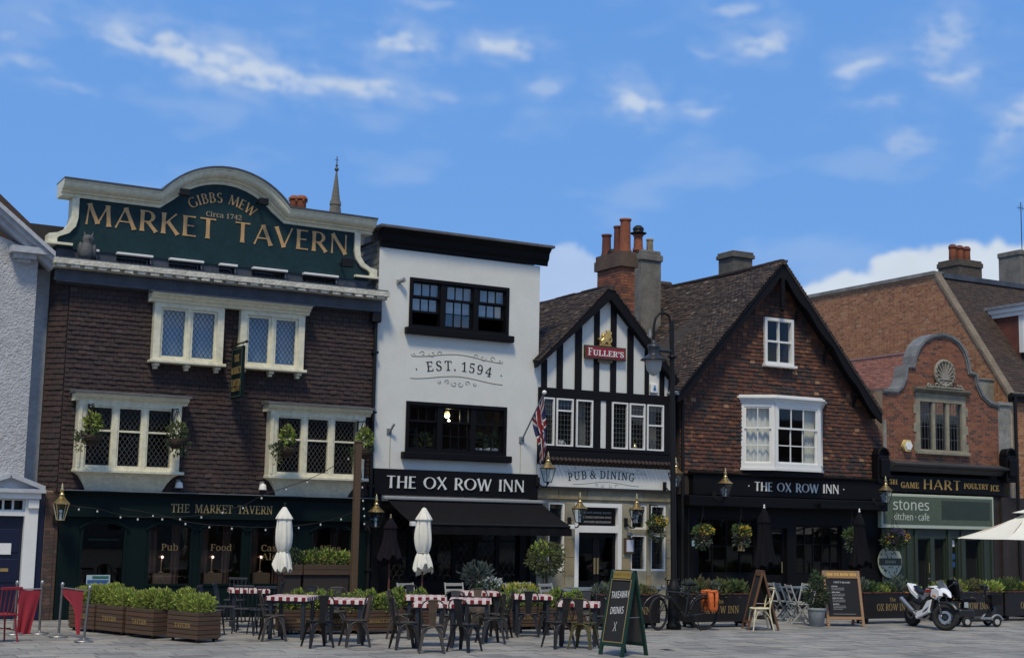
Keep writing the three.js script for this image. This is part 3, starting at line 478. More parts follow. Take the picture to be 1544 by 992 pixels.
// ---------------------------------------------------------------- the tavern
{
  const t = thing('tavern_building', 'brown tile-hung tavern with big curved green signboard and cream windows', 'pub');
  const X0 = 6.30, X1 = 13.37, YT = 7.0, YB = 2.62;
  const W1 = rect(232, 455, 333, 550, 0.12), W2 = rect(362, 468, 455, 558, 0.12), W3 = rect(119, 603, 269, 712, 0.32), W4 = rect(409, 611, 548, 722, 0.32);
  W2.y0 = W1.y0; W2.y1 = W1.y1; W4.y0 = W3.y0; W4.y1 = W3.y1;
  const holes = [W1, W2, W3, W4];
  const hp = holes.map((r) => [[r.x0 + 0.1, r.y0 + 0.1], [r.x1 - 0.1, r.y0 + 0.1], [r.x1 - 0.1, r.y1 - 0.1], [r.x0 + 0.1, r.y1 - 0.1]]);
  part('wall', poly([[X0, YB - 0.5], [X1, YB - 0.5], [X1, YT + 0.4], [X0, YT + 0.4]], -0.3, 0, hp), MT.dark, t);
  part('corner_wall', poly([[5.98, 0.32], [5.98, 0.6], [X0, 0.6], [X0, 0]].reverse(), 0, YT + 0.2).rotateX(-Math.PI / 2), MT.dark, t);
  roomShell(6.0, 13.36, [0, 2.75, 5.0, 7.4], -6, t);
  field(t, 'hanging_tile', { O: [0, 0, 0], U: [1, 0, 0], V: [0, 1, 0], outline: [[X0, YB], [X1, YB], [X1, YT], [X0, YT]], holes, len: 0.165, gauge: 0.1, gap: 0.007, thick: 0.03, tile: true, skew: 0.018, pick: PAL.tavern, indiv: 300, sag: (u, v) => 0.014 * noise.noise(u * 0.8, v * 0.8, 2) });
  field(t, 'corner_tile', { O: [5.98, 0, -0.32], U: [0.7071, 0, 0.7071], V: [0, 1, 0], outline: [[0, YB], [0.4526, YB], [0.4526, YT], [0, YT]], len: 0.17, gauge: 0.112, gap: 0.006, thick: 0.028, tile: true, skew: 0.008, pick: PAL.tavern, indiv: 40 });
  // slate band, dentil gutter cornice
  part('slate_band', [box(5.95, 13.42, 7.0, 7.25, 0.0, 0.14), mould([[0, 6.93], [0.2, 6.97], [0.2, 7.01], [0, 7.03]], 6.0, 13.4)], MT.lead, t);
  const gut = mat([0.68, 0.66, 0.56], { r: 0.8, map: T.worn, bump: T.lumps, bs: 0.01 });
  part('gutter_cornice', [box(5.86, 13.5, 7.315, 7.43, -0.05, 0.42), box(5.88, 13.48, 7.25, 7.315, -0.05, 0.30)], gut, t);
  for (let i = 0; i < 27; i++) { const x = 5.93 + i * 0.279; part('dentil', rbox(x, x + 0.19, 7.245 + rr(0, 0.012), 7.313, 0.30, 0.40 + rr(-0.012, 0.012), 0.01), gut, t); }
  part('lead_gutter', box(5.9, 13.46, 7.43, 7.46, -0.3, 0.4), MT.lead, t);
  part('flat_roof', box(6.0, 13.36, 7.36, 7.42, -6.2, -0.31), MT.lead, t);
  // signboard
  const cx = 9.56, cy = 9.88 - 1.904, R = 1.904, half = Math.asin(1.475 / R), pts = [[6.0, 9.17], [7.2, 9.17], [cx - 1.475, 9.17]];
  for (let i = 1; i < 20; i++) { const a = -half + 2 * half * i / 20; pts.push([cx + R * Math.sin(a), cy + R * Math.cos(a)]); }
  pts.push([cx + 1.475, 9.17], [12.2, 9.165], [13.2, 9.16]);
  const crn = part('sign_cornice', [band(pts, 0.02, 0.055, -0.5, 0.24), ...Array.from({ length: 8 }, (_, i) => { const a = i / 8 * 1.5708; return band(pts, 0.055 + 0.155 * Math.sin(a), 0.055 + 0.155 * Math.sin((i + 1) / 8 * 1.5708), -0.45, 0.01 + 0.2 * Math.cos(a + 0.1)); }), band(pts, 0.21, 0.25, -0.45, 0.025), band(pts, 0.25, 0.33, -0.45, -0.05)], MT.cream, t);
  part('lead_capping', band(pts, -0.02, 0.02, -0.55, 0.27), MT.lead, crn);
  const sideL = [[6.25, 8.82], [6.25, 8.42], [6.22, 8.26], [6.12, 8.12], [5.98, 8.04], [5.80, 8.0], [5.80, 7.82]], mir = (p) => [2 * cx - p[0] + 0.02, p[1]];
  const inner = (d) => [[6.39, 8.84], [6.39, 8.40], [6.35, 8.21], [6.22, 8.05], [6.02, 7.96], [5.98, 7.92], [5.98, 7.84]].map(([x, y]) => [x - d, y]);
  const inn = pts.map(([x, y], i) => i < 3 || i > pts.length - 4 ? [x, y - 0.3] : [cx + (x - cx) * (R - 0.3) / R, cy + (y - cy) * (R - 0.3) / R]).filter(([x]) => x > 6.3 && x < 12.75);
  part('signboard', poly([[5.98, 7.72], [13.16, 7.72], ...inner(0).map(mir).reverse(), ...inn.slice().reverse(), ...inner(0)], -0.4, -0.09), MT.teal, t);
  const trimL = [...sideL, [5.98, 7.82], ...inner(0).reverse()];
  part('side_trim', poly(trimL, -0.4, -0.02), MT.cream, t); part('side_trim', poly(trimL.map(mir).reverse(), -0.4, -0.02), MT.cream, t);
  part('trim_foot', box(5.76, 6.3, 7.78, 7.83, -0.4, 0.02), MT.cream, t); part('trim_foot', box(12.78, 13.36, 7.78, 7.83, -0.4, 0.02), MT.cream, t);
  const tx = (s, a, b, f) => { const A = at(...a, -0.09), B = at(...b, -0.09); return text(s, f, A.x, B.x, B.y, A.y, -0.09, 0.014); };
  const r1 = { a: at(128, 310, -0.09), b: at(325, 358, -0.09) }, r2 = { a: at(354, 333, -0.09), b: at(524, 384, -0.09) };
  const capY1 = r1.a.y - 0.015, capY0 = at(128, 338, -0.09).y - 0.0;
  const wordFit = (s, x0, x1) => inscribe(s, x0, x1, capY0, capY0 + 0.46, -0.09, 0.014, 0.13);
  part('lettering', [wordFit('MARKET', r1.a.x, at(326, 340, -0.09).x), wordFit('TAVERN', r2.a.x, r2.b.x)], MT.gold, t);
  part('lettering', inscribeAlong('GIBBS MEW', 0.23, (q) => { const a = -0.62 + 1.26 * q; return [cx - 0.03 + 1.2 * Math.sin(a), 7.93 + 1.2 * Math.cos(a)]; }, -0.09, 0.012), MT.gold, t);
  const ci = [at(310, 327, -0.09), at(364, 320, -0.09)]; part('lettering', text('Circa 1742', FT.sr, ci[0].x, ci[1].x, ci[0].y + 0.02, ci[0].y + 0.14, -0.09, 0.01), mat([0.36, 0.30, 0.20], { r: 0.5 }), t);
  // lead upstand with louvre slots below the signboard
  const slots = [[133, 147], [177, 229], [257, 306], [333, 357], [383, 433], [460, 510]].map(([a, b]) => [at(a, 380, 0).x, at(b, 380, 0).x]);
  part('lead_upstand', poly(rpts({ x0: 6.0, x1: 13.14, y0: 7.43, y1: 7.74 }), -0.39, -0.12, slots.map(([x0, x1]) => rpts({ x0, x1, y0: 7.5, y1: 7.70 }))), MT.lead, t);
  for (const [x0, x1] of slots) {
    const s = part('vent_slot', [box(x0, x1, 7.5, 7.70, -0.42, -0.395)], MT.lead, t);
    part('slot_head', rbox(x0 - 0.02, x1 + 0.02, 7.70, 7.75, -0.12, 0.04, 0.008), MT.whitePaint, s);
    const n = Math.round((x1 - x0) / 0.09); const g = []; for (let i = 0; i < n; i++) g.push(box(x0 + 0.02 + i * 0.09, x0 + 0.05 + i * 0.09, 7.5, 7.6, -0.2, -0.16)); part('louvre', [...g, plank([x0 + 0.02, 7.69, -0.08], [x1 - 0.02, 7.69, -0.08], 0.02, 0.02), plank([x1 - 0.03, 7.69, -0.03], [x1 - 0.03, 7.55, 0.02], 0.025, 0.025)], MT.lead, s);
  }
  // upper windows
  const wh = (w, name) => {
    const f = part('window', [box(w.x0, w.x1, w.y0, w.y0 + 0.05, -0.02, 0.2), box(w.x0, w.x1, w.y1 - 0.1, w.y1, -0.02, 0.2), box(w.x0, w.x0 + 0.15, w.y0 + 0.05, w.y1 - 0.1, -0.02, 0.2), box(w.x1 - 0.15, w.x1, w.y0 + 0.05, w.y1 - 0.1, -0.02, 0.2), box((w.x0 + w.x1) / 2 - 0.035, (w.x0 + w.x1) / 2 + 0.035, w.y0 + 0.05, w.y1 - 0.1, -0.02, 0.18)], MT.cream, t);
    const iw = (w.x1 - w.x0 - 0.3) / 2;
    for (let i = 0; i < 2; i++) {
      const c = { x0: w.x0 + 0.15 + i * iw + (i ? 0.035 : 0), x1: w.x0 + 0.15 + (i + 1) * iw - (i ? 0 : 0.035), y0: w.y0 + 0.05, y1: w.y1 - 0.1 };
      part('pane', sheet(c.x0 + 0.05, c.x1 - 0.05, c.y0 + 0.05, c.y1 - 0.05, 0), MT.skyGlass, f).position.z = 0.105;
      part('casement', [box(c.x0, c.x1, c.y0, c.y0 + 0.055, 0.09, 0.15), box(c.x0, c.x1, c.y1 - 0.055, c.y1, 0.09, 0.15), box(c.x0, c.x0 + 0.055, c.y0 + 0.055, c.y1 - 0.055, 0.09, 0.15), box(c.x1 - 0.055, c.x1, c.y0 + 0.055, c.y1 - 0.055, 0.09, 0.15)], MT.cream, f);
      part('leading', lattice({ x0: c.x0 + 0.055, x1: c.x1 - 0.055, y0: c.y0 + 0.055, y1: c.y1 - 0.055 }, 0.115, 0.1, 0.010), MT.leading, f);
    }
    part('sill', rbox(w.x0 - 0.06, w.x1 + 0.06, w.y0 - 0.06, w.y0 + 0.003, 0.0, 0.30, 0.012), MT.cream, f);
    for (const x of [w.x0 + 0.1, (w.x0 + w.x1) / 2, w.x1 - 0.1]) part('corbel', [rbox(x - 0.06, x + 0.06, w.y0 - 0.13, w.y0 - 0.062, 0.02, 0.22, 0.01), rbox(x - 0.045, x + 0.045, w.y0 - 0.19, w.y0 - 0.13, 0.02, 0.14, 0.01)], MT.cream, f);
    part('sky_tint_sheet', drape(w.x0 + 0.1, w.x1 - 0.1, w.y0 + 0.12, w.y1 - 0.12, -0.12, 5, 0.015), mat([0.30, 0.42, 0.58], { r: 0.9, side: THREE.DoubleSide }), f);  // blue cloth added behind the panes, its colour stands in for reflected sky
  };
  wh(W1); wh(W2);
  const hx0 = at(226, 445, 0.2).x, hx1 = at(466, 460, 0.2).x, hy = W1.y1;
  part('window_hood', [mould([[0, hy - 0.002], [0.24, hy - 0.002], [0.26, hy + 0.05], [0.31, hy + 0.07], [0.34, hy + 0.12], [0.42, hy + 0.15], [0.42, hy + 0.18], [0, hy + 0.18]], hx0, hx1)], MT.cream, t);
  part('hood_slates', mould([[0, hy + 0.182], [0.45, hy + 0.182], [0.45, hy + 0.2], [0, hy + 0.28]], hx0 - 0.05, hx1 + 0.04), MT.lead, t);
  // lower oriel windows
  const oriel = (w) => {
    const zf = 0.32, f = part('window', [
      box(w.x0, w.x1, w.y1 - 0.09, w.y1, 0.0, zf), box(w.x0, w.x1, w.y0, w.y0 + 0.04, 0, zf), box(w.x0, w.x0 + 0.16, w.y0 + 0.04, w.y1 - 0.09, 0, zf), box(w.x1 - 0.16, w.x1, w.y0 + 0.04, w.y1 - 0.09, 0, zf),
      box(w.x0 + 0.02, w.x0 + 0.07, w.y0 + 0.04, w.y1 - 0.09, zf, zf + 0.03), box(w.x1 - 0.07, w.x1 - 0.02, w.y0 + 0.04, w.y1 - 0.09, zf, zf + 0.03)], MT.cream, t);
    const ix = w.x0 + 0.16, iw = (w.x1 - w.x0 - 0.32) / 3;
    for (let i = 0; i < 3; i++) {
      const a = ix + i * iw + (i ? 0.045 : 0.0), b = ix + (i + 1) * iw - (i < 2 ? 0.045 : 0), y0 = w.y0 + 0.04, y1 = w.y1 - 0.09, ym = y0 + (y1 - y0) * 0.6;
      const s = part('sash', [box(a, b, y0, y0 + 0.05, 0.2, 0.29), box(a, b, y1 - 0.04, y1, 0.2, 0.29), box(a, a + 0.035, y0 + 0.05, y1 - 0.04, 0.2, 0.29), box(b - 0.035, b, y0 + 0.05, y1 - 0.04, 0.2, 0.29), box(a + 0.035, b - 0.035, ym - 0.02, ym + 0.02, 0.2, 0.28)], MT.cream, f);
      if (i < 2) s.geometry = M([s.geometry, box(b, b + 0.09, y0, y1, 0.1, 0.31)]);
      for (const [u, v] of [[y0 + 0.05, ym], [ym, y1 - 0.04]]) part('pane', sheet(a + 0.04, b - 0.04, u, v, 0), MT.glass, f).position.z = 0.235;
      part('leading', [...lattice({ x0: a + 0.05, x1: b - 0.05, y0: y0 + 0.06, y1: ym - 0.022 }, 0.242, 0.1, 0.008), ...lattice({ x0: a + 0.05, x1: b - 0.05, y0: ym + 0.022, y1: y1 - 0.05 }, 0.242, 0.1, 0.008)], mat([0.11, 0.11, 0.105], { r: 0.5, m: 0.4 }), f);
    }
    part('sill', rbox(w.x0 - 0.02, w.x1 + 0.1, w.y0 - 0.06, w.y0 + 0.003, 0, zf + 0.07, 0.01), MT.cream, f);
    const rings = []; for (let k = 0; k <= 7; k++) { const q = k / 7, s = Math.pow(q, 0.55) * 0.30, y = w.y0 - 0.06 - 0.42 * q, z = 0.30 * (1 - Math.pow(q, 0.6)) + 0.03; rings.push([[w.x0 + s, y, 0.001], [w.x1 - s, y, 0.001], [w.x1 - s, y, z], [w.x0 + s, y, z]]); }
    part('apron', [loft(rings.reverse()), box(w.x0 + 0.27, w.x1 - 0.27, w.y0 - 0.5, w.y0 - 0.46, 0, 0.08)], MT.cream, f);
    part('hood', mould([[0, w.y1 - 0.003], [zf, w.y1 - 0.003], [zf + 0.02, w.y1 + 0.04], [zf + 0.1, w.y1 + 0.08], [zf + 0.14, w.y1 + 0.15], [0, w.y1 + 0.15]], w.x0 - 0.1, w.x1 + 0.12), MT.cream, f);
    part('lead_roof', mould([[0, w.y1 + 0.152], [zf + 0.2, w.y1 + 0.152], [zf + 0.2, w.y1 + 0.18], [0.02, w.y1 + 0.24], [0, w.y1 + 0.24]], w.x0 - 0.14, w.x1 + 0.16), mat([0.13, 0.14, 0.155], { r: 0.6, m: 0.1, map: T.worn }), f);
  };
  oriel(W3); oriel(W4);
  // shopfront
  const SX0 = at(89, 800, 0.1).x, SX1 = 13.33, SY = 2.60;
  const aw = [[118, 188], [220, 289], [299, 366], [374, 444], [467, 529]].map(([a, b]) => [at(a, 840, 0.05).x, at(b, 840, 0.05).x]);
  const yS = at(200, 797, 0.05).y, yA = at(200, 786, 0.05).y, yW = at(200, 884, 0.05).y;
  const arch = (x0, x1, y0, e = 0) => { const p = [[x0 - e, y0 - e], [x1 + e, y0 - e], [x1 + e, yS]]; for (let k = 1; k < 10; k++) { const q = 1 - k / 10; p.push([x0 - e + (x1 - x0 + 2 * e) * q, yS + (yA - yS + e) * Math.sin(Math.PI * q) ** 0.8]); } p.push([x0 - e, yS]); return p; };
  part('shopfront', poly([[SX0, 0], [SX1, 0], [SX1, SY - 0.02], [SX0, SY - 0.02]], -0.12, 0.05, aw.map(([a, b]) => arch(a, b, yW))), MT.green, t);
  part('fascia', [box(SX0, SX1, 2.14, 2.53, 0.05, 0.14), mould([[0.05, 2.53], [0.16, 2.53], [0.2, 2.58], [0.27, 2.6], [0.27, 2.63], [0.05, 2.63]], SX0, SX1 + 0.03), box(SX0, SX1, 2.10, 2.14, 0.05, 0.16)], MT.green, t);
  part('drip_edge', box(SX0 - 0.03, SX1 + 0.03, 2.632, 2.645, 0, 0.29), mat([0.22, 0.23, 0.24], { r: 0.5, m: 0.3 }), t);
  { const a = at(257, 775, 0.14), b = at(410, 779, 0.14); part('lettering', text('THE  MARKET  TAVERN', FT.sr, a.x, b.x, 2.23, 2.41, 0.14, 0.006), mat([0.33, 0.245, 0.11], { r: 0.5 }), t); }
  const wtx = ['', 'Pub', 'Food', 'Cask\nAles', 'Wine'];
  aw.forEach(([a, b], i) => {
    const f = part('window', [poly(arch(a, b, yW), 0.0, 0.075, [arch(a, b, yW, -0.05)]), ...(i === 0 ? [box((a + b) / 2 - 0.3, (a + b) / 2 + 0.32, yS - 0.26, yS - 0.22, 0, 0.03)] : [])], MT.green, t);
    part('pane', new THREE.ShapeGeometry(new THREE.Shape(arch(a, b, yW, -0.04).map(([x, y]) => new THREE.Vector2(x, y)))).translate(0, 0, 0.022), MT.glass, f);
    part('arch_moulding', band(arch(a, b, yW, 0.05).slice(2).reverse(), 0, 0.035, 0.05, 0.1), MT.green, f);
    part('stall_panel', [rbox(a, b, 0.15, yW - 0.12, 0.05, 0.075, 0.02)], MT.green, f);
    if (wtx[i]) wtx[i].split('\n').forEach((s, k) => part('gold_script', text(s, FT.sr, (a + b) / 2 - 0.06 * s.length, (a + b) / 2 + 0.06 * s.length, 1.42 - k * 0.19, 1.57 - k * 0.19, 0.026, 0.003), mat([0.17, 0.12, 0.055], { r: 0.5 }), f));
    // lamp on the sill inside
    if (i > 0) for (const q of [0.28, 0.78]) part('curtain', drape(a + (b - a) * q - 0.09, a + (b - a) * q + 0.09, 0.5, 2.0, -0.5, 2, 0.03), mat([0.10, 0.055, 0.04], { r: 0.95, side: THREE.DoubleSide }), f);
  });
  // brick pier
  const px0 = at(62.5, 850).x, px1 = SX0 - 0.01;
  part('pier', box(px0, px1, 0, 2.62, -0.32, -0.02), MT.mortar, t);
  field(t, 'pier_brick', { O: [0, 0, -0.02], U: [1, 0, 0], V: [0, 1, 0], outline: [[px0, 0], [px1, 0], [px1, 2.6], [px0, 2.6]], len: 0.225, gauge: 0.075, gap: 0.01, thick: 0.012, pick: PAL.pier, indiv: 110 });
  // rainwater pipe
  part('rain_pipe', [bar([13.30, 0, 0.1], [13.30, 6.75, 0.1], 0.045, 0.045, 10), rbox(13.16, 13.4, 6.72, 6.98, 0.02, 0.22, 0.03), ...[1, 2.9, 4.6, 6].map((y) => box(13.23, 13.37, y, y + 0.05, 0.0, 0.16))], MT.iron, t);
  // roof chimney
  const c0 = at(433, 319, -3), c1 = at(476, 324, -3);
  part('chimney', [box(c0.x, c1.x, 7.3, c0.y - 0.12, -3.9, -3), box(c0.x - 0.04, c1.x + 0.05, c0.y - 0.12, c0.y, -3.95, -2.96)], MT.cement, t);
  for (const [a, dz] of [[443, -0.55], [454, -0.2]]) { const p = at(a, 316, -3 + dz), h = 0.26; part('chimney_pot', [lathe([[0, 0], [0.115, 0], [0.12, h], [0.135, h + 0.02]], 14).translate(p.x, p.y - 0.05, p.z), lathe([[0.145, h + 0.05], [0.14, h + 0.1], [0.09, h + 0.15], [0, h + 0.17]], 14).translate(p.x, p.y - 0.05, p.z), ...[0, 1, 2, 3].map((k) => bar([p.x + 0.13 * Math.cos(k * 1.57), p.y + h - 0.06, p.z + 0.13 * Math.sin(k * 1.57)], [p.x + 0.13 * Math.cos(k * 1.57), p.y + h + 0.04, p.z + 0.13 * Math.sin(k * 1.57)], 0.03))], MT.terracotta, t); }
}
// lamps lit inside the tavern windows
for (const [px, py] of [[243, 840], [319, 840], [392, 840]]) {
  const p = at(px, py, -0.22), l = thing('table_lamp', 'small lit table lamp glowing behind a tavern window', 'lamp', 'lit lamps behind the tavern windows');
  part('base', [lathe([[0, 0], [0.07, 0], [0.06, 0.02], [0.015, 0.04], [0.012, 0.3], [0, 0.3]], 10).translate(p.x, p.y - 0.34, p.z), box(p.x - 0.2, p.x + 0.2, 0.02, p.y - 0.345, p.z - 0.15, p.z + 0.12)], MT.brownWood, l);
  part('lamp_shade', lathe([[0.02, 0.05], [0.075, -0.01]], 14).translate(p.x, p.y, p.z), mat([0.12, 0.03, 0.02], { r: 0.9, side: THREE.DoubleSide, trans: 0.2 }), l);
  part('bulb', ball(0.03, p.x, p.y - 0.0, p.z + 0.05, 10, 8), mat([1, 0.8, 0.6], { em: [1, 0.8, 0.66], ei: 1.6 }), l);
  const q = new THREE.PointLight(C(1, 0.75, 0.55), 0.05); q.position.set(p.x, p.y - 0.02, p.z + 0.05); q.castShadow = true; l.add(q);
}

// ---------------------------------------------------------------- white rendered inn
{
  const t = thing('white_inn_building', 'narrow white rendered inn with black windows, black cornice and black awning', 'pub');
  const X0 = 13.385, X1 = 17.78, Y1 = 8.55;
  const U = rect(618, 418, 767, 508), L = rect(612, 604, 763, 690);
  U.y1 = 7.91; U.y0 = 6.70; L.y1 = 4.95; L.y0 = 3.75; U.x0 = L.x0 = 14.185; U.x1 = L.x1 = 16.9;
  const S = { x0: 13.75, x1: 17.4, y0: 0.85, y1: 2.25 };
  part('wall', poly(rpts({ x0: X0, x1: X1, y0: 0, y1: Y1 }), -0.3, 0, [rpts(U), rpts(L), rpts({ x0: 13.6, x1: 17.6, y0: 0.01, y1: 2.6 })]), MT.render, t);
  part('side_wall', [box(X0, X0 + 0.3, 0, 8.7, -8, -0.3), box(X1 - 0.3, X1, 0, 8.7, -8, -0.3), box(X0, X1, 0, 8.7, -8.3, -8)], MT.render, t);
  roomShell(X0 + 0.31, X1 - 0.31, [0, 2.95, 5.6, 8.5], -6, t);
  field(t, 'side_slate', { O: [X0 - 0.02, 0, -6], U: [0, 0, 1], V: [0, 1, 0], outline: [[0, 7.3], [5.98, 7.3], [5.98, 8.72], [0, 8.72]], len: 0.3, gauge: 0.15, gap: 0.008, thick: 0.02, tile: true, skew: 0.01, pick: PAL.slate, indiv: 90 });
  // cornice
  part('cornice', [mould([[0, 8.57], [0.04, 8.57], [0.05, 8.66], [0.1, 8.72], [0.13, 8.87], [0.21, 8.94], [0.24, 8.99], [0, 8.99]], X0 - 0.02, X1 + 0.2)], MT.black, t);
  part('lead_capping', [rbox(X0 - 0.12, X1 + 0.26, 8.99, 9.06, -0.6, 0.30, 0.015), box(X0 - 0.1, X0 + 0.3, 8.72, 8.985, -6, -0.3)], mat([0.13, 0.125, 0.13], { r: 0.6, map: T.worn }), t);
  part('flat_roof', box(X0, X1, 8.7, 8.76, -8.2, -0.4), MT.lead, t);
  // sash windows
  const sash = (r, upper) => {
    const outer = part('window', [box(r.x0, r.x1, r.y0, r.y0 + 0.08, -0.2, 0.03), box(r.x0, r.x1, r.y1 - 0.08, r.y1, -0.2, 0.03), box(r.x0, r.x0 + 0.08, r.y0 + 0.08, r.y1 - 0.08, -0.2, 0.03), box(r.x1 - 0.08, r.x1, r.y0 + 0.08, r.y1 - 0.08, -0.2, 0.03)], MT.black, t);
    const iw = (r.x1 - r.x0 - 0.16 - 0.28) / 3, h = r.y1 - r.y0 - 0.16;
    for (let i = 0; i < 3; i++) {
      const x0 = r.x0 + 0.08 + i * (iw + 0.14), x1 = x0 + iw;
      if (i < 2) outer.geometry = M([outer.geometry, box(x1, x1 + 0.14, r.y0 + 0.08, r.y1 - 0.08, -0.2, 0.0)]);
      const open = upper && i !== 1, gs = [], panes = [];
      const leafSash = (ya, yb, rows, z) => {
        gs.push(box(x0, x1, ya, ya + 0.05, z - 0.025, z + 0.025), box(x0, x1, yb - 0.045, yb, z - 0.025, z + 0.025), box(x0, x0 + 0.05, ya + 0.05, yb - 0.045, z - 0.025, z + 0.025), box(x1 - 0.05, x1, ya + 0.05, yb - 0.045, z - 0.025, z + 0.025));
        for (let a = 1; a < 3; a++) { const x = x0 + 0.05 + (iw - 0.1) * a / 3; gs.push(box(x - 0.011, x + 0.011, ya + 0.05, yb - 0.045, z - 0.018, z + 0.018)); }
        for (let b = 1; b < rows; b++) { const y = ya + 0.05 + (yb - ya - 0.095) * b / rows; gs.push(box(x0 + 0.05, x1 - 0.05, y - 0.011, y + 0.011, z - 0.017, z + 0.017)); }
        for (let a = 0; a < 3; a++) for (let b = 0; b < rows; b++) { const w = (iw - 0.1) / 3, hh = (yb - ya - 0.095) / rows; panes.push([x0 + 0.05 + w * a, ya + 0.05 + hh * b, w, hh, z]); }
      };
      const y0 = r.y0 + 0.08, y1 = r.y1 - 0.08;
      if (open) { leafSash(y0 + h * 0.64, y1, 1, -0.06); leafSash(y0 + h * 0.30, y0 + h * 0.66, 1, -0.12); } else { leafSash(y0 + h * 0.62, y1, 1, -0.06); leafSash(y0, y0 + h * 0.66, 2, -0.12); }
      const s = part('sash', gs, MT.black, outer);
      for (const [px, py, w, hh, z] of panes) { const p = part('pane', new THREE.PlaneGeometry(w, hh).rotateX(rr(-1, 1) * 0.012).rotateY(rr(-1, 1) * 0.012), upper ? MT.skyGlass : MT.glass, outer); p.position.set(px + w / 2, py + hh / 2, z); }
      if (upper) part('sky_tint_sheet', box(x0, x1, y0 + h * 0.34, y1, -0.28, -0.27), mat([0.42, 0.46, 0.50], { r: 0.9 }), outer);  // pale sheet added behind upper panes, mirrored sky put into its colour
    }
    part('sill', rbox(r.x0 - 0.1, r.x1 + 0.1, r.y0 - 0.16, r.y0 + 0.002, -0.1, 0.16, 0.02), MT.black, outer);
  };
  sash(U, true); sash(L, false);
  // painted lettering and scrolls
  const mid = 15.52, e0 = at(641, 570), e1 = at(742, 572);
  const arcY = (x, k, y) => y + k * (1 - ((x - mid) / 1.0) ** 2);
  part('lettering', textAlong('EST. 1594', FT.sr, 0.235, (q) => { const x = e0.x + (e1.x - e0.x) * q; return [x, arcY(x, 0.11, 5.64)]; }, 0.001, 0.006, 1.0), MT.satin, t);
  part('lettering', [ball(0.018, e0.x - 0.24, 5.72, 0), ball(0.018, e1.x + 0.25, 5.72, 0)], MT.satin, t);
  const tan = mat([0.40, 0.36, 0.25], { r: 0.8 }), gr = mat([0.30, 0.31, 0.30], { r: 0.8 });
  const wave = (y, k, w) => tube(Array.from({ length: 15 }, (_, i) => { const u = i / 7 - 1; return [mid + u * w, y + k * (Math.cos(u * Math.PI) * 0.5 + 0.5), 0.003]; }), 0.010, 40, 5);
  const curl = (x, y, r, s, f) => tube(Array.from({ length: 16 }, (_, i) => { const a = i / 15 * 5.2, q = r * (1 - i / 19); return [x + f * (q * Math.cos(a) - r), y + s * q * Math.sin(a), 0.003]; }), 0.0095, 30, 5);
  const orn = (y, s) => [0, 1].flatMap((k) => { const f = k ? 1 : -1; return [curl(mid + f * 0.55, y, 0.07, s, f), curl(mid + f * 0.78, y - 0.01, 0.09, -s, f), curl(mid + f * 1.02, y - 0.03, 0.075, s, f), curl(mid + f * 1.24, y - 0.06, 0.06, -s, f)]; });
  part('scroll', [wave(6.03, 0.12, 1.2), wave(5.5, 0.12, 1.25)], tan, t); part('scroll', orn(6.13, 1), gr, t);
  part('scroll', [0, 1].flatMap((k) => { const f = k ? 1 : -1; return [curl(mid + f * 0.16, 5.44, 0.08, -1, f), curl(mid + f * 0.34, 5.46, 0.07, 1, f), curl(mid + f * 0.52, 5.46, 0.05, -1, f)]; }), gr, t);
  part('ground_pilaster', box(X0, 13.6, 0, 2.74, 0.002, 0.07), MT.black, t); part('ground_pilaster', box(17.6, X1, 0, 2.74, 0.002, 0.07), MT.black, t);
  // sign board with raised letters
  part('sign_board', rbox(X0 + 0.0, X1 - 0.01, 2.74, 3.34, 0.0, 0.1, 0.01), MT.black, t);
  { const a = at(582, 737, 0.1), b = at(790, 743, 0.1); part('raised_letters', inscribe('THE OX ROW INN', a.x, b.x, 2.90, 3.18, 0.1, 0.03, 0.11), MT.letter, t); }
  // shopfront under the awning
  const sf = part('shopfront', [box(13.6, 17.6, 0, 0.75, -0.25, -0.02), box(13.6, 17.6, 2.3, 2.6, -0.25, -0.02), ...[13.6, 17.35].map((x) => box(x, x + 0.25, 0.75, 2.3, -0.25, 0.0))], MT.black, t);
  for (let i = 0; i < 6; i++) { const x = 13.85 + i * 0.585; const w = win(t, { x0: x, x1: x + 0.583, y0: 0.75, y1: 2.3 }, { z: -0.12, fw: 0.05, cols: 1, ys: [0, 0.62, 1], bw: 0.04, m: MT.black, name: 'shop_window' }); part('leading', lattice({ x0: x + 0.05, x1: x + 0.53, y0: 0.8, y1: 2.25 }, -0.115, 0.16, 0.007), MT.leading, w); }
  // awning
  const a0 = { x0: at(583, 757, 0.1).x, x1: at(816, 759, 0.1).x, y: 2.64, z: 0.1 }, zf = 1.75, f0 = at(622, 789, zf), f1 = at(862, 795, zf);
  const N = 12, rows = []; for (let j = 0; j <= 6; j++) { const q = j / 6, r = []; for (let i = 0; i <= N; i++) { const u = i / N; r.push([a0.x0 + (f0.x - a0.x0) * q + ((a0.x1 - a0.x0) + ((f1.x - f0.x) - (a0.x1 - a0.x0)) * q) * u, a0.y + ((f0.y + f1.y) / 2 - a0.y) * q - 0.03 * Math.sin(q * 3.14), a0.z + (zf - a0.z) * q]); } rows.push(r); }
  const pos = []; for (let j = 0; j < 6; j++) for (let i = 0; i < N; i++) for (const [a, b] of [[j, i], [j + 1, i], [j + 1, i + 1], [j, i], [j + 1, i + 1], [j, i + 1]]) pos.push(...rows[a][b]);
  const fy = (f0.y + f1.y) / 2, vp = []; for (let i = 0; i < 40; i++) { const x = f0.x + (f1.x - f0.x) * i / 40, x2 = f0.x + (f1.x - f0.x) * (i + 1) / 40, z = zf + 0.012 * Math.sin(i * 1.3), z2 = zf + 0.012 * Math.sin((i + 1) * 1.3); vp.push(x, fy, zf, x, fy - 0.22, z, x2, fy - 0.22, z2, x, fy, zf, x2, fy - 0.22, z2, x2, fy, zf); }
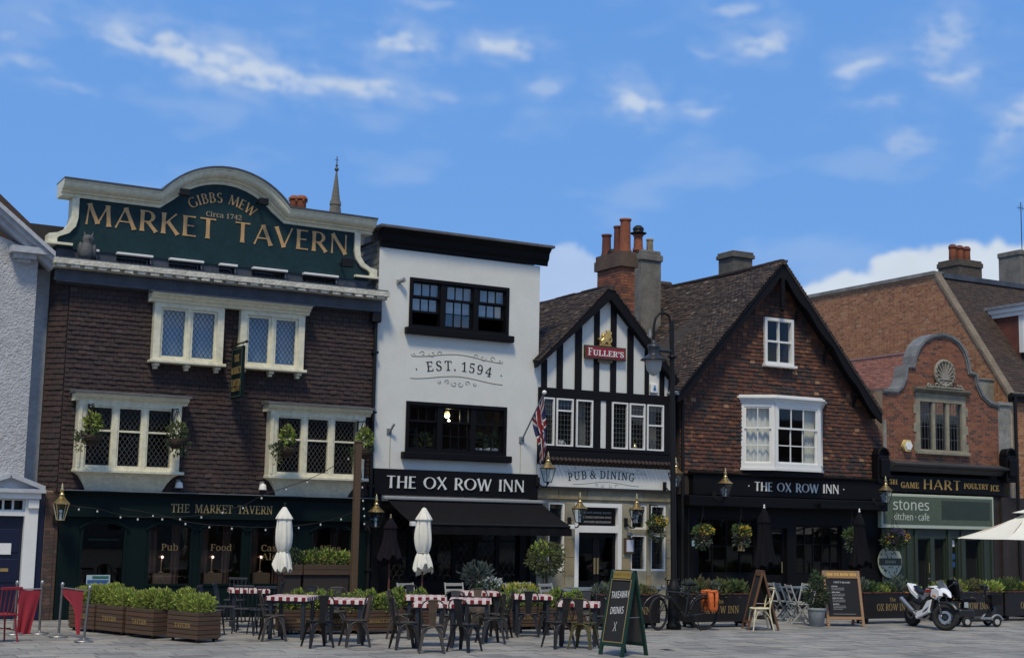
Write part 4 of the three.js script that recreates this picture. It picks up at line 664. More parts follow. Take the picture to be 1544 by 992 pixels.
  const ag = new THREE.BufferGeometry(); ag.setAttribute('position', new THREE.Float32BufferAttribute([...pos, ...vp], 3)); ag.computeVertexNormals();
  const aw = part('awning', [ag], MT.awning, t);
  part('awning_case', rbox(a0.x0 - 0.12, a0.x1 + 0.08, 2.62, 2.71, 0.1, 0.24, 0.03), mat([0.28, 0.29, 0.30], { r: 0.5 }), aw);
  part('front_rail', bar([f0.x - 0.02, fy, zf], [f1.x + 0.02, fy, zf], 0.025), MT.iron, aw);
  part('awning_arm', [bar([a0.x0 + 0.3, 2.5, 0.15], [f0.x + 0.5, fy - 0.02, zf - 0.05], 0.02), bar([a0.x1 - 0.3, 2.5, 0.15], [f1.x - 0.5, fy - 0.02, zf - 0.05], 0.02)], MT.iron, aw);
  for (const [p, x] of [[f0, 0], [f1, 0]]) part('end_cap', rbox(p.x - 0.05, p.x + 0.06, fy - 0.05, fy + 0.05, zf - 0.06, zf + 0.05, 0.01), MT.whitePaint, aw);
  // wall fittings
  const sl = at(603, 424, 0.1); part('security_lamp', [rbox(sl.x - 0.05, sl.x + 0.04, sl.y - 0.06, sl.y + 0.05, 0.0, 0.06, 0.01), bar([sl.x, sl.y, 0.03], [sl.x + 0.09, sl.y + 0.04, 0.16], 0.045, 0.06, 10)], mat([0.25, 0.26, 0.26], { r: 0.5 }), t);
  const fb = at(587, 650, 0.03); part('flag_bracket', [rbox(fb.x - 0.06, fb.x + 0.06, fb.y - 0.08, fb.y + 0.06, 0, 0.025, 0.008), bar([fb.x, fb.y - 0.03, 0.02], [fb.x + 0.06, fb.y + 0.16, 0.16], 0.028)], MT.leadPale, t);
  for (const [x, y] of [[at(588, 668).x, 3.35], [at(785, 668).x, 3.35]]) part('rust_streak', box(x - 0.012, x + 0.012, y + 0.01, at(588, 655).y, 0.0, 0.002), mat([0.52, 0.46, 0.34], { r: 0.9, map: T.worn }), t);
}
{ // lit pendant lamp inside the first-floor window of the white inn
  const l = thing('pendant_lamp', 'bright lit lamp glowing inside the lower white inn window', 'lamp'), p = at(674, 627, -0.45);
  part('cord', bar([p.x, p.y + 0.1, p.z], [p.x, 5.44, p.z], 0.006), MT.iron, l);
  part('lamp_shade', lathe([[0.03, 0.12], [0.06, 0.08], [0.08, 0.0]], 12).translate(p.x, p.y, p.z), mat([0.8, 0.75, 0.6], { r: 0.4, trans: 0.5, side: THREE.DoubleSide }), l);
  part('bulb', [ball(0.06, p.x, p.y, p.z, 12, 8), ball(0.035, p.x + 0.05, p.y - 0.12, p.z)], mat([1, 0.9, 0.7], { em: [1, 0.86, 0.58], ei: 6 }), l);
  const q = new THREE.PointLight(C(1, 0.85, 0.6), 0.5); q.position.set(p.x, p.y - 0.02, p.z + 0.08); q.castShadow = true; l.add(q);
}
// plants on the sill inside the first-floor window
for (const [i, px] of [640, 722, 748].entries()) { const p = at(px, 676, -0.3), l = thing('sill_plant', 'leafy pot plant in white trough inside lower white inn window', 'plant', 'sill plants inside the white inn'); part('trough', rbox(p.x - 0.22, p.x + 0.22, 3.76, p.y + 0.0, -0.42, -0.26, 0.015), MT.whitePaint, l); mesh('foliage', leaves([{ c: [p.x, p.y + 0.16, -0.34], r: [0.24, 0.2, 0.1], n: 130, s: 0.1, cols: LF.green }]), MT.leaf, l); }

// ---------------------------------------------------------------- half-timbered pub with stone ground floor
{
  const t = thing('timbered_pub_building', 'black and white half-timbered gabled pub with sandstone ground floor', 'pub');
  const X0 = 17.785, X1 = 21.95, ap = { x: 19.78, y: 8.2 }, eL = { x: 17.75, y: 6.22 }, eR = { x: 22.0, y: 5.85 };
  const roofY = (x) => x < ap.x ? ap.y - (ap.x - x) * (ap.y - eL.y) / (ap.x - eL.x) : ap.y - (x - ap.x) * (ap.y - eR.y) / (eR.x - ap.x);
  const beam = 5.46, sill = 4.03;
  const wl = [[817, 835], [838, 863.5], [868, 893]], wr = [[922, 946], [948.5, 972], [975, 1000]];
  const WN = [...wl, ...wr].map(([a, b]) => ({ x0: at(a, 640, 0.03).x, x1: at(b, 640, 0.03).x, y0: 4.07, y1: 5.26 }));
  part('window_wall', poly([[X0, 3.6], [X1, 3.6], [X1, 5.3], [X0, 5.3]], -0.3, 0, WN.map((w) => rpts({ x0: w.x0 + 0.02, x1: w.x1 - 0.02, y0: w.y0 + 0.02, y1: w.y1 - 0.02 }))), MT.timber, t);
  part('plaster_panel', box(at(904.5, 640).x, at(913, 640).x, 4.05, 5.29, 0.001, 0.02), MT.render, t);
  part('gable_wall', poly([[X0, 5.301], [X1, 5.301], [X1, roofY(X1) - 0.05], [ap.x, ap.y - 0.05], [X0, roofY(X0) - 0.05]], -0.3, 0), MT.render, t);
  roomShell(X0 + 0.01, X1 - 0.01, [0, 3.3, 5.9], -5, t);
  // studs between the white panels (px edges of the panels on the gable)
  const pan = [[812, 816], [824.5, 839], [848, 866.5], [876.5, 895], [903, 920], [928.5, 945.5], [954.5, 972], [978, 994.5], [1001.5, 1008], [1012.5, 1018]].map(([a, b]) => [at(a, 560).x, at(b, 560).x]);
  for (let i = 0; i + 1 < pan.length; i++) { const a = pan[i][1], b = pan[i + 1][0], top = Math.min(roofY(a), roofY(b)) - 0.12; part('stud', rbox(a, b, beam + 0.05, top, -0.02, 0.035 + rr(-0.006, 0.006), 0.008), MT.timber, t); }
  part('beam', [rbox(X0, X1, 5.27, beam + 0.05, -0.02, 0.05, 0.01)], MT.timber, t);
  // boarding round the windows, with one narrow plaster panel
  const pw0 = at(904.5, 640).x, pw1 = at(913, 640).x, g1 = WN[0].x0 - 0.4, gs = [];
  const xsb = [[X0, WN[0].x0], [WN[0].x1, WN[1].x0], [WN[1].x1, WN[2].x0], [WN[2].x1, pw0], [pw1, WN[3].x0], [WN[3].x1, WN[4].x0], [WN[4].x1, WN[5].x0], [WN[5].x1, X1]];
  for (const [a, b] of xsb) if (b - a > 0.01) part('post', box(a, b, sill, 5.27, -0.02, 0.04), MT.timber, t);
  part('rail', [rbox(X0, X1, 3.98, 4.07, -0.02, 0.06, 0.01), box(X0, X1, 3.70, 3.98, -0.02, 0.045)], MT.timber, t);
  WN.forEach((w, i) => {
    const k = i % 3, mid = i < 3 ? (k === 1 ? 0.76 : null) : (k === 1 ? 0.74 : k === 2 ? 0.55 : null);
    const f = win(t, w, { z: 0.04, fw: 0.038, fd: 0.07, ys: mid ? [0, mid, 1] : [0, 1], bw: 0.04 });
    part('leading', grid({ x0: w.x0 + 0.045, x1: w.x1 - 0.045, y0: w.y0 + 0.045, y1: w.y1 - 0.045 }, 0.036, 4, 9, 0.009), mat([0.10, 0.105, 0.10], { r: 0.6 }), f);
    if (k === 2) part('curtain', drape(w.x0 + 0.14, w.x1 - 0.05, w.y0, w.y1, -0.2, 3, 0.02), mat([0.20, 0.20, 0.19], { r: 0.95, side: THREE.DoubleSide }), f);
  });
  // little tiled skirt with a scalloped edge
  const sk = []; for (let i = 0; i < 34; i++) { const x = X0 + 0.06 + i * 0.1215; sk.push(new THREE.CylinderGeometry(0.052, 0.052, 0.34, 8, 1, false, 0, Math.PI * 2).rotateX(1.12).translate(x, 3.67, 0.12)); }
  part('skirt_tiles', sk, mat([0.045, 0.028, 0.025], { r: 0.85, map: T.worn }), t);
  part('name_board', rbox(X0 + 0.01, X1 - 0.12, 3.06, 3.60, -0.02, 0.08, 0.008), MT.render, t);
  const mid = 19.78; { const a = at(856, 722, 0.08), b = at(957, 724, 0.08); part('lettering', textAlong('PUB & DINING', FT.sr, 0.195, (q) => { const x = a.x + (b.x - a.x) * q, u = (x - mid); return [x, 3.235 + 0.07 * (1 - (u / 1.0) ** 2)]; }, 0.08, 0.006, 0.95), MT.satin, t); }
  const gr = mat([0.36, 0.36, 0.34], { r: 0.8 });
  const wv = (y, k, w) => tube(Array.from({ length: 15 }, (_, i) => { const u = i / 7 - 1; return [mid + u * w, y + k * (Math.cos(u * Math.PI) * 0.5 + 0.5), 0.083]; }), 0.006, 40, 5);
  const curl = (x, y, r, s, f) => tube(Array.from({ length: 14 }, (_, i) => { const a = i / 13 * 5.2, q = r * (1 - i / 17); return [x + f * (q * Math.cos(a) - r), y + s * q * Math.sin(a), 0.083]; }), 0.006, 26, 5);
  part('scroll', [wv(3.44, 0.1, 1.25), wv(3.14, 0.08, 1.0), ...[1, -1].flatMap((f) => [curl(mid + f * 0.98, 3.52, 0.05, 1, f), curl(mid + f * 1.18, 3.49, 0.06, -1, f), curl(mid + f * 0.16, 3.13, 0.05, -1, f), curl(mid + f * 0.34, 3.13, 0.05, 1, f)])], gr, t);
  // sandstone ground floor
  const D = { x0: at(867, 800).x, x1: at(938, 800).x, y0: 0, y1: 2.68 };
  const LW = { x0: at(827, 800).x, x1: at(852, 800).x }, LL = { x0: at(805, 800).x + 0.02, x1: at(820, 800).x }, RW = { x0: at(952, 800).x, x1: at(976, 800).x }, R2 = { x0: at(982, 800).x, x1: at(1005, 800).x };
  const lights = [LL, LW, RW, R2].flatMap((w) => [{ ...w, y0: 2.05, y1: 2.68 }, { ...w, y0: 1.0, y1: 1.92 }]);
  part('stone_wall', poly(rpts({ x0: X0 + 0.005, x1: X1 - 0.1, y0: 0, y1: 3.05 }), -0.28, -0.02, [[[D.x0, 0.01], [D.x1, 0.01], [D.x1, D.y1], [D.x0, D.y1]], ...lights.map(rpts)]), MT.ashlar, t);
  // ashlar blocks of the frieze, jambs and plinth
  let bx = X0 + 0.01; const blocks = [0.62, 0.85, 0.98, 0.72, 0.86];
  for (const w of blocks) { const e = Math.min(bx + w - 0.008, X1 - 0.11); part('stone_block', rbox(bx, e, 2.76, 3.04, -0.02, 0.02 + rr(0, 0.008), 0.01), rnd() < 0.5 ? MT.sand : MT.ashlar, t); bx += w; }
  for (const [a, b] of [[at(852.5, 800).x, D.x0], [D.x1, RW.x0], [RW.x1, R2.x0], [at(820.5, 800).x, LW.x0], [R2.x1, X1 - 0.1]]) for (let k = 0; k < 5; k++) { const y = 0.42 + k * 0.455; part('stone_block', rbox(a + 0.004, b - 0.004, y, y + 0.447, -0.02, 0.006 + rr(0, 0.01), 0.008), rnd() < 0.6 ? MT.ashlar : MT.sand, t); }
  part('plinth', [rbox(X0 + 0.02, D.x0 - 0.01, 0, 0.42, -0.02, 0.06, 0.015), rbox(D.x1 + 0.01, X1 - 0.1, 0, 0.42, -0.02, 0.06, 0.015)], MT.ashlar, t);
  part('moulding', mould([[0, 3.0], [0.1, 3.0], [0.12, 3.05], [0, 3.055]], X0, X1 - 0.1), mat([0.06, 0.06, 0.06], { r: 0.6 }), t);
  lights.forEach((w) => { const f = win(t, w, { z: -0.08, fw: 0.05, fd: 0.09 }); part('leading', grid({ x0: w.x0 + 0.05, x1: w.x1 - 0.05, y0: w.y0 + 0.05, y1: w.y1 - 0.05 }, -0.085, 4, w.y1 > 2.2 ? 5 : 8, 0.007), MT.leading, f); });
  const fr = part('door_frame', [box(D.x0, D.x0 + 0.12, 0, D.y1, -0.2, 0.0), box(D.x1 - 0.12, D.x1, 0, D.y1, -0.2, 0.0), box(D.x0 + 0.12, D.x1 - 0.12, D.y1 - 0.1, D.y1, -0.2, 0), box(D.x0 + 0.12, D.x1 - 0.12, 1.95, 2.12, -0.2, 0)], MT.whitePaint, t);
  part('transom_sign', box(D.x0 + 0.14, D.x1 - 0.14, 2.14, D.y1 - 0.12, -0.14, -0.1), MT.satin, fr);
  ['PRIVATE DINING ROOMS', 'BUSINESS MEETING SPACE', 'UPSTAIRS RESTAURANT'].forEach((s, k) => part('lettering', text(s, FT.r, D.x0 + 0.3, D.x1 - 0.26, 2.42 - k * 0.115, 2.47 - k * 0.115, -0.1, 0.003), mat([0.34, 0.33, 0.31], { r: 0.6 }), fr));
  const dw = (D.x1 - D.x0 - 0.24) / 2;
  for (const k of [0, 1]) { const x0 = D.x0 + 0.12 + k * dw, d = part('door', [box(x0 + 0.003, x0 + dw - 0.003, 0.03, 0.75, -0.16, -0.11), box(x0 + 0.003, x0 + dw - 0.003, 1.83, 1.95, -0.16, -0.11), box(x0 + 0.003, x0 + 0.09, 0.75, 1.83, -0.16, -0.11), box(x0 + dw - 0.09, x0 + dw - 0.003, 0.75, 1.83, -0.16, -0.11)], MT.satin, t); part('pane', sheet(x0 + 0.09, x0 + dw - 0.09, 0.75, 1.83, -0.135), MT.glass, d); part('push_plate', box(x0 + (k ? 0.02 : dw - 0.075), x0 + (k ? 0.075 : dw - 0.02), 0.92, 1.32, -0.11, -0.095), MT.brass, d); }
  // menu case
  const mc = rect(943, 811, 957.5, 835, 0.08); const mcs = part('menu_case', [rbox(mc.x0, mc.x1, mc.y0, mc.y1, 0.0, 0.07, 0.01)], MT.brownWood, t); part('menu_paper', box(mc.x0 + 0.05, mc.x1 - 0.04, mc.y0 + 0.05, mc.y1 - 0.05, 0.07, 0.074), mat([0.55, 0.58, 0.66], { r: 0.6 }), mcs);
  const ml = at(950.5, 806, 0.08); part('menu_lamp', rbox(ml.x - 0.06, ml.x + 0.06, ml.y - 0.03, ml.y + 0.05, 0, 0.12, 0.02), MT.leadPale, mcs);
  // alarm box
  const ab = rect(981, 578, 991.5, 593, 0.05), abm = part('alarm_box', rbox(ab.x0, ab.x1, ab.y0, ab.y1, 0.0, 0.09, 0.02), MT.white, t); { const c = [(ab.x0 + ab.x1) / 2, (ab.y0 + ab.y1) / 2]; part('emblem', [ball(0.022, c[0], c[1] + 0.06, 0.085), poly([[c[0] - 0.05, c[1] - 0.07], [c[0] + 0.05, c[1] - 0.07], [c[0] + 0.035, c[1] + 0.03], [c[0] - 0.035, c[1] + 0.03]], 0.09, 0.093)], mat([0.05, 0.16, 0.30], { r: 0.4 }), abm); }
  // brewery sign with gilt griffin
  const fs = rect(882, 526, 943.5, 545, 0.1); fs.y1 = fs.y0 + 0.34; const sb = part('brewery_sign', [rbox(fs.x0, fs.x1, fs.y0, fs.y1, 0.04, 0.12, 0.01), box((fs.x0 + fs.x1) / 2 - 0.22, (fs.x0 + fs.x1) / 2 + 0.22, fs.y0 - 0.07, fs.y0 - 0.002, 0.04, 0.1)], mat([0.06, 0.045, 0.02], { r: 0.5 }), t);
  part('red_panel', box(fs.x0 + 0.04, fs.x1 - 0.04, fs.y0 + 0.04, fs.y1 - 0.04, 0.12, 0.127), MT.red, sb);
  part('lettering', [text('F', FT.sb, fs.x0 + 0.08, fs.x0 + 0.20, fs.y0 + 0.08, fs.y1 - 0.07, 0.127, 0.012), text("ULLER'S", FT.sb, fs.x0 + 0.225, fs.x1 - 0.08, fs.y0 + 0.08, fs.y1 - 0.11, 0.127, 0.012)], MT.letter, sb);
  const gx = (fs.x0 + fs.x1) / 2, gy = fs.y1, P = (l) => l.map(([x, y]) => [gx + x * 0.42, gy + y * 0.42]);
  part('gilt_griffin', [poly(P([[-0.42, 0.02], [0.42, 0.02], [0.42, 0.1], [-0.42, 0.1]]), 0.06, 0.13, [], 0.01), poly(P([[-0.3, 0.1], [-0.34, 0.35], [-0.2, 0.5], [-0.28, 0.62], [-0.2, 0.78], [-0.04, 0.82], [0.0, 0.7], [-0.1, 0.62], [-0.02, 0.5], [0.12, 0.46], [0.3, 0.3], [0.34, 0.1], [0.2, 0.1], [0.14, 0.24], [-0.02, 0.26], [-0.06, 0.1]]), 0.05, 0.14, [], 0.015), poly(P([[-0.02, 0.45], [0.08, 0.78], [0.02, 1.0], [0.2, 0.92], [0.24, 1.04], [0.34, 0.86], [0.44, 0.92], [0.4, 0.66], [0.46, 0.55], [0.3, 0.5], [0.16, 0.36]]), 0.06, 0.12, [], 0.012), poly(P([[0.28, 0.2], [0.44, 0.3], [0.46, 0.5], [0.38, 0.5], [0.36, 0.34], [0.26, 0.28]]), 0.06, 0.12), poly(P([[-0.3, 0.3], [-0.5, 0.4], [-0.5, 0.5], [-0.3, 0.44]]), 0.06, 0.12)], MT.goldLeaf, sb);
  // barge boards
  const bargeO = 0.22;
  part('barge_board', [poly([[eL.x - 0.12, roofY(eL.x) - 0.25], [ap.x, ap.y - 0.33], [ap.x, ap.y - 0.02], [eL.x - 0.12, roofY(eL.x) - 0.02]], 0.04, bargeO)], MT.timber, t);
  part('barge_board', [poly([[ap.x + 0.001, ap.y - 0.33], [eR.x + 0.05, eR.y - 0.26], [eR.x + 0.05, eR.y - 0.02], [ap.x + 0.001, ap.y - 0.02]], 0.04, bargeO)], MT.timber, t);
  // roof: gable running back, main roof behind
  const slope = (nm, A, B, z0, z1, pal, indiv, sag) => { const len = Math.hypot(B.x - A.x, B.y - A.y), v = [(B.x - A.x) / len, (B.y - A.y) / len, 0], L = B.x > A.x; field(t, nm, { O: L ? [A.x, A.y + 0.03, z0] : [A.x, A.y + 0.03, z1], U: [0, 0, L ? 1 : -1], V: v, outline: [[0, 0], [z1 - z0, 0], [z1 - z0, len], [0, len]], len: 0.17, gauge: 0.1, gap: 0.008, thick: 0.03, tile: true, skew: 0.014, pick: PAL.roof, indiv, sag }); };
  part('roof_deck', [poly([[eL.x - 0.1, roofY(eL.x - 0.1) - 0.02], [ap.x, ap.y - 0.02], [ap.x, ap.y + 0.02], [eL.x - 0.1, roofY(eL.x - 0.1) + 0.02]], -7, 0.2), poly([[ap.x, ap.y - 0.02], [eR.x + 0.1, roofY(eR.x + 0.1) - 0.02], [eR.x + 0.1, roofY(eR.x + 0.1) + 0.02], [ap.x, ap.y + 0.02]], -7, 0.2)], MT.dark, t);
  slope('roof_tile', { x: eL.x - 0.1, y: roofY(eL.x - 0.1) }, ap, -6.5, 0.24, null, 150, (u, v) => 0.035 * noise.noise(u * 0.6, v * 0.6, 7));
  slope('roof_tile', { x: eR.x + 0.1, y: roofY(eR.x + 0.1) }, ap, -6.5, 0.24, null, 0);
  const rg = []; for (let i = 0; i < 20; i++) rg.push(new THREE.CylinderGeometry(0.11, 0.11, 0.325, 10, 1, false, -1.7, 3.4).rotateX(Math.PI / 2).translate(ap.x, ap.y + 0.02 + 0.012 * rr(-1, 1), 0.08 - i * 0.33)); part('ridge_tiles', rg, mat([0.07, 0.05, 0.042], { r: 0.9, map: T.worn }), t);
  // main roof behind, ridge parallel to the front
  const zr = -5.2, mr = at(990, 429, zr), y0m = 6.2, z0m = zr + (mr.y - y0m) / 1.15, len = Math.hypot(mr.y - y0m, z0m - zr), xa = at(944, 440, zr).x, xv = (y) => 25.58 - (9.47 - y) * 0.905 - 0.12, xb = xv(mr.y), xe = xv(y0m);
  part('main_roof_deck', loft([[[xa, y0m - 0.05, z0m], [xa, mr.y - 0.05, zr], [xa, y0m - 0.05, zr - 2.5]], [[xe, y0m - 0.05, z0m], [xb, mr.y - 0.05, zr], [xe, y0m - 0.05, zr - 2.5]]]), MT.dark, t);
  field(t, 'main_roof_tile', { O: [xa, y0m, z0m], U: [1, 0, 0], V: [0, (mr.y - y0m) / len, (zr - z0m) / len], outline: [[0, 0], [xe - xa, 0], [xb - xa, len], [0, len]], len: 0.17, gauge: 0.1, gap: 0.008, thick: 0.03, tile: true, skew: 0.014, pick: PAL.roof, indiv: 120, sag: (u, v) => 0.03 * noise.noise(u * 0.7, v * 0.7, 3) });
  part('main_ridge', bar([xa, mr.y + 0.03, zr], [xb, mr.y + 0.03, zr], 0.1, 0.1, 10), mat([0.07, 0.05, 0.042], { r: 0.9, map: T.worn }), t);
  // brick chimney
  const cz = -0.9, c1 = at(936, 430, cz), c2 = at(957, 430, cz), cx0 = c1.x, cx1 = c2.x, cTop = at(936, 378, cz).y, cz1 = cz - 1.15, bT = at(936, 401, cz).y;
  const ch = part('chimney', [box(cx0, cx1, 6.8, bT + 0.02, cz1, cz), box(cx0 - 0.07, cx1 + 0.07, bT, bT + 0.26, cz1 - 0.07, cz + 0.07), box(cx0 - 0.04, cx1 + 0.04, bT + 0.26, cTop, cz1 - 0.04, cz + 0.04)], mat([0.13, 0.085, 0.06], { r: 0.95, map: T.worn, bump: T.rough, bs: 0.008 }), t);
  field(ch, 'brick', { O: [0, 0, cz], U: [1, 0, 0], V: [0, 1, 0], outline: [[cx0, 6.8], [cx1, 6.8], [cx1, bT], [cx0, bT]], len: 0.225, gauge: 0.075, gap: 0.01, thick: 0.01, pick: PAL.hart, indiv: 60 });
  field(ch, 'brick', { O: [cx0, 0, cz1], U: [0, 0, 1], V: [0, 1, 0], outline: [[0, 6.8], [cz - cz1, 6.8], [cz - cz1, bT], [0, bT]], len: 0.225, gauge: 0.075, gap: 0.01, thick: 0.01, pick: PAL.hart, indiv: 120 });
  const pot = (x, y, z, r, h, m, par, cap) => { const g = part('chimney_pot', lathe([[0, -0.06], [r * 1.12, -0.06], [r * 1.12, 0.04], [r * 0.95, 0.1], [r * 0.86, h - 0.06], [r * 1.02, h - 0.05], [r * 1.05, h], [r * 0.75, h], [r * 0.7, h - 0.3]], 16).translate(x, y, z), m, par); if (cap) part('cowl', [lathe([[r * 1.5, h + 0.02], [r * 1.7, h + 0.05], [r * 0.9, h + 0.07], [r * 1.1, h + 0.14], [r * 1.1, h + 0.2], [r * 0.6, h + 0.27], [0, h + 0.29]], 12).translate(x, y, z)], MT.iron, g); };
  const m = (cx0 + cx1) / 2; pot(m - 0.05, cTop, cz - 0.98, 0.14, 0.62, MT.terraDark, ch); pot(m, cTop, cz - 0.5, 0.12, 0.78, MT.terraDark, ch); pot(m + 0.02, cTop, cz - 0.16, 0.16, 0.92, MT.terracotta, ch);
  part('chimney_pot', lathe([[0, 0], [0.12, 0], [0.14, 0.12], [0.08, 0.2], [0, 0.22]], 12).translate(m, cTop - 0.02, cz - 0.76), MT.iron, ch);
  // rendered chimney
  const dz = -3.4, d0 = at(967, 400, dz), d1 = at(997, 400, dz), dT = at(980, 377, dz).y, ch2 = part('rendered_chimney', [box(d0.x - 0.0, d1.x, 6.8, dT - 0.3, dz - 1.0, dz), rbox(d0.x - 0.04, d1.x + 0.05, dT - 0.32, dT - 0.12, dz - 1.04, dz + 0.05, 0.03), rbox(d0.x + 0.02, d1.x, dT - 0.12, dT, dz - 1.0, dz, 0.03)], MT.cement, t);
  { const p = at(962.5, 374, dz - 0.3); pot(p.x, dT, dz - 0.3, 0.15, 0.48, MT.terracotta, ch2, true); const q = at(980, 374, dz - 0.4); pot(q.x, dT, dz - 0.4, 0.11, 0.42, MT.buffPot, ch2); }
}

// ---------------------------------------------------------------- tile-hung gabled inn
{
  const t = thing('tile_hung_inn_building', 'tall gabled inn hung with orange-brown tiles, white bay window, black shopfront', 'pub');
  const X0 = 22.1, X1 = 29.22, zo = 0.45, ap = { x: at(1182, 394, zo).x, y: at(1182, 394, zo).y }, eL = { x: at(1036, 575, zo).x, y: at(1036, 575, zo).y }, eR = { x: at(1331, 622, zo).x, y: at(1331, 622, zo).y };
  const roofY = (x) => x < ap.x ? ap.y - (ap.x - x) * (ap.y - eL.y) / (ap.x - eL.x) : ap.y - (x - ap.x) * (ap.y - eR.y) / (eR.x - ap.x);
  const yS = 3.58, W = rect(1152, 478, 1196, 553, 0.05);
  const b0 = at(1114, 600, 0.02).x + 0.1, z1 = 0.55, bm = at(1168.5, 650, z1).x, bmr = at(1236, 650, z1).x, br = bmr + 0.55, yB0 = 3.75, yB1 = at(1200, 607, z1).y - 0.05;
  const bay = { x0: b0 + 0.05, x1: br - 0.05, y0: yB0, y1: yB1 + 0.2 };
  const out = [[X0, yS - 0.6], [X1, yS - 0.6], [X1, roofY(X1) - 0.1], [ap.x, ap.y - 0.1], [X0, roofY(X0) - 0.1]];
  part('wall', poly(out, -0.3, 0, [rpts({ x0: W.x0 + 0.05, x1: W.x1 - 0.05, y0: W.y0 + 0.05, y1: W.y1 - 0.05 }), rpts({ x0: b0 + 0.15, x1: br - 0.15, y0: yB0 + 0.1, y1: yB1 - 0.1 })]), MT.dark, t);
  roomShell(X0 + 0.01, X1 - 0.01, [0, 3.45, 5.95, 6.2], -5.5, t);
  field(t, 'hanging_tile', { O: [0, 0, 0], U: [1, 0, 0], V: [0, 1, 0], outline: [[X0, yS - 0.02], [X1, yS - 0.02], [X1, roofY(X1) - 0.12], [ap.x, ap.y - 0.12], [X0, roofY(X0) - 0.12]], holes: [W, bay], len: 0.168, gauge: 0.105, gap: 0.008, thick: 0.034, tile: true, skew: 0.014, pick: (u, v) => { const n = noise.noise(u * 1.3, v * 1.3, 4.4); return n > 0.36 && rnd() < 0.3 ? [0.20, 0.088, 0.046] : n < -0.3 && rnd() < 0.5 ? [0.042, 0.032, 0.030] : PAL.ox(); }, indiv: 300, sag: (u, v) => 0.012 * noise.noise(u * 0.9, v * 0.9, 5) });
  // top sash
  const f = win(t, W, { z: 0.04, fw: 0.085, fd: 0.14, cols: 2, ys: [0, 0.5, 1], yw: [0.05], bw: 0.028 }); part('sill', rbox(W.x0 - 0.05, W.x1 + 0.05, W.y0 - 0.06, W.y0 + 0.002, 0, 0.2, 0.01), MT.whitePaint, f);
  // canted bay
  const bayW = part('bay_window', box(0, 0.01, 0, 0.01, 0, 0.01), MT.whitePaint, t) ;
  function facet(ax, az, bx, bz, cols, ysplit, curtain) { // a glazed face from (ax,az) to (bx,bz)
    const L = Math.hypot(bx - ax, bz - az), a = Math.atan2(-(bz - az), bx - ax), r = { x0: 0, x1: L, y0: yB0 + 0.12, y1: yB1 - 0.1 };
    const put = (o) => { o.position.set(ax, 0, az); o.rotation.y = a; };
    const gs = [box(0, L, r.y1, yB1, -0.06, 0.04), box(0, L, yB0, r.y0, -0.06, 0.04), box(0, 0.09, r.y0, r.y1, -0.06, 0.04), box(L - 0.09, L, r.y0, r.y1, -0.06, 0.04)];
    const y1 = r.y1, y0 = r.y0, ym = y0 + (y1 - y0) * ysplit, sx0 = 0.09, sx1 = L - 0.09;
    for (const [ya, yb, z, rows] of [[ym - 0.02, y1, -0.0, 1], [y0, ym + 0.03, -0.035, 2]]) {
      gs.push(box(sx0, sx1, ya, ya + 0.05, z - 0.02, z + 0.02), box(sx0, sx1, yb - 0.045, yb, z - 0.02, z + 0.02), box(sx0, sx0 + 0.05, ya + 0.05, yb - 0.045, z - 0.02, z + 0.02), box(sx1 - 0.05, sx1, ya + 0.05, yb - 0.045, z - 0.02, z + 0.02));
      for (let i = 1; i < cols; i++) { const x = sx0 + 0.05 + (sx1 - sx0 - 0.1) * i / cols; gs.push(box(x - 0.013, x + 0.013, ya + 0.05, yb - 0.045, z - 0.016, z + 0.016)); }
      for (let k = 1; k < rows; k++) { const y = ya + (yb - ya) * k / rows; gs.push(box(sx0 + 0.05, sx1 - 0.05, y - 0.013, y + 0.013, z - 0.0155, z + 0.0155)); }
      for (let i = 0; i < cols; i++) for (let k = 0; k < rows; k++) { const w = (sx1 - sx0 - 0.1) / cols, h = (yb - ya - 0.095) / rows; const p = part('pane', sheet(sx0 + 0.05 + w * i, sx0 + 0.05 + w * (i + 1), ya + 0.05 + h * k, ya + 0.05 + h * (k + 1), z), MT.glass, bayW); put(p); }
    }
    const s = part('sash', gs, MT.whitePaint, bayW); put(s);
    if (curtain) { const c = part('curtain', drape(curtain[0] * L, curtain[1] * L, y0, y1, -0.16, 5, 0.03), MT.curtain, bayW); put(c); }
  }
  facet(b0, 0, bm, z1, 2, 0.62, [0.06, 0.96]); facet(bm, z1, bmr, z1, 3, 0.62, [0.74, 0.97]); facet(bmr, z1, br, 0, 2, 0.62);
  const pl = (e, y0, y1) => poly([[b0 - e, 0.005], [b0 - e, -0.02 - e * 0.3], [bm - e * 0.4, -z1 - e], [bmr + e * 0.4, -z1 - e], [br + e, -0.02 - e * 0.3], [br + e, 0.005]], 0, y1 - y0).rotateX(-Math.PI / 2).translate(0, y0, 0);
  bayW.geometry.dispose(); bayW.geometry = M([pl(0.06, yB1, yB1 + 0.06), pl(0.1, yB1 + 0.06, yB1 + 0.12), pl(0.16, yB1 + 0.12, yB1 + 0.17), pl(0.1, yB1 + 0.17, yB1 + 0.21)]); part('bay_sill', pl(0.06, yB0 - 0.07, yB0 - 0.001), MT.whitePaint, bayW);
  part('bay_base', pl(-0.03, yB0 - 0.22, yB0 - 0.071), MT.black, bayW);
  // shop sign
  part('shop_sign', [rbox(at(1047, 730, 0.25).x, at(1341, 740, 0.25).x, 2.98, 3.5, 0.02, 0.22, 0.012), mould([[0.02, 3.5], [0.26, 3.5], [0.3, 3.55], [0.02, 3.6]], at(1047, 730, 0.25).x - 0.05, at(1341, 740, 0.25).x + 0.04)], MT.black, t);
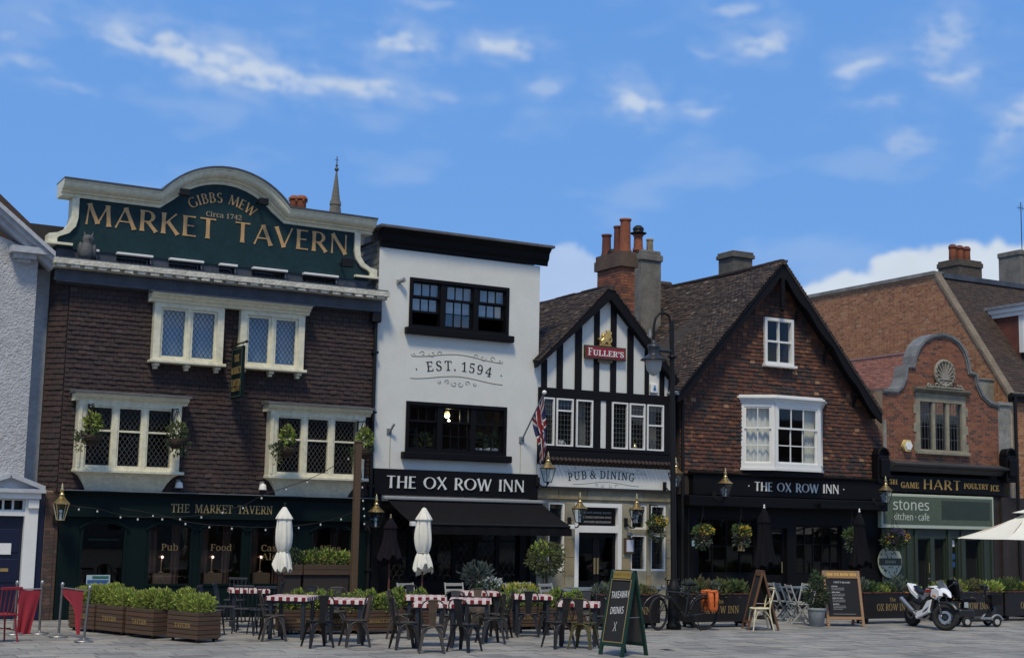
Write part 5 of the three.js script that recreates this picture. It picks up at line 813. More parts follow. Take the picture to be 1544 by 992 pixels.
  { const a = at(1138, 744, 0.22), b = at(1265, 746, 0.22); part('raised_letters', [...inscribe('THE OX ROW INN', a.x, b.x, 3.13, 3.37, 0.22, 0.025, 0.11), ball(0.02, a.x - 0.19, 3.25, 0.22), ball(0.02, b.x + 0.19, 3.25, 0.22)], MT.letter, t); }
  part('shutter_box', [rbox(22.2, 29.1, 2.68, 2.96, 0.0, 0.34, 0.03), box(at(1235, 765, 0.4).x, at(1338, 765, 0.5).x, 2.72, 2.84, 0.34, 0.5)], MT.black, t);
  // black shopfront with door and windows
  const S = [at(1060, 850, -0.1).x, at(1150, 850, -0.1).x]; const A = { x0: at(1203, 850).x, x1: at(1272, 850).x, y0: 0.9, y1: 2.25 }, B = { x0: 22.75, x1: 24.7, y0: 0.9, y1: 2.4 }, Dd = { x0: 24.85, x1: 25.75, y0: 0.02, y1: 2.15 };
  part('shopfront', poly(rpts({ x0: X0, x1: X1, y0: 0, y1: 2.98 }), -0.28, -0.04, [rpts(A), rpts(B), rpts(Dd)]), MT.black, t);
  const aw = win(t, A, { z: -0.14, fw: 0.05, xs: [0, 0.2, 0.4, 0.6, 0.8, 1], ys: [0, 0.24, 0.62, 1], bw: 0.03, m: MT.black, name: 'shop_window' });
  part('arch_bar', tube(Array.from({ length: 9 }, (_, i) => { const u = i / 4 - 1; return [(A.x0 + A.x1) / 2 + u * (A.x1 - A.x0) * 0.44, A.y1 - 0.16 + 0.12 * (1 - u * u), -0.12]; }), 0.018, 20, 6), MT.black, aw);
  win(t, B, { z: -0.14, fw: 0.06, cols: 4, rows: 2, bw: 0.035, m: MT.black, name: 'shop_window' });
  const dd = part('door', [box(Dd.x0, Dd.x1, 0.03, 0.9, -0.2, -0.14), box(Dd.x0, Dd.x0 + 0.1, 0.9, 2.15, -0.2, -0.14), box(Dd.x1 - 0.1, Dd.x1, 0.9, 2.15, -0.2, -0.14), box(Dd.x0 + 0.1, Dd.x1 - 0.1, 2.03, 2.15, -0.2, -0.14)], MT.satin, t); part('pane', sheet(Dd.x0 + 0.1, Dd.x1 - 0.1, 0.9, 2.03, -0.17), MT.glass, dd); part('handle', bar([Dd.x1 - 0.14, 0.95, -0.1], [Dd.x1 - 0.14, 1.25, -0.1], 0.015), MT.brass, dd);
  { const p = at(1046, 819, -0.03); part('door_sticker', rbox(p.x - 0.045, p.x + 0.045, p.y - 0.08, p.y + 0.07, -0.04, -0.033, 0.003), mat([0.30, 0.48, 0.55], { r: 0.5 }), t); const q = at(1118, 826, -0.03); part('door_sticker', poly([[q.x - 0.12, q.y - 0.08], [q.x + 0.12, q.y - 0.08], [q.x + 0.08, q.y + 0.04], [q.x, q.y + 0.12], [q.x - 0.08, q.y + 0.04]], -0.04, -0.034), MT.dullGold, t); }
  // roof
  const sag = (u, v) => 0.06 * noise.noise(u * 0.45, v * 0.5, 1.5) - 0.05 * Math.sin(Math.min(1, u / 6) * 3.14);
  const zb = -5.6, slope = (A, B, indiv) => { const len = Math.hypot(B.x - A.x, B.y - A.y), L = B.x > A.x; field(t, 'roof_tile', { O: L ? [A.x, A.y + 0.04, zb] : [A.x, A.y + 0.04, zo], U: [0, 0, L ? 1 : -1], V: [(B.x - A.x) / len, (B.y - A.y) / len, 0], outline: [[0, 0], [zo - zb + 0.06, 0], [zo - zb + 0.06, len], [0, len]], len: 0.17, gauge: 0.105, gap: 0.009, thick: 0.034, tile: true, skew: 0.02, pick: PAL.roof, indiv, sag: L ? sag : undefined }); };
  const eLx = { x: eL.x - 0.25, y: roofY(eL.x - 0.25) }, eRx = { x: eR.x + 0.02, y: roofY(eR.x + 0.02) };
  part('roof_deck', [poly([[eLx.x, eLx.y - 0.08], [ap.x, ap.y - 0.08], [ap.x, ap.y - 0.03], [eLx.x, eLx.y - 0.03]], zb, zo), poly([[ap.x, ap.y - 0.05], [eRx.x, eRx.y - 0.05], [eRx.x, eRx.y], [ap.x, ap.y]], zb, zo)], MT.dark, t);
  slope(eLx, ap, 300); slope(eRx, ap, 0);
  const rg = []; for (let i = 0; i < 18; i++) rg.push(new THREE.CylinderGeometry(0.12, 0.12, 0.33, 10, 1, false, -1.7, 3.4).rotateX(Math.PI / 2).translate(ap.x, ap.y + 0.03 - 0.03 * Math.sin(i / 17 * 3.1), zo - 0.12 - i * 0.335)); part('ridge_tiles', rg, mat([0.075, 0.055, 0.045], { r: 0.9, map: T.worn }), t);
  part('eaves_gutter', [bar([eLx.x - 0.02, eLx.y - 0.04, zo], [eLx.x - 0.02, eLx.y - 0.04, zb], 0.06)], MT.leadPale, t);
  // wavy barge boards
  const barge = (E, s) => { const n = 26, top = [], bot = []; for (let i = 0; i <= n; i++) { const q = i / n, x = E.x + (ap.x - E.x) * q, y = E.y + (ap.y - E.y) * q; top.push([x, y - 0.03]); const wv = 0.21 + 0.09 * Math.abs(Math.sin(q * Math.PI * 4)) + 0.03 * Math.sin(q * 9); bot.push([x, y - 0.04 - (i === n ? 0.42 : wv * 1.15)]); } const pts = [...bot, ...top.reverse()]; return poly(s > 0 ? pts : pts.reverse(), zo - 0.09, zo - 0.02); };
  part('barge_board', barge(eLx, 1), MT.timber, t); part('barge_board', barge(eRx, -1), MT.timber, t);
  part('soffit', [poly([[eLx.x, eLx.y - 0.14], [ap.x, ap.y - 0.14], [ap.x, ap.y - 0.085], [eLx.x, eLx.y - 0.085]], 0.0, zo - 0.1), poly([[ap.x, ap.y - 0.14], [eRx.x, eRx.y - 0.14], [eRx.x, eRx.y - 0.06], [ap.x, ap.y - 0.06]], 0, zo - 0.1)], MT.timber, t);
  for (const [E, q] of [[eLx, 0.22], [eLx, 0.5], [eLx, 0.78], [eRx, 0.2], [eRx, 0.5], [eRx, 0.78]]) { const x = E.x + (ap.x - E.x) * q, y = E.y + (ap.y - E.y) * q - 0.15; part('eaves_bracket', tube([[x, y - 0.5, 0.02], [x, y - 0.36, 0.06], [x, y - 0.14, 0.2], [x, y - 0.06, 0.36]], 0.045, 10, 6), MT.timber, t); }
  part('gable_pendant', [rbox(ap.x - 0.055, ap.x + 0.055, at(1177, 468, zo).y + 0.12, ap.y - 0.4, zo - 0.12, zo - 0.005, 0.012), lathe([[0, 0], [0.05, 0.04], [0.07, 0.1], [0.05, 0.14]], 8).translate(ap.x, at(1177, 470, zo).y, zo - 0.06)], MT.timber, t);
  // chimney on the ridge
  { const z = -2.4, a = at(1106, 410, z), b = at(1135, 410, z), y = at(1120, 379, z).y; part('chimney', [box(a.x, b.x, 8.5, y - 0.2, z - 0.7, z), rbox(a.x - 0.06, b.x + 0.06, y - 0.2, y - 0.08, z - 0.76, z + 0.06, 0.02), rbox(a.x - 0.03, b.x + 0.03, y - 0.08, y, z - 0.73, z + 0.03, 0.02)], mat([0.13, 0.12, 0.105], { r: 0.95, map: T.worn }), t); }
  part('rain_pipe', [bar([22.15, 0, 0.08], [22.15, 5.6, 0.08], 0.045), bar([22.15, 5.6, 0.08], [22.4, 5.75, 0.2], 0.045), bar([22.38, 0, 0.03], [22.38, 2.7, 0.03], 0.022)], MT.iron, t);
}

// ---------------------------------------------------------------- brick shop with curved gable
{
  const t = thing('curved_gable_shop', 'red brick shop with curved stone-coped gable, shell carving and green cafe front', 'shop');
  const X0 = 29.26, X1 = 33.98, cx = at(1421, 600).x, YE = 5.45;
  const W = { x0: at(1381.5, 640).x, x1: at(1456.5, 640).x, y0: at(1382, 679).y, y1: at(1382, 597).y };
  // gable outline from the photograph, left half and right half
  const L = [[1340, 685], [1340, 592], [1352, 590], [1360, 583], [1365, 570], [1367, 553], [1378, 553], [1380, 538], [1386, 523], [1395, 513], [1407, 507], [1421, 505]].map(([x, y]) => { const p = at(x, y); return [p.x, p.y]; });
  const R = [[1421, 505], [1434, 509], [1445, 517], [1454, 531], [1459, 548], [1461, 562], [1471, 565], [1473, 580], [1480, 596], [1492, 607], [1506, 612], [1507, 690]].map(([x, y]) => { const p = at(x, y); return [p.x, p.y]; });
  L[0] = [X0, 3.9]; L[1] = [X0, L[2][1] - 0.02]; R[R.length - 1] = [X1, 3.9]; R[R.length - 2][0] = X1;
  const out = [...L, ...R.slice(1)];
  part('wall', poly(out.slice().reverse(), -0.3, 0, [rpts({ x0: W.x0 + 0.05, x1: W.x1 - 0.05, y0: W.y0 + 0.05, y1: W.y1 - 0.05 })]), MT.mortar, t);
  roomShell(X0 + 0.02, X1 - 0.02, [0, 3.6, 5.6], -5, t);
  const quoin = { x0: W.x0 - 0.02, x1: W.x1 + 0.02, y0: W.y0 - 0.05, y1: W.y1 + 0.12 };
  field(t, 'brick', { O: [0, 0, 0], U: [1, 0, 0], V: [0, 1, 0], outline: out, holes: [quoin], len: 0.225, gauge: 0.076, gap: 0.014, thick: 0.007, pick: PAL.hart, indiv: 300 });
  const cop = out.slice(1, -1);
  part('gable_coping', [band(cop, -0.06, 0.02, -0.42, 0.08), band(cop, 0.02, 0.07, -0.05, 0.045)], mat([0.20, 0.205, 0.20], { r: 0.6, map: T.worn }), t);
  // stone window
  const f = part('window', [box(W.x0, W.x1, W.y1 - 0.14, W.y1 + 0.1, -0.12, 0.03), box(W.x0, W.x0 + 0.16, W.y0, W.y1 - 0.14, -0.12, 0.03), box(W.x1 - 0.16, W.x1, W.y0, W.y1 - 0.14, -0.12, 0.03), ...[1, 2].map((k) => { const x = W.x0 + 0.16 + (W.x1 - W.x0 - 0.32) * k / 3; return box(x - 0.055, x + 0.055, W.y0, W.y1 - 0.14, -0.12, 0.01); })], MT.ashlar, t);
  for (let k = 0; k < 5; k++) for (const s of [0, 1]) if (k % 2 === 0) part('quoin', s ? box(W.x1, W.x1 + 0.09, W.y0 + k * 0.27, W.y0 + k * 0.27 + 0.26, -0.05, 0.025) : box(W.x0 - 0.09, W.x0, W.y0 + k * 0.27, W.y0 + k * 0.27 + 0.26, -0.05, 0.025), MT.ashlar, f);
  part('sill', rbox(W.x0 - 0.06, W.x1 + 0.08, W.y0 - 0.1, W.y0 + 0.002, -0.1, 0.12, 0.015), MT.ashlar, f);
  part('hood_mould', [mould([[0, W.y1 + 0.1], [0.05, W.y1 + 0.1], [0.16, W.y1 + 0.2], [0.16, W.y1 + 0.24], [0, W.y1 + 0.28]], W.x0 - 0.1, W.x1 + 0.14)], mat([0.15, 0.14, 0.11], { r: 0.95, map: T.worn }), f);
  for (let k = 0; k < 3; k++) { const iw = (W.x1 - W.x0 - 0.32) / 3, a = W.x0 + 0.16 + iw * k + (k ? 0.055 : 0), b = W.x0 + 0.16 + iw * (k + 1) - (k < 2 ? 0.055 : 0); part('pane', sheet(a, b, W.y0, W.y1 - 0.14, -0.06), MT.glass, f); part('leading', [...grid({ x0: a, x1: b, y0: W.y0, y1: W.y1 - 0.14 }, -0.055, 4, 4, 0.014), box(a, a + 0.025, W.y0, W.y1 - 0.14, -0.08, -0.045), box(b - 0.025, b, W.y0, W.y1 - 0.14, -0.08, -0.045)], mat([0.10, 0.115, 0.13], { r: 0.5, m: 0.3 }), f); }
  // shell carving
  const sc = at(1422.5, 566), sy = sc.y + 0.05, sr = 0.37, st = mat([0.33, 0.31, 0.25], { r: 0.95, map: T.worn, bump: T.rough, bs: 0.01 }), g = [];
  g.push(new THREE.TorusGeometry(sr, 0.06, 8, 28).translate(sc.x, sy, 0.06), new THREE.CylinderGeometry(sr, sr, 0.06, 24).rotateX(Math.PI / 2).translate(sc.x, sy, 0.03));
  for (let k = 0; k < 11; k++) { const a = -0.5 + (Math.PI + 1.0) * k / 10; g.push(plank([sc.x, sy - 0.17, 0.07], [sc.x + Math.cos(a) * sr * 0.9, sy - 0.02 + Math.sin(a) * sr * 0.88, 0.11], 0.045, 0.05)); }
  for (let k = 0; k < 18; k++) { const a = k / 18 * 6.283; g.push(ball(0.045, sc.x + Math.cos(a) * sr, sy + Math.sin(a) * sr, 0.1, 6, 5)); }
  for (const s of [-1, 1]) for (let k = 0; k < 6; k++) g.push(new THREE.TorusGeometry(0.085 - k * 0.006, 0.032, 6, 10, 4.6).rotateZ(s * k).translate(sc.x + s * (0.1 + k * 0.11), sy - 0.34 + 0.05 * Math.sin(k * 1.7) - k * 0.02, 0.07));
  part('shell_carving', [...g, box(sc.x - 0.75, sc.x + 0.75, W.y1 + 0.28, W.y1 + 0.33, 0, 0.12)], st, t);
  // corner strip, render pier on the right, alarm
  part('render_pier', [box(X1 - 0.02, at(1525, 650).x, 4.0, at(1508, 608).y - 0.05, -0.35, 0.01), box(X1 - 0.05, at(1525, 650).x + 0.05, at(1508, 608).y - 0.05, at(1508, 608).y + 0.04, -0.4, 0.06)], mat([0.30, 0.30, 0.27], { r: 0.9, map: T.worn }), t);
  part('corner_strip', box(X0, X0 + 0.12, 3.9, 5.3, 0.0, 0.03), mat([0.28, 0.27, 0.23], { r: 0.9, map: T.worn }), t);
  const al = at(1369.5, 672, 0.1); part('alarm_box', [new THREE.CylinderGeometry(0.19, 0.19, 0.1, 6).rotateX(Math.PI / 2).rotateZ(0.52).translate(al.x, al.y, 0.07)], mat([0.62, 0.52, 0.22], { r: 0.4 }), t); part('alarm_face', new THREE.CylinderGeometry(0.13, 0.13, 0.02, 6).rotateX(Math.PI / 2).rotateZ(0.52).translate(al.x + 0.02, al.y, 0.13), MT.white, t);
  // shop cornice, consoles, gilded name board
  const yc = at(1345, 703).y - 0.02;
  part('shop_cornice', [mould([[0, yc - 0.12], [0.1, yc - 0.12], [0.2, yc], [0.34, yc + 0.05], [0.36, yc + 0.1], [0, yc + 0.2]], X0 + 0.15, X1 + 0.05)], mat([0.05, 0.052, 0.055], { r: 0.6, map: T.worn }), t);
  for (const px of [1330, 1523]) { const p = at(px, 700, 0.2); part('console', [new THREE.CylinderGeometry(0.22, 0.22, 0.4, 16, 1, false, 0, Math.PI).rotateZ(Math.PI / 2).rotateY(Math.PI / 2).translate(p.x, p.y + 0.25, 0.02).scale(1, 1, 1), rbox(p.x - 0.22, p.x + 0.22, p.y - 0.55, p.y + 0.25, -0.1, 0.3, 0.03), rbox(p.x - 0.17, p.x + 0.17, p.y - 0.4, p.y + 0.15, 0.3, 0.4, 0.05), new THREE.TorusGeometry(0.2, 0.04, 6, 14, Math.PI).translate(p.x, p.y + 0.25, 0.28)], MT.black, t); }
  const hy0 = 3.3, hy1 = 3.66; part('name_board', rbox(X0 + 0.15, X1 + 0.05, hy0 - 0.05, hy1 + 0.07, -0.1, 0.1, 0.01), MT.black, t);
  const hx = (p) => at(p, 730, 0.1).x; const G2 = mat([0.42, 0.27, 0.08], { r: 0.4, m: 0.2 });
  part('gilt_letters', [text('SH', FT.sb, hx(1341), hx(1354), 3.46, 3.60, 0.1, 0.01), text('GAME', FT.sb, hx(1359), hx(1386), 3.37, 3.54, 0.1, 0.01), ...inscribe('HART', hx(1393), hx(1449), 3.36, 3.64, 0.1, 0.012, 0.16), text('POULTRY', FT.sb, hx(1454), hx(1491), 3.42, 3.58, 0.1, 0.01), text('ICE', FT.sb, hx(1494), hx(1507), 3.38, 3.56, 0.1, 0.01)], G2, t);
  const s0 = at(1330, 750, 0.12).x, s1 = at(1500, 760, 0.12).x; part('cafe_sign', [rbox(s0, s1, 2.22, 3.2, -0.1, 0.1, 0.02)], MT.sageLight, t); part('sign_face', rbox(s0 + 0.08, s1 - 0.08, 2.34, 3.13, 0.1, 0.115, 0.01), MT.sage, t);
  part('dark_inset', box(at(1421, 770, 0.12).x, at(1494, 780, 0.12).x, 2.5, 3.04, 0.115, 0.12), MT.sageDark, t);
  { const a = at(1348, 775, 0.12), b = at(1402, 777, 0.12); part('lettering', [text('stones', FT.r, a.x, b.x, 2.74, 3.02, 0.115, 0.006), text('kitchen · cafe', FT.r, a.x, b.x, 2.45, 2.66, 0.115, 0.006)], mat([0.50, 0.55, 0.48], { r: 0.6 }), t); }
  // green shopfront
  const dx = (p) => at(p, 840).x; const ho = [[1386, 1405], [1411, 1429], [1438, 1447], [1458, 1482]].map(([a, b]) => ({ x0: dx(a), x1: dx(b), y0: 0.35, y1: 1.95 }));
  part('shopfront', [poly(rpts({ x0: X0 + 0.02, x1: s1 + 0.05, y0: 0, y1: 2.22 }), -0.25, -0.02, ho.map(rpts)), ...[1332, 1352, 1370, 1382, 1432, 1452, 1486, 1497].map((p) => rbox(dx(p) - 0.045, dx(p) + 0.045, 0, 2.2, -0.02, 0.025, 0.01))], MT.sageDark, t);
  ho.forEach((r, k) => { const w = win(t, r, { z: -0.12, fw: 0.04, m: MT.sageDark, name: k < 2 ? 'door' : 'window' }); if (k < 2) part('handle', bar([k ? r.x0 + 0.02 : r.x1 - 0.02, 0.95, -0.06], [k ? r.x0 + 0.02 : r.x1 - 0.02, 1.25, -0.06], 0.014), MT.brass, w); if (k === 2) [1.72, 1.35, 1.12].forEach((y, j) => part('sticker', box(r.x0 + 0.06, r.x1 - 0.06, y, y + (j ? 0.16 : 0.24), -0.115, -0.11), j ? mat([0.02, 0.08, 0.25], { r: 0.5 }) : MT.white, w)); });
  part('dark_pier', [box(s1 + 0.06, 35.2, 0, 3.2, -0.3, 0.02), box(dx(1509), dx(1519), 0, 3.2, 0.02, 0.12)], mat([0.03, 0.022, 0.02], { r: 0.7, map: T.worn }), t);
  const rd = at(1342, 847, 0.03), rdm = part('round_sign', new THREE.CylinderGeometry(0.45, 0.45, 0.03, 32).rotateX(Math.PI / 2).translate(rd.x, rd.y, 0.045), MT.sageLight, t);
  const lfg = []; for (let i = 0; i < 46; i++) { const a = rr(0, 6.28), q = Math.sqrt(rnd()) * 0.39, x = rd.x + q * Math.cos(a), y = rd.y + q * Math.sin(a); if (Math.abs(y - rd.y) < 0.13) continue; lfg.push(new THREE.CircleGeometry(0.045, 6).scale(1, 0.45, 1).rotateZ(rr(0, 3)).translate(x, y, 0.062)); } part('leaf_print', lfg, MT.sageDark, rdm);
  part('name_band', box(rd.x - 0.43, rd.x + 0.43, rd.y - 0.1, rd.y + 0.1, 0.06, 0.064), MT.sageDark, rdm); part('lettering', text('stones', FT.r, rd.x - 0.2, rd.x + 0.2, rd.y - 0.04, rd.y + 0.05, 0.064, 0.002), MT.sageLight, rdm);
  // clay roof behind the gable
  const ry = 8.0, rx = 34.5, ex = 29.4, ey = ry - (rx - ex) * 0.0 ; // ridge runs back along the brick wall
  const eA = { x: 30.2, y: 5.3 }, rB = { x: 34.55, y: 8.0 }, len = Math.hypot(rB.x - eA.x, rB.y - eA.y);
  part('roof_deck', loft([[[eA.x, eA.y - 0.08, -8], [rB.x, rB.y - 0.08, -8], [rB.x, rB.y - 0.08, -2.8], [eA.x, eA.y - 0.08, -0.4]], [[eA.x, eA.y - 0.02, -8], [rB.x, rB.y - 0.02, -8], [rB.x, rB.y - 0.02, -2.8], [eA.x, eA.y - 0.02, -0.4]]]), MT.dark, t);
  { const a = at(1478, 572, -0.7), b = at(1507, 612, -0.7); part('render_block', [box(a.x, b.x, b.y - 0.5, a.y, -1.6, -0.7), box(a.x - 0.03, b.x + 0.02, a.y, a.y + 0.04, -1.62, -0.66)], mat([0.26, 0.26, 0.22], { r: 0.9, map: T.worn }), t); }
  field(t, 'clay_roof_tile', { O: [eA.x, eA.y, -8], U: [0, 0, 1], V: [(rB.x - eA.x) / len, (rB.y - eA.y) / len, 0], outline: [[0, 0], [7.6, 0], [5.2, len], [0, len]], len: 0.17, gauge: 0.1, gap: 0.006, thick: 0.018, tile: true, skew: 0.006, pick: PAL.clay, indiv: 120 });
  const rg = []; for (let i = 5; i < 17; i++) rg.push(new THREE.CylinderGeometry(0.12, 0.12, 0.44, 10, 1, false, -1.7, 3.4).rotateX(Math.PI / 2).translate(rB.x - 0.05, rB.y + 0.02, -0.6 - i * 0.45)); part('ridge_tiles', rg, mat([0.36, 0.24, 0.22], { r: 0.8, map: T.grain }), t);
}

// ---------------------------------------------------------------- tall brick building with mansard roof
{
  const t = thing('mansard_brick_building', 'tall brick building with plain side wall, dark mansard roof and dormer', 'building');
  const X = 34.6, yE = 6.45, yT = 10.57, zT = -3.13, zb = -12;
  const O = [[zb, 0], [-0.17, 0], [-0.17, yE], [zT, yT], [zb, yT]];
  const m4 = (x) => new THREE.Matrix4().set(0, 0, 1, x, 0, 1, 0, 0, -1, 0, 0, 0, 0, 0, 0, 1);
  part('side_wall', poly(O.map(([z, y]) => [-z, y]), 0, 0.3).applyMatrix4(m4(X)), mat([0.56, 0.42, 0.29], { r: 0.95, map: T.grain }), t);
  field(t, 'brick', { O: [X, 0, 0], U: [0, 0, 1], V: [0, 1, 0], outline: [[zb, 5.3], [-0.17, 5.3], [-0.17, yE], [zT, yT - 0.08], [zb, yT - 0.08]], alt: true, len: 0.225, gauge: 0.076, gap: 0.016, thick: 0.006, pick: PAL.brick, indiv: 300 });
  part('parapet_coping', [box(X - 0.08, X + 0.38, yT - 0.06, yT + 0.06, zb, zT + 0.1)], mat([0.25, 0.25, 0.23], { r: 0.8, map: T.worn }), t);
  const len = Math.hypot(yT - yE, zT + 0.17); part('verge', plank([X + 0.1, yE - 0.1, -0.1], [X + 0.1, yT, zT + 0.05], 0.08, 0.3, [1, 0, 0]), mat([0.22, 0.18, 0.13], { r: 0.95, map: T.worn }), t);
  const xe = 44; part('front_wall', box(X + 0.3, xe, 0, yE, -0.5, -0.17), mat([0.56, 0.42, 0.29], { r: 0.95, map: T.grain }), t);
  field(t, 'front_brick', { O: [0, 0, -0.17], U: [1, 0, 0], V: [0, 1, 0], outline: [[X + 0.3, 0], [xe, 0], [xe, yE - 0.3], [X + 0.3, yE - 0.3]], alt: true, len: 0.225, gauge: 0.076, gap: 0.016, thick: 0.006, pick: PAL.brick, indiv: 60 });
  part('roof_deck', poly([[0.22, yE], [-zT + 0.05, yT - 0.02], [12, yT - 0.02], [12, yE]], 0, xe - X - 0.3).applyMatrix4(m4(X + 0.3)), MT.dark, t);
  field(t, 'roof_tile', { O: [X + 0.15, yE, -0.2], U: [1, 0, 0], V: [0, (yT - yE) / len, (zT + 0.17) / len], outline: [[0, 0], [xe - X - 0.3, 0], [xe - X - 0.3, len], [0, len]], len: 0.17, gauge: 0.1, gap: 0.006, thick: 0.016, tile: true, skew: 0.006, pick: picker([[4, [0.055, 0.036, 0.028]], [3, [0.07, 0.046, 0.034]], [2, [0.042, 0.03, 0.026]]]), indiv: 200 });
  part('eaves_gutter', [bar([X - 0.05, yE - 0.12, 0.0], [xe, yE - 0.12, 0.0], 0.08), box(X, xe, yE - 0.3, yE - 0.06, -0.17, -0.02)], MT.iron, t);
  part('rain_pipe', bar([X + 0.1, 0, 0.05], [X + 0.1, yE - 0.15, 0.02], 0.055), MT.iron, t);
  part('lead_ridge', [box(X + 0.3, xe, yT - 0.14, yT + 0.02, zT - 0.3, zT + 0.16)], MT.lead, t);
  part('flat_roof', box(X + 0.3, xe, yT - 0.02, yT + 0.01, zb, zT - 0.3), MT.lead, t);
  // dormer: its side eave runs forward from where it meets the roof slope
  const rd0 = ray(1487, 468), sl = (yT - yE) / (-0.17 - zT), tt = (yE + sl * (-0.2 - EYE.z) - EYE.y) / (rd0.y + sl * rd0.z), P = EYE.clone().addScaledVector(rd0, tt);
  const rf = ray(1538, 500), zf = EYE.z + rf.z * (P.x / rf.x), d = part('dormer', [box(P.x - 0.06, P.x + 2.6, P.y - 0.02, P.y + 0.07, P.z - 0.6, zf + 0.3)], MT.leadPale, t);
  part('dormer_fascia', [box(P.x, P.x + 2.5, P.y - 0.16, P.y - 0.022, P.z - 0.4, zf + 0.22), box(P.x + 0.06, P.x + 2.45, P.y - 0.30, P.y - 0.16, P.z - 0.2, zf + 0.14)], MT.whitePaint, d);
  part('dormer_cheek', box(P.x + 0.14, P.x + 0.2, P.y - 1.7, P.y - 0.30, P.z - 0.2, zf - 0.12), MT.terraDark, d);
  part('dormer_frame', [box(P.x + 0.12, P.x + 0.3, P.y - 1.5, P.y - 0.30, zf - 0.12, zf + 0.05), box(P.x + 0.3, P.x + 2.4, P.y - 1.5, P.y - 1.3, zf - 0.12, zf + 0.05)], MT.whitePaint, d);
  part('pane', box(P.x + 0.3, P.x + 2.4, P.y - 1.3, P.y - 0.30, zf - 0.06, zf - 0.055), MT.glass, d);
  // chimneys
  const stack = (px0, px1, py, z, zd, pots) => { const A = at(px0, py, z), B = at(px1, py, z), y = A.y, g = part('chimney', [box(A.x, B.x, yT - 0.5, y - 0.25, z - zd, z), rbox(A.x - 0.04, B.x + 0.04, y - 0.25, y - 0.08, z - zd - 0.04, z + 0.04, 0.02), rbox(A.x - 0.01, B.x + 0.01, y - 0.08, y, z - zd, z, 0.02)], mat([0.11, 0.09, 0.07], { r: 0.95, map: T.worn, bump: T.lumps, bs: 0.02 }), t); if (pots) for (let k = 0; k < 3; k++) { const x = A.x + (B.x - A.x) * (0.2 + 0.3 * k), zz = z - zd / 2; part('chimney_pot', [lathe([[0, 0], [0.14, 0], [0.13, 0.42], [0.15, 0.44], [0.1, 0.44]], 12).translate(x, y - 0.02, zz)], MT.terracotta, g); part('hood_cowl', lathe([[0.15, 0], [0.15, 0.05], [0.1, 0.12], [0, 0.15]], 12).translate(x, y + 0.45, zz), MT.terraDark, g); } };
  stack(1446, 1481, 389, -4.5, 0.95, true); { const A = at(1539, 380, -5); part('chimney', [box(A.x, A.x + 0.9, yT - 0.3, A.y - 0.1, -6, -5), rbox(A.x - 0.04, A.x + 0.94, A.y - 0.1, A.y + 0.1, -6.04, -4.96, 0.04)], MT.cement, t); const q = at(1540, 305, -5.4); part('aerial', [bar([q.x, A.y, -5.4], [q.x, q.y, -5.4], 0.015), bar([q.x - 0.2, q.y - 0.22, -5.4], [q.x + 0.6, q.y - 0.22, -5.4], 0.01), ...[0, 1, 2, 3].map((k) => bar([q.x - 0.1 + k * 0.18, q.y - 0.32, -5.4], [q.x - 0.1 + k * 0.18, q.y - 0.12, -5.4], 0.006))], MT.iron, t); }
}

// ---------------------------------------------------------------- the far side of the square, behind the viewer: what the windows mirror
{
  const brick = mat([0.24, 0.12, 0.075], { r: 0.9, map: T.worn }), pale = mat([0.36, 0.34, 0.29], { r: 0.9, map: T.grain }), rf = mat([0.07, 0.05, 0.045], { r: 0.9, map: T.worn });
  let x = -4; const labels = ['brick terrace house with white sashes on the far side of square', 'cream rendered terrace house on the far side of the square', 'tall brick terrace house with wide front across the square', 'pale stone fronted terrace house across the open square', 'low brick terrace house with many sashes across the square', 'cream terrace house with steep roof across the square'];
  [[19, 10, brick], [15, 9.4, pale], [21, 10.6, brick], [16, 9.8, pale], [22, 9.5, brick], [20, 10.2, pale]].forEach(([w, h, m], i) => {
    const t = thing('terrace_house', labels[i], 'house', 'houses across the square'), z = 66;
    part('wall', box(x, x + w, 0, h, z, z + 8), m, t); part('roof', poly([[-z + 0.3, h], [-z - 4, h + 2.3], [-z - 8.3, h]], 0, w).applyMatrix4(new THREE.Matrix4().set(0, 0, 1, x, 0, 1, 0, 0, -1, 0, 0, 0, 0, 0, 0, 1)), rf, t);
    const n = Math.floor(w / 2.4); for (let k = 0; k < n; k++) for (const y of [1, 4, 6.6]) if (y + 1.5 < h) { const c = x + w * (k + 0.5) / n, f = part('window', [box(c - 0.55, c - 0.47, y, y + 1.5, z - 0.06, z - 0.002), box(c + 0.47, c + 0.55, y, y + 1.5, z - 0.06, z - 0.002), box(c - 0.47, c + 0.47, y, y + 0.08, z - 0.06, z - 0.002), box(c - 0.47, c + 0.47, y + 1.42, y + 1.5, z - 0.06, z - 0.002), box(c - 0.47, c + 0.47, y + 0.72, y + 0.78, z - 0.06, z - 0.002)], MT.whitePaint, t); part('pane', box(c - 0.47, c + 0.47, y + 0.08, y + 1.42, z - 0.03, z - 0.004), MT.satin, f); }
    x += w + 0.02;
  });
}

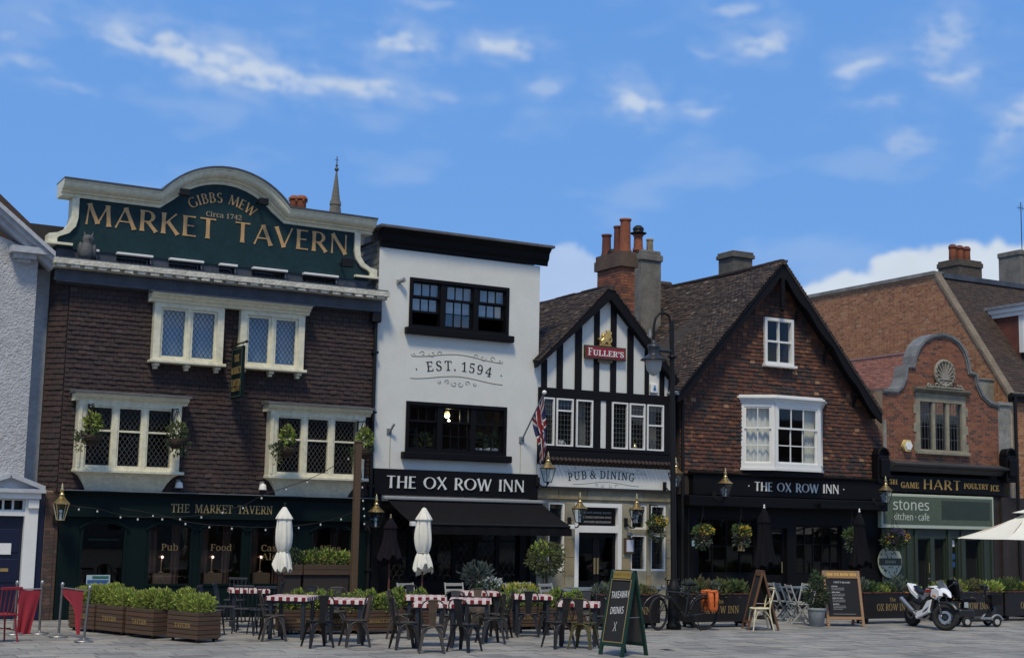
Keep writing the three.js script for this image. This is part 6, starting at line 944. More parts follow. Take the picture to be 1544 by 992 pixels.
// ---------------------------------------------------------------- wall lanterns
function makeLantern(frameM) {
  const g = new THREE.Group(), b = 0.07, tp = 0.145, H = 0.36;
  const c = [[-1, -1], [1, -1], [1, 1], [-1, 1]];
  part('frame', [...c.map(([x, z]) => bar([x * b, 0, z * b], [x * tp, H, z * tp], 0.011, 0.011, 6)), ...c.flatMap(([x, z], i) => { const [X, Z] = c[(i + 1) % 4]; return [bar([x * b, 0, z * b], [X * b, 0, Z * b], 0.011, 0.011, 6), bar([x * tp, H, z * tp], [X * tp, H, Z * tp], 0.014, 0.014, 6)]; })], frameM, g);
  for (let i = 0; i < 4; i++) { const [x, z] = c[i], [X, Z] = c[(i + 1) % 4]; part('glass', loft([[[x * b, 0, z * b], [X * b, 0, Z * b], [X * b * 0.97, 0, Z * b * 0.97], [x * b * 0.97, 0, z * b * 0.97]], [[x * tp, H, z * tp], [X * tp, H, Z * tp], [X * tp * 0.98, H, Z * tp * 0.98], [x * tp * 0.98, H, z * tp * 0.98]]]), MT.glass, g); }
  part('cap', [new THREE.CylinderGeometry(0.1, 0.225, 0.1, 4, 1).rotateY(Math.PI / 4).translate(0, H + 0.06, 0), new THREE.CylinderGeometry(0.05, 0.11, 0.07, 4, 1).rotateY(Math.PI / 4).translate(0, H + 0.145, 0), lathe([[0.05, 0], [0.07, 0.02], [0.04, 0.04], [0.04, 0.08], [0.065, 0.1]], 10).translate(0, H + 0.18, 0)], MT.brass, g);
  part('finial', lathe([[0, 0], [0.03, 0.0], [0.045, 0.04], [0.02, 0.08], [0.03, 0.11], [0.012, 0.15], [0, 0.19]], 10).translate(0, H + 0.27, 0), MT.brass, g);
  part('lamp_holder', [bar([0, 0.01, 0], [0, 0.14, 0], 0.03, 0.025), ball(0.04, 0, 0.19, 0)], MT.whitePaint, g);
  part('bracket', [bar([0, -0.06, 0], [0, 0.01, 0], 0.03, 0.05, 8), tube([[0, -0.05, 0], [0, -0.13, -0.12], [0, -0.1, -0.3], [0, 0.02, -0.46]], 0.018, 16, 6), rbox(-0.06, 0.06, -0.1, 0.14, -0.5, -0.46, 0.015)], MT.iron, g);
  return g;
}
const lanB = makeLantern(MT.iron), lanG = makeLantern(MT.brass);
for (const [px, py, z, lab, p, zz] of [[90, 784, 0.5, 'brass lantern on brick pier between tavern and blue door', lanG], [566, 795, 0.75, 'lantern with brass cap between tavern front and black awning', lanB], [826, 727, 0.6, 'lantern with brass cap beside the flag, on white name board', lanB], [1019, 734, 0.6, 'lantern with brass cap where timbered pub meets tiled gable', lanB], [874, 788, 0.52, 'large lantern on sandstone beside left jamb of white door frame', lanB], [960, 789, 0.52, 'large lantern on sandstone above the framed menu case', lanB], [1094, 749, 0.75, 'lantern with bright brass cap at near end of tiled inn sign', lanB], [1336.5, 758, 0.75, 'lantern with bright brass cap beside green cafe sign', lanB]]) copy(p, 'wall_lantern', at(px, py, z), 0, lab, 'wall lanterns along the fronts', 'lantern').scale.set(0.88, 0.92, 1);

// ---------------------------------------------------------------- hanging baskets
function basket(px, py, z, o) {
  const p = at(px, py, z), t = thing('hanging_basket', o.label, 'flower basket', o.group), r = o.r ?? 0.22;
  part('bowl', lathe([[0, -r * 0.95], [r * 0.5, -r * 0.85], [r * 0.85, -r * 0.45], [r, 0], [r * 0.94, 0], [r * 0.8, -r * 0.2], [0, -r * 0.25]], 16).translate(p.x, p.y, z), mat(o.bowl ?? [0.085, 0.055, 0.035], { r: 0.95, map: T.worn, bump: T.lumps, bs: 0.02 }), t);
  mesh('foliage', leaves(o.leaf.map((l) => ({ ...l, c: [p.x + l.c[0], p.y + l.c[1], z + l.c[2]] }))), MT.leaf, t);
  const h = o.h ?? 0.55; part('chain', [0, 1, 2].map((k) => bar([p.x + r * Math.cos(k * 2.09 + 0.5), p.y, z + r * Math.sin(k * 2.09 + 0.5)], [p.x, p.y + h, z], 0.006, 0.006, 5)), MT.iron, t);
  part('bracket', o.zw !== undefined ? [bar([p.x, p.y + h + 0.02, z], [p.x, p.y + h + 0.02, o.zw], 0.012), bar([p.x, p.y + h, z - 0.1], [p.x, p.y + h - 0.35, o.zw], 0.01), box(p.x - 0.02, p.x + 0.02, p.y + h - 0.4, p.y + h + 0.05, o.zw, o.zw + 0.01)] : [bar([p.x, p.y + h, z], [p.x, o.top, z], 0.008)], MT.iron, t);
}
const tavB = (px, py, lab, two) => basket(px, py, 0.8, { label: lab, group: 'baskets beside the tavern windows', zw: 0.36, h: 0.62, r: 0.23, leaf: two ? [{ c: [0, 0.16, 0], r: [0.18, 0.18, 0.16], n: 190, s: 0.1, cols: LF.olive }, { c: [0.03, -0.08, 0], r: [0.25, 0.26, 0.2], n: 170, s: 0.09, cols: LF.dark }] : [{ c: [0, 0.24, 0], r: [0.15, 0.2, 0.15], n: 240, s: 0.11, cols: [...LF.lime, ...LF.olive] }, { c: [-0.1, -0.02, 0], r: [0.28, 0.1, 0.22], n: 130, s: 0.09, cols: LF.dark }, { c: [-0.24, -0.16, 0.05], r: [0.07, 0.2, 0.07], n: 60, s: 0.08, cols: LF.olive }] });
tavB(138, 656, 'wicker basket of lime leaves at chimney-end oriel, beside grey house'); tavB(266, 662, 'basket of trailing dark leaves on oriel nearest the grey house', true); tavB(432, 675, 'wicker basket of pale leaves beside oriel nearest the rain pipe'); tavB(549, 678, 'sparse wicker basket between oriel and white wall, behind wooden post');
const flo = (a) => [{ c: [0, 0.08, 0], r: [0.24, 0.16, 0.22], n: 260, s: 0.1, cols: LF.green, shell: 0.5 }, { c: [-0.05, -0.14, 0.05], r: [0.2, 0.22, 0.18], n: 180, s: 0.1, cols: LF.grey.concat(LF.dark) }, { c: [0.04, 0.1, 0.12], r: [0.19, 0.11, 0.13], n: a, s: 0.065, w: 1, cols: LF.yellow, shell: 0.7 }];
basket(991, 793, 0.35, { label: 'basket of yellow flowers hung before sandstone windows', r: 0.2, h: 0.5, zw: 0.02, leaf: flo(90) });
basket(1060, 806, 0.45, { label: 'hanging basket with yellow flowers below the brass lantern', r: 0.22, h: 0.55, top: 2.7, leaf: flo(60) });
basket(1118, 807, 0.45, { label: 'hanging basket with orange and yellow flowers beside tall black parasol', r: 0.22, h: 0.55, top: 2.7, leaf: flo(80) });
basket(1286, 812, 0.45, { label: 'hanging basket half hidden behind closed black parasol by cafe', r: 0.2, h: 0.6, top: 2.7, leaf: flo(20) });
basket(1349, 812, 0.45, { label: 'hanging basket of purple and yellow pansies before the green cafe', r: 0.24, h: 0.6, top: 2.7, leaf: [{ c: [0, -0.05, 0], r: [0.36, 0.26, 0.3], n: 420, s: 0.12, cols: LF.dark }, { c: [-0.02, 0.08, 0.12], r: [0.36, 0.16, 0.22], n: 110, s: 0.08, w: 1, cols: LF.purple, shell: 0.6 }, { c: [0.28, 0.05, 0.12], r: [0.12, 0.12, 0.12], n: 34, s: 0.09, w: 1, cols: LF.yellow }, { c: [-0.3, 0.02, 0.12], r: [0.08, 0.1, 0.1], n: 14, s: 0.08, w: 1, cols: LF.yellow }] });

// ---------------------------------------------------------------- fittings on the tavern
{
  const t = thing('projecting_sign', 'narrow dark green pub sign hung edge-on from the tavern wall', 'sign'), a = at(347, 528, 1.0), b = at(371, 524, 0.15);
  const x = (at(358, 560, 0.55).x), y1 = at(358, 523, 0.55).y, y0 = at(358, 601, 0.55).y;
  part('sign_panel', rbox(x - 0.03, x + 0.03, y0, y1, 0.16, 0.92, 0.01), MT.green, t);
  part('sign_border', [box(x - 0.036, x + 0.036, y0 + 0.03, y0 + 0.06, 0.2, 0.88), box(x - 0.036, x + 0.036, y1 - 0.06, y1 - 0.03, 0.2, 0.88), box(x - 0.036, x + 0.036, y0 + 0.06, y1 - 0.06, 0.2, 0.225), box(x - 0.036, x + 0.036, y0 + 0.06, y1 - 0.06, 0.855, 0.88)], mat([0.03, 0.055, 0.05], { r: 0.5 }), t);
  ['THE', 'MARKET', 'TAVERN'].forEach((s, k) => part('lettering', text(s, FT.sr, -0.055 * s.length, 0.055 * s.length, 0, 0.15, 0, 0.004).rotateY(-Math.PI / 2).translate(x - 0.031, y1 - 0.32 - k * 0.27, 0.54), MT.dullGold, t));
  part('lettering', text('Circa 1742', FT.sr, -0.26, 0.26, 0, 0.1, 0, 0.004).rotateY(-Math.PI / 2).translate(x - 0.031, y0 + 0.16, 0.54), MT.dullGold, t);
  part('bracket', [bar([x, y1 + 0.07, 0.0], [x, y1 + 0.07, 1.05], 0.02), bar([x, y1 + 0.02, 0.24], [x, y1 + 0.08, 0.24], 0.01), bar([x, y1 + 0.02, 0.84], [x, y1 + 0.08, 0.84], 0.01), tube([[x, y1 + 0.08, 0.1], [x, y1 + 0.2, 0.16], [x, y1 + 0.16, 0.3], [x, y1 + 0.09, 0.42]], 0.014, 14, 6), ball(0.035, x, y1 + 0.07, 1.06)], MT.iron, t);
}
{
  const t = thing('owl_decoy', 'grey owl figure perched on the tavern gutter below signboard', 'ornament'), p = at(127, 386, 0.2); p.y = 7.46;
  const m = mat([0.10, 0.105, 0.11], { r: 0.7, map: T.worn });
  part('body', lathe([[0, 0], [0.1, 0.0], [0.15, 0.1], [0.16, 0.22], [0.12, 0.34], [0.1, 0.38], [0.12, 0.44], [0.11, 0.51], [0.06, 0.55], [0, 0.56]], 14).rotateZ(-0.12).translate(p.x, p.y, 0.18), m, t);
  part('ear', [bar([p.x - 0.02, p.y + 0.52, 0.2], [p.x - 0.04, p.y + 0.62, 0.2], 0.03, 0.004, 6), bar([p.x + 0.12, p.y + 0.52, 0.2], [p.x + 0.15, p.y + 0.62, 0.2], 0.03, 0.004, 6)], m, t);
  part('wing', [ball(0.12, 0, 0, 0, 10, 8).scale(0.5, 1.4, 0.8).translate(p.x - 0.1, p.y + 0.22, 0.18), ball(0.12, 0, 0, 0, 10, 8).scale(0.5, 1.4, 0.8).translate(p.x + 0.18, p.y + 0.2, 0.18)], mat([0.07, 0.075, 0.08], { r: 0.7 }), t);
  part('beak', bar([p.x + 0.06, p.y + 0.46, 0.27], [p.x + 0.06, p.y + 0.43, 0.33], 0.025, 0.004, 6), MT.iron, t);
}
for (const [px, py, lab] of [[278, 290, 'black floodlight clipped under rising side of the curved sign cornice'], [397, 304, 'black floodlight clipped under falling side of the curved sign cornice'], [524, 396, 'large black floodlight at signboard corner beside white inn']]) {
  const p = at(px, py, 0.25), t = thing('floodlight', lab, 'floodlight', 'floodlights on the tavern sign'), s = px > 500 ? 1.35 : 1;
  part('housing', rbox(p.x - 0.11 * s, p.x + 0.11 * s, p.y - 0.08 * s, p.y + 0.08 * s, 0.2, 0.3, 0.02), MT.iron, t); part('lens', box(p.x - 0.09 * s, p.x + 0.09 * s, p.y - 0.065 * s, p.y + 0.065 * s, 0.19, 0.199), MT.satin, t); part('arm', bar([p.x, p.y, 0.2], [p.x - 0.05, p.y + 0.02, -0.08], 0.02), MT.iron, t);
}
for (const [px, py, lab] of [[270, 730, 'small white wall light on tiles left of the oriels gap, beside first apron'], [396.5, 733, 'small white wall light on tiles beside the second oriel apron']]) { const p = at(px, py, 0.15), t = thing('wall_light', lab, 'wall light', 'wall lights above the tavern fascia'); part('shade', lathe([[0.02, 0.14], [0.07, 0.11], [0.09, 0], [0.08, 0], [0.05, 0.1]], 14).translate(p.x, p.y - 0.08, 0.12), MT.whitePaint, t); part('mount', [rbox(p.x - 0.05, p.x + 0.05, p.y - 0.02, p.y + 0.1, 0.02, 0.06, 0.01), bar([p.x, p.y + 0.05, 0.04], [p.x, p.y + 0.05, 0.13], 0.02)], MT.leadPale, t); }
{
  const s = rect(130, 867, 165, 881, 0.1), t = thing('window_sticker', 'pale blue notice with green and blue bands low on tavern window', 'sticker');
  part('card', rbox(s.x0, s.x1, s.y0, s.y1, 0.076, 0.084, 0.003), mat([0.35, 0.45, 0.52], { r: 0.5 }), t); part('printed_band', [box(s.x0 + 0.12, s.x1 - 0.03, s.y0 + 0.11, s.y1 - 0.02, 0.084, 0.086)], mat([0.03, 0.12, 0.09], { r: 0.5 }), t); part('printed_band', box(s.x0 + 0.02, s.x1 - 0.03, s.y0 + 0.015, s.y0 + 0.09, 0.084, 0.086), mat([0.03, 0.09, 0.24], { r: 0.5 }), t);
}
// wooden post and festoon lights
const POST = { x: at(537, 760, 2.4).x, z: 2.4, y: at(537, 668, 2.4).y };
{ const t = thing('wooden_post', 'tall square brown timber post carrying festoon lights', 'post'); part('post', rbox(POST.x - 0.065, POST.x + 0.065, 0, POST.y, 2.335, 2.465, 0.012), MT.postWood, t); part('post_cap', [rbox(POST.x - 0.075, POST.x + 0.075, POST.y, POST.y + 0.04, 2.325, 2.475, 0.01), bar([POST.x, POST.y - 0.1, 2.4], [POST.x + 0.16, POST.y - 0.1, 2.4], 0.015)], MT.brownWood, t); part('foot', rbox(POST.x - 0.2, POST.x + 0.2, 0, 0.3, 2.2, 2.6, 0.02), MT.brownWood, t); }
function festoon(name, label, pix, zA, zB, bulbs) {
  const t = thing('festoon_string', label, 'string lights'), pts = pix.map(([x, y], i) => { const z = zA + (zB - zA) * i / (pix.length - 1), p = at(x, y, z); return [p.x, p.y + 0.05, z]; });
  part('cable', tube(pts, 0.007, pix.length * 4, 5), MT.iron, t);
  for (let i = 1; i < pts.length - 1; i++) { if (bulbs && !bulbs(i)) continue; const q = pts[i], b = part('bulb', lathe([[0, -0.05], [0.014, -0.045], [0.021, -0.028], [0.015, -0.008], [0.011, 0]], 10).translate(q[0], q[1] - 0.03, q[2]), MT.bulb, t); part('socket', bar([q[0], q[1] - 0.035, q[2]], [q[0], q[1], q[2]], 0.012), MT.iron, b); }
}
festoon('a', 'festoon of clear bulbs sloping from timber post along tavern front', [[537, 684], [525, 692], [493, 712], [463, 727], [431, 738], [394, 751], [366, 766], [335, 773], [303, 780], [271, 783], [244, 783], [207, 783], [181, 780], [146, 771], [118, 768], [92, 762]], 2.4, 0.3);
festoon('b', 'lower festoon of clear bulbs sagging across the tavern windows', [[541, 772], [514, 783], [483, 791], [450, 796], [400, 799], [349, 797], [315, 795], [279, 790], [230, 778], [180, 770]], 2.3, 0.3);
festoon('c', 'short festoon of clear bulbs hanging down beside timber post', [[542, 690], [543, 702], [545, 722], [546, 735], [547, 755], [548, 767], [549, 778], [549, 790], [548, 798]], 2.4, 2.4);

// ---------------------------------------------------------------- flag
{
  const t = thing('union_flag', 'red white and blue flag drooping from angled pole on white wall', 'flag'), A = V3(at(787, 663, 0.03).x, at(787, 663, 0.03).y, 0.03), tp = at(820.5, 593, 0.85), B = V3(tp.x, tp.y, 0.85);
  part('pole', [bar(A.toArray(), B.toArray(), 0.022, 0.018, 10)], MT.leadPale, t); part('finial', ball(0.055, B.x, B.y + 0.02, B.z + 0.01), MT.whitePaint, t); part('bracket', rbox(A.x - 0.07, A.x + 0.07, A.y - 0.08, A.y + 0.08, 0.0, 0.03, 0.01), MT.leadPale, t);
  const uj = canvasTex(512, 256, (c, w, h) => { c.fillStyle = '#1c2350'; c.fillRect(0, 0, w, h); const dg = (col, lw) => { c.strokeStyle = col; c.lineWidth = lw; c.beginPath(); c.moveTo(0, 0); c.lineTo(w, h); c.moveTo(w, 0); c.lineTo(0, h); c.stroke(); }; dg('#a9a6a8', 52); dg('#6a1826', 20); c.fillStyle = '#c9c9c9'; c.fillRect(w / 2 - 44, 0, 88, h); c.fillRect(0, h / 2 - 44, w, 88); c.fillStyle = '#7d1a28'; c.fillRect(w / 2 - 26, 0, 52, h); c.fillRect(0, h / 2 - 26, w, 52); });
  const nu = 24, nv = 30, g = new THREE.PlaneGeometry(1, 1, nu, nv), p = g.attributes.position;
  for (let i = 0; i < p.count; i++) { const u = p.getX(i) + 0.5, v = 0.5 - p.getY(i); const top = B.clone().lerp(A, 0.03 + 0.5 * u); const sq = 1 - 0.55 * sst(0, 0.6, v), cxn = B.x - 0.03; const fall = v * 1.32 + 0.25 * u * v; p.setXYZ(i, cxn + (top.x - cxn) * sq + 0.05 * Math.sin(u * 16 + v * 2) * Math.min(1, v * 3) + 0.1 * v, top.y - fall * (0.75 + 0.25 * (1 - u)), B.z + (top.z - B.z) * sq + 0.06 * Math.cos(u * 16 + v * 3) * Math.min(1, v * 3)); }
  const uv = g.attributes.uv; for (let i = 0; i < uv.count; i++) { const a = uv.getX(i), b = uv.getY(i); uv.setXY(i, 1 - b, a); }
  g.computeVertexNormals(); const fm = print(uj, 0.9); fm.side = THREE.DoubleSide; mesh('flag_cloth', g, fm, t);
}

// ---------------------------------------------------------------- street lamp
{
  const b = gnd(1016, 949), t = thing('street_lamp', 'black swan-neck street lamp post with glass bowl, bicycle at its foot', 'street lamp'), z = b.z, top = at(1008, 478, z).y, lx = at(986, 535, z).x, ly = at(986, 545, z).y, x = (at(1010, 600, z).x + b.x) / 2;
  part('base', lathe([[0, 0], [0.16, 0], [0.16, 0.1], [0.13, 0.14], [0.12, 0.75], [0.14, 0.8], [0.14, 0.86], [0.1, 0.95], [0.07, 1.05]], 16).translate(b.x, 0, z), MT.iron, t);
  part('shaft', [bar([b.x, 1.0, z], [x - 0.02, top - 0.1, z], 0.066, 0.05, 14), lathe([[0.06, 0], [0.1, 0.02], [0.1, 0.06], [0.06, 0.08]], 12).translate(x, top - 0.9, z)], MT.iron, t);
  const nk = [[x - 0.05, top - 0.55, z], [x - 0.06, top - 0.1, z], [x - 0.1, top + 0.02, z], [(x + lx) / 2 - 0.03, top + 0.08, z], [lx + 0.06, top - 0.03, z], [lx, top - 0.25, z], [lx, ly + 0.38, z]]; part('swan_neck', tube(nk, 0.028, 40, 8), MT.iron, t);
  const hd = part('lamp_head', [lathe([[0.03, 0.36], [0.05, 0.28], [0.13, 0.26], [0.14, 0.2], [0.12, 0.18], [0.12, 0.06], [0.15, 0.03], [0.27, -0.05], [0.29, -0.08], [0.16, -0.06]], 20).translate(lx, ly + 0.1, z), bar([lx, ly + 0.25, z], [x, ly + 0.25, z], 0.04)], mat([0.03, 0.034, 0.04], { r: 0.4, m: 0.3 }), t);
  part('spike', lathe([[0.03, 0], [0.035, 0.06], [0.015, 0.14], [0, 0.2]], 8).translate(lx - 0.1, ly + 0.5, z), MT.leadPale, hd);
  part('glass_bowl', lathe([[0.17, 0.02], [0.175, -0.06], [0.15, -0.2], [0.08, -0.3], [0, -0.34]], 18).translate(lx, ly + 0.02, z), mat([0.55, 0.57, 0.56], { r: 0.4, trans: 0.35, side: THREE.DoubleSide }), hd);
}

// ---------------------------------------------------------------- parasols
function closedParasol(px, z, pyTop, pyHem, m, o) {
  const p = at(px, (pyTop + pyHem) / 2, z), yT = at(px, pyTop, z).y, yH = at(px, pyHem, z).y, t = thing('closed_parasol', o.label, 'parasol', o.group), H = yT - yH;
  const prof = o.tied ? [[0, 1], [0.04, 0.985], [0.1, 0.91], [0.145, 0.85], [0.17, 0.80], [0.14, 0.795], [0.15, 0.72], [0.168, 0.6], [0.172, 0.5], [0.16, 0.4], [0.132, 0.32], [0.112, 0.285], [0.112, 0.27], [0.14, 0.22], [0.165, 0.15], [0.185, 0.08], [0.2, 0.0]] : [[0, 1], [0.03, 0.985], [0.1, 0.86], [0.135, 0.76], [0.12, 0.75], [0.14, 0.5], [0.19, 0.25], [0.25, 0.0]];
  const seg = 72, rings = prof.map(([r, q], k) => Array.from({ length: seg }, (_, i) => { const a = i / seg * 6.283, f = q > 0.8 ? 0.04 : 0.075 + 0.14 * Math.max(0, 0.3 - q), w = 1 + f * Math.cos(a * 8 + q * 1.6) + 0.07 * Math.sin(a * 3 + q * 5 + px) + 0.025 * Math.sin(a * 13 + q * 8 + px) + 0.07 * noise.noise(Math.cos(a) * 2 + px, q * 5, Math.sin(a) * 2); const y = yH + q * H + (0.16 - Math.min(q, 0.16)) / 0.16 * (0.05 * Math.cos(a * 8 + 1) + 0.06 * Math.sin(a + px) + 0.04 * Math.sin(a * 3)); return [p.x + Math.max(r, 0.004) * o.s * w * Math.cos(-a), y, z + Math.max(r, 0.004) * o.s * w * Math.sin(-a)]; }));
  const fine = []; for (let k = 0; k + 1 < rings.length; k++) for (let j = 0; j < 3; j++) fine.push(rings[k].map((p0, i) => { const A = rings[Math.max(0, k - 1)][i], B = p0, C2 = rings[k + 1][i], D = rings[Math.min(rings.length - 1, k + 2)][i], s = j / 3; return [0, 1, 2].map((c) => 0.5 * (2 * B[c] + (C2[c] - A[c]) * s + (2 * A[c] - 5 * B[c] + 4 * C2[c] - D[c]) * s * s + (3 * B[c] - A[c] - 3 * C2[c] + D[c]) * s * s * s)); })); fine.push(rings[rings.length - 1]);
  mesh('canopy', M(smooth(loft(fine.reverse()))), m, t);
  if (o.tied) part('tie', new THREE.TorusGeometry(0.115 * o.s, 0.014, 6, 20).rotateX(Math.PI / 2).translate(p.x, yH + 0.278 * H, z), mat([0.35, 0.34, 0.30], { r: 0.9 }), t);
  part('pole', bar([p.x, 0.05, z], [p.x, yH + 0.4, z], 0.022), o.pole ?? MT.terraDark, t); part('finial', lathe([[0.02, 0], [0.03, 0.02], [0.012, 0.05], [0.022, 0.08], [0, 0.1]], 8).translate(p.x, yT - 0.01, z), o.fin ?? MT.iron, t);
  part('base_plate', lathe([[0, 0], [0.26, 0], [0.26, 0.05], [0.05, 0.08], [0.04, 0.2], [0, 0.2]], 18).translate(p.x, 0, z), MT.iron, t);
}
closedParasol(427, 3.2, 764, 857, MT.canvasWhite, { label: 'closed white parasol tied near its hem, before green tavern front', s: 0.95, tied: true });
closedParasol(638, 3.4, 765, 860, MT.canvasWhite, { label: 'closed white parasol tied near its hem, before black awning', s: 1.0, tied: true });
closedParasol(588, 1.9, 781, 847, MT.canvasPlum, { label: 'closed dark plum parasol under awning edge beside lantern', s: 1.1, fin: MT.buffPot });
closedParasol(1153, 3.2, 766, 858, MT.canvasBlack, { label: 'closed black parasol beside the wooden easel and flower baskets', s: 1.15, fin: MT.white });
closedParasol(1297, 3.2, 772, 855, MT.canvasBlack, { label: 'closed black parasol behind the wooden menu board', s: 1.05, fin: MT.white });
{
  const z = 4.2, t = thing('open_parasol', 'large open white parasol beside the green cafe', 'parasol'), a = at(1552, 772, z), e = at(1457, 812, z), R = a.x - e.x - 0.42, n = 8, pos = [];
  const rim = Array.from({ length: n }, (_, i) => { const q = i / n * 6.283 + 0.35 + Math.PI; return [a.x + R * Math.cos(q), e.y, z + R * Math.sin(q)]; });
  const gs = [], steps = 8; for (let i = 0; i < n; i++) { const A = rim[i], B = rim[(i + 1) % n]; for (let k = 0; k < steps; k++) for (let j = 0; j < 4; j++) { const P = (q, s) => { const x = A[0] + (B[0] - A[0]) * s, zz = A[2] + (B[2] - A[2]) * s, sag = 0.05 * Math.sin(s * 3.14) * q + 0.05 * Math.sin(q * 3.14); return [a.x + (x - a.x) * q, a.y + (e.y - a.y) * q - sag + (q > 0.98 ? 0.04 * Math.sin(s * 3.14) : 0), z + (zz - z) * q]; }; const q0 = k / steps, q1 = (k + 1) / steps, s0 = j / 4, s1 = (j + 1) / 4, p00 = P(q0, s0), p01 = P(q0, s1), p10 = P(q1, s0), p11 = P(q1, s1); pos.push(...p00, ...p11, ...p10, ...p00, ...p01, ...p11); } }
  const g = new THREE.BufferGeometry(); g.setAttribute('position', new THREE.Float32BufferAttribute(pos, 3)); g.computeVertexNormals(); const cm = MT.canvasWhite.clone(); cm.side = THREE.DoubleSide; part('canopy', g, cm, t);
  part('vent_cap', new THREE.ConeGeometry(R * 0.22, 0.12, 8, 1, true).translate(a.x, a.y + 0.03, z), cm, t);
  for (let i = 0; i < n; i++) part('rib', bar([a.x, a.y - 0.06, z], [rim[i][0] * 0.98 + a.x * 0.02, rim[i][1] - 0.03, rim[i][2] * 0.98 + z * 0.02], 0.012), MT.oak, t);
  part('pole', bar([a.x, 0.05, z], [a.x, a.y + 0.08, z], 0.028), MT.oak, t); part('base_plate', rbox(a.x - 0.3, a.x + 0.3, 0, 0.09, z - 0.3, z + 0.3, 0.02), MT.iron, t);
}

// ---------------------------------------------------------------- wooden planters
function makePlanter(L, D, H, sd, cols, txt) {
  const g = new THREE.Group(), n = 6, h = (H - 0.06) / n; seed = sd;
  part('box', box(-L / 2 + 0.02, L / 2 - 0.02, 0.06, H - 0.03, -D / 2 + 0.02, D / 2 - 0.02), MT.soil, g);
  for (let i = 0; i < n; i++) { const y = 0.06 + i * h, m = i % 2 ? MT.brownWood : mat([0.10 + 0.02 * rnd(), 0.06, 0.036], { r: 0.75, map: T.wood }); part('slat', rbox(-L / 2, L / 2, y + 0.004, y + h - 0.006, D / 2 - 0.018, D / 2 + rr(0, 0.006), 0.004), m, g); part('slat', rbox(-L / 2, L / 2, y + 0.004, y + h - 0.006, -D / 2, -D / 2 + 0.018, 0.004), m, g); for (const s of [-1, 1]) part('slat', rbox(s * L / 2 - (s > 0 ? 0.018 : -0.0), s * L / 2 + (s > 0 ? 0 : 0.018), y + 0.004, y + h - 0.006, -D / 2 + 0.02, D / 2 - 0.02, 0.004), m, g); }
  part('corner_post', [[-1, -1], [1, -1], [1, 1], [-1, 1]].map(([x, z]) => box(x * (L / 2 - 0.04) - 0.02, x * (L / 2 - 0.04) + 0.02, 0.04, H, z * (D / 2 - 0.04) - 0.02, z * (D / 2 - 0.04) + 0.02)), MT.brownWood, g);
  for (const [x, z] of [[-1, -1], [1, -1], [1, 1], [-1, 1]]) part('castor', [new THREE.CylinderGeometry(0.03, 0.03, 0.025, 10).rotateX(1.57).translate(x * (L / 2 - 0.09), 0.03, z * (D / 2 - 0.07)), box(x * (L / 2 - 0.09) - 0.015, x * (L / 2 - 0.09) + 0.015, 0.03, 0.07, z * (D / 2 - 0.07) - 0.02, z * (D / 2 - 0.07) + 0.02)], MT.iron, g);
  if (txt) part('gold_letters', text(txt, FT.sr, -L * 0.26, L * 0.26, H * 0.46, H * 0.62, D / 2 + 0.004, 0.004), MT.dullGold, g);
  const bl = []; const k = Math.max(2, Math.round(L / 0.24)); for (let i = 0; i < k; i++) { const x = -L / 2 + L * (i + 0.5) / k, hh = rr(0.7, 1.25); bl.push({ c: [x + rr(-0.03, 0.03), H + 0.13 * hh, rr(-0.06, 0.06)], r: [rr(0.13, 0.19), 0.22 * hh, D * rr(0.36, 0.5)], n: 800, s: 0.055, w: 0.55, cols, up: 0.5, shell: 0.5 }); }
  mesh('foliage', leaves(bl), MT.leaf, g); return g;
}
const pA = makePlanter(0.83, 0.5, 0.52, 77, LF.lime, 'TAVERN'), pB = makePlanter(0.83, 0.5, 0.52, 99, LF.lime.concat(LF.lime), 'TAVERN'), pC = makePlanter(0.95, 0.48, 0.46, 55, LF.lime.concat(LF.green), 'MARKET TAV');
seed = 4242;
{ // the row coming forward from the tavern
  const th = Math.atan2(-0.935, 0.345);
  [[6.36, 3.05, pA], [6.68, 3.85, pB], [7.0, 4.72, pA], [7.48, 5.72, pB]].forEach(([x, z, p], i) => copy(p, 'wooden_planter', { x: x + 0.1, z }, i === 3 ? Math.atan2(-0.925, 0.38) : th, 'slatted planter of lime green shrubs, ' + ['at the tavern wall end of its row', 'second along its row from the tavern wall', 'third along its row from the tavern wall', 'set askew at the open end of its row'][i], 'planters in the row beside the rope posts', 'planter'));
  for (const [px, k] of [[462, 0], [518, 1], [572, 2]]) { const q = gnd(px, 956); copy(pC, 'wooden_planter', { x: q.x, z: q.z - 0.2 }, [0.05, -0.02, 0.03][k], 'low slatted planter of bright shrubs behind checked tables, ' + ['next to the black spindle chairs', 'between two alike', 'next to the plum parasol'][k], 'planters behind the checked tables', 'planter'); }
  for (const [px, k] of [[618, 0], [790, 1], [858, 2]]) { const q = gnd(px, 950); copy(pC, 'wooden_planter', { x: q.x, z: q.z - 0.3 }, 0, 'slatted planter of shrubs screening the inn terrace, ' + ['under the white parasol by the awning', 'beside the yellow bedding', 'between bay tree and green chalkboard'][k], 'planters screening the inn terrace', 'planter'); }
}
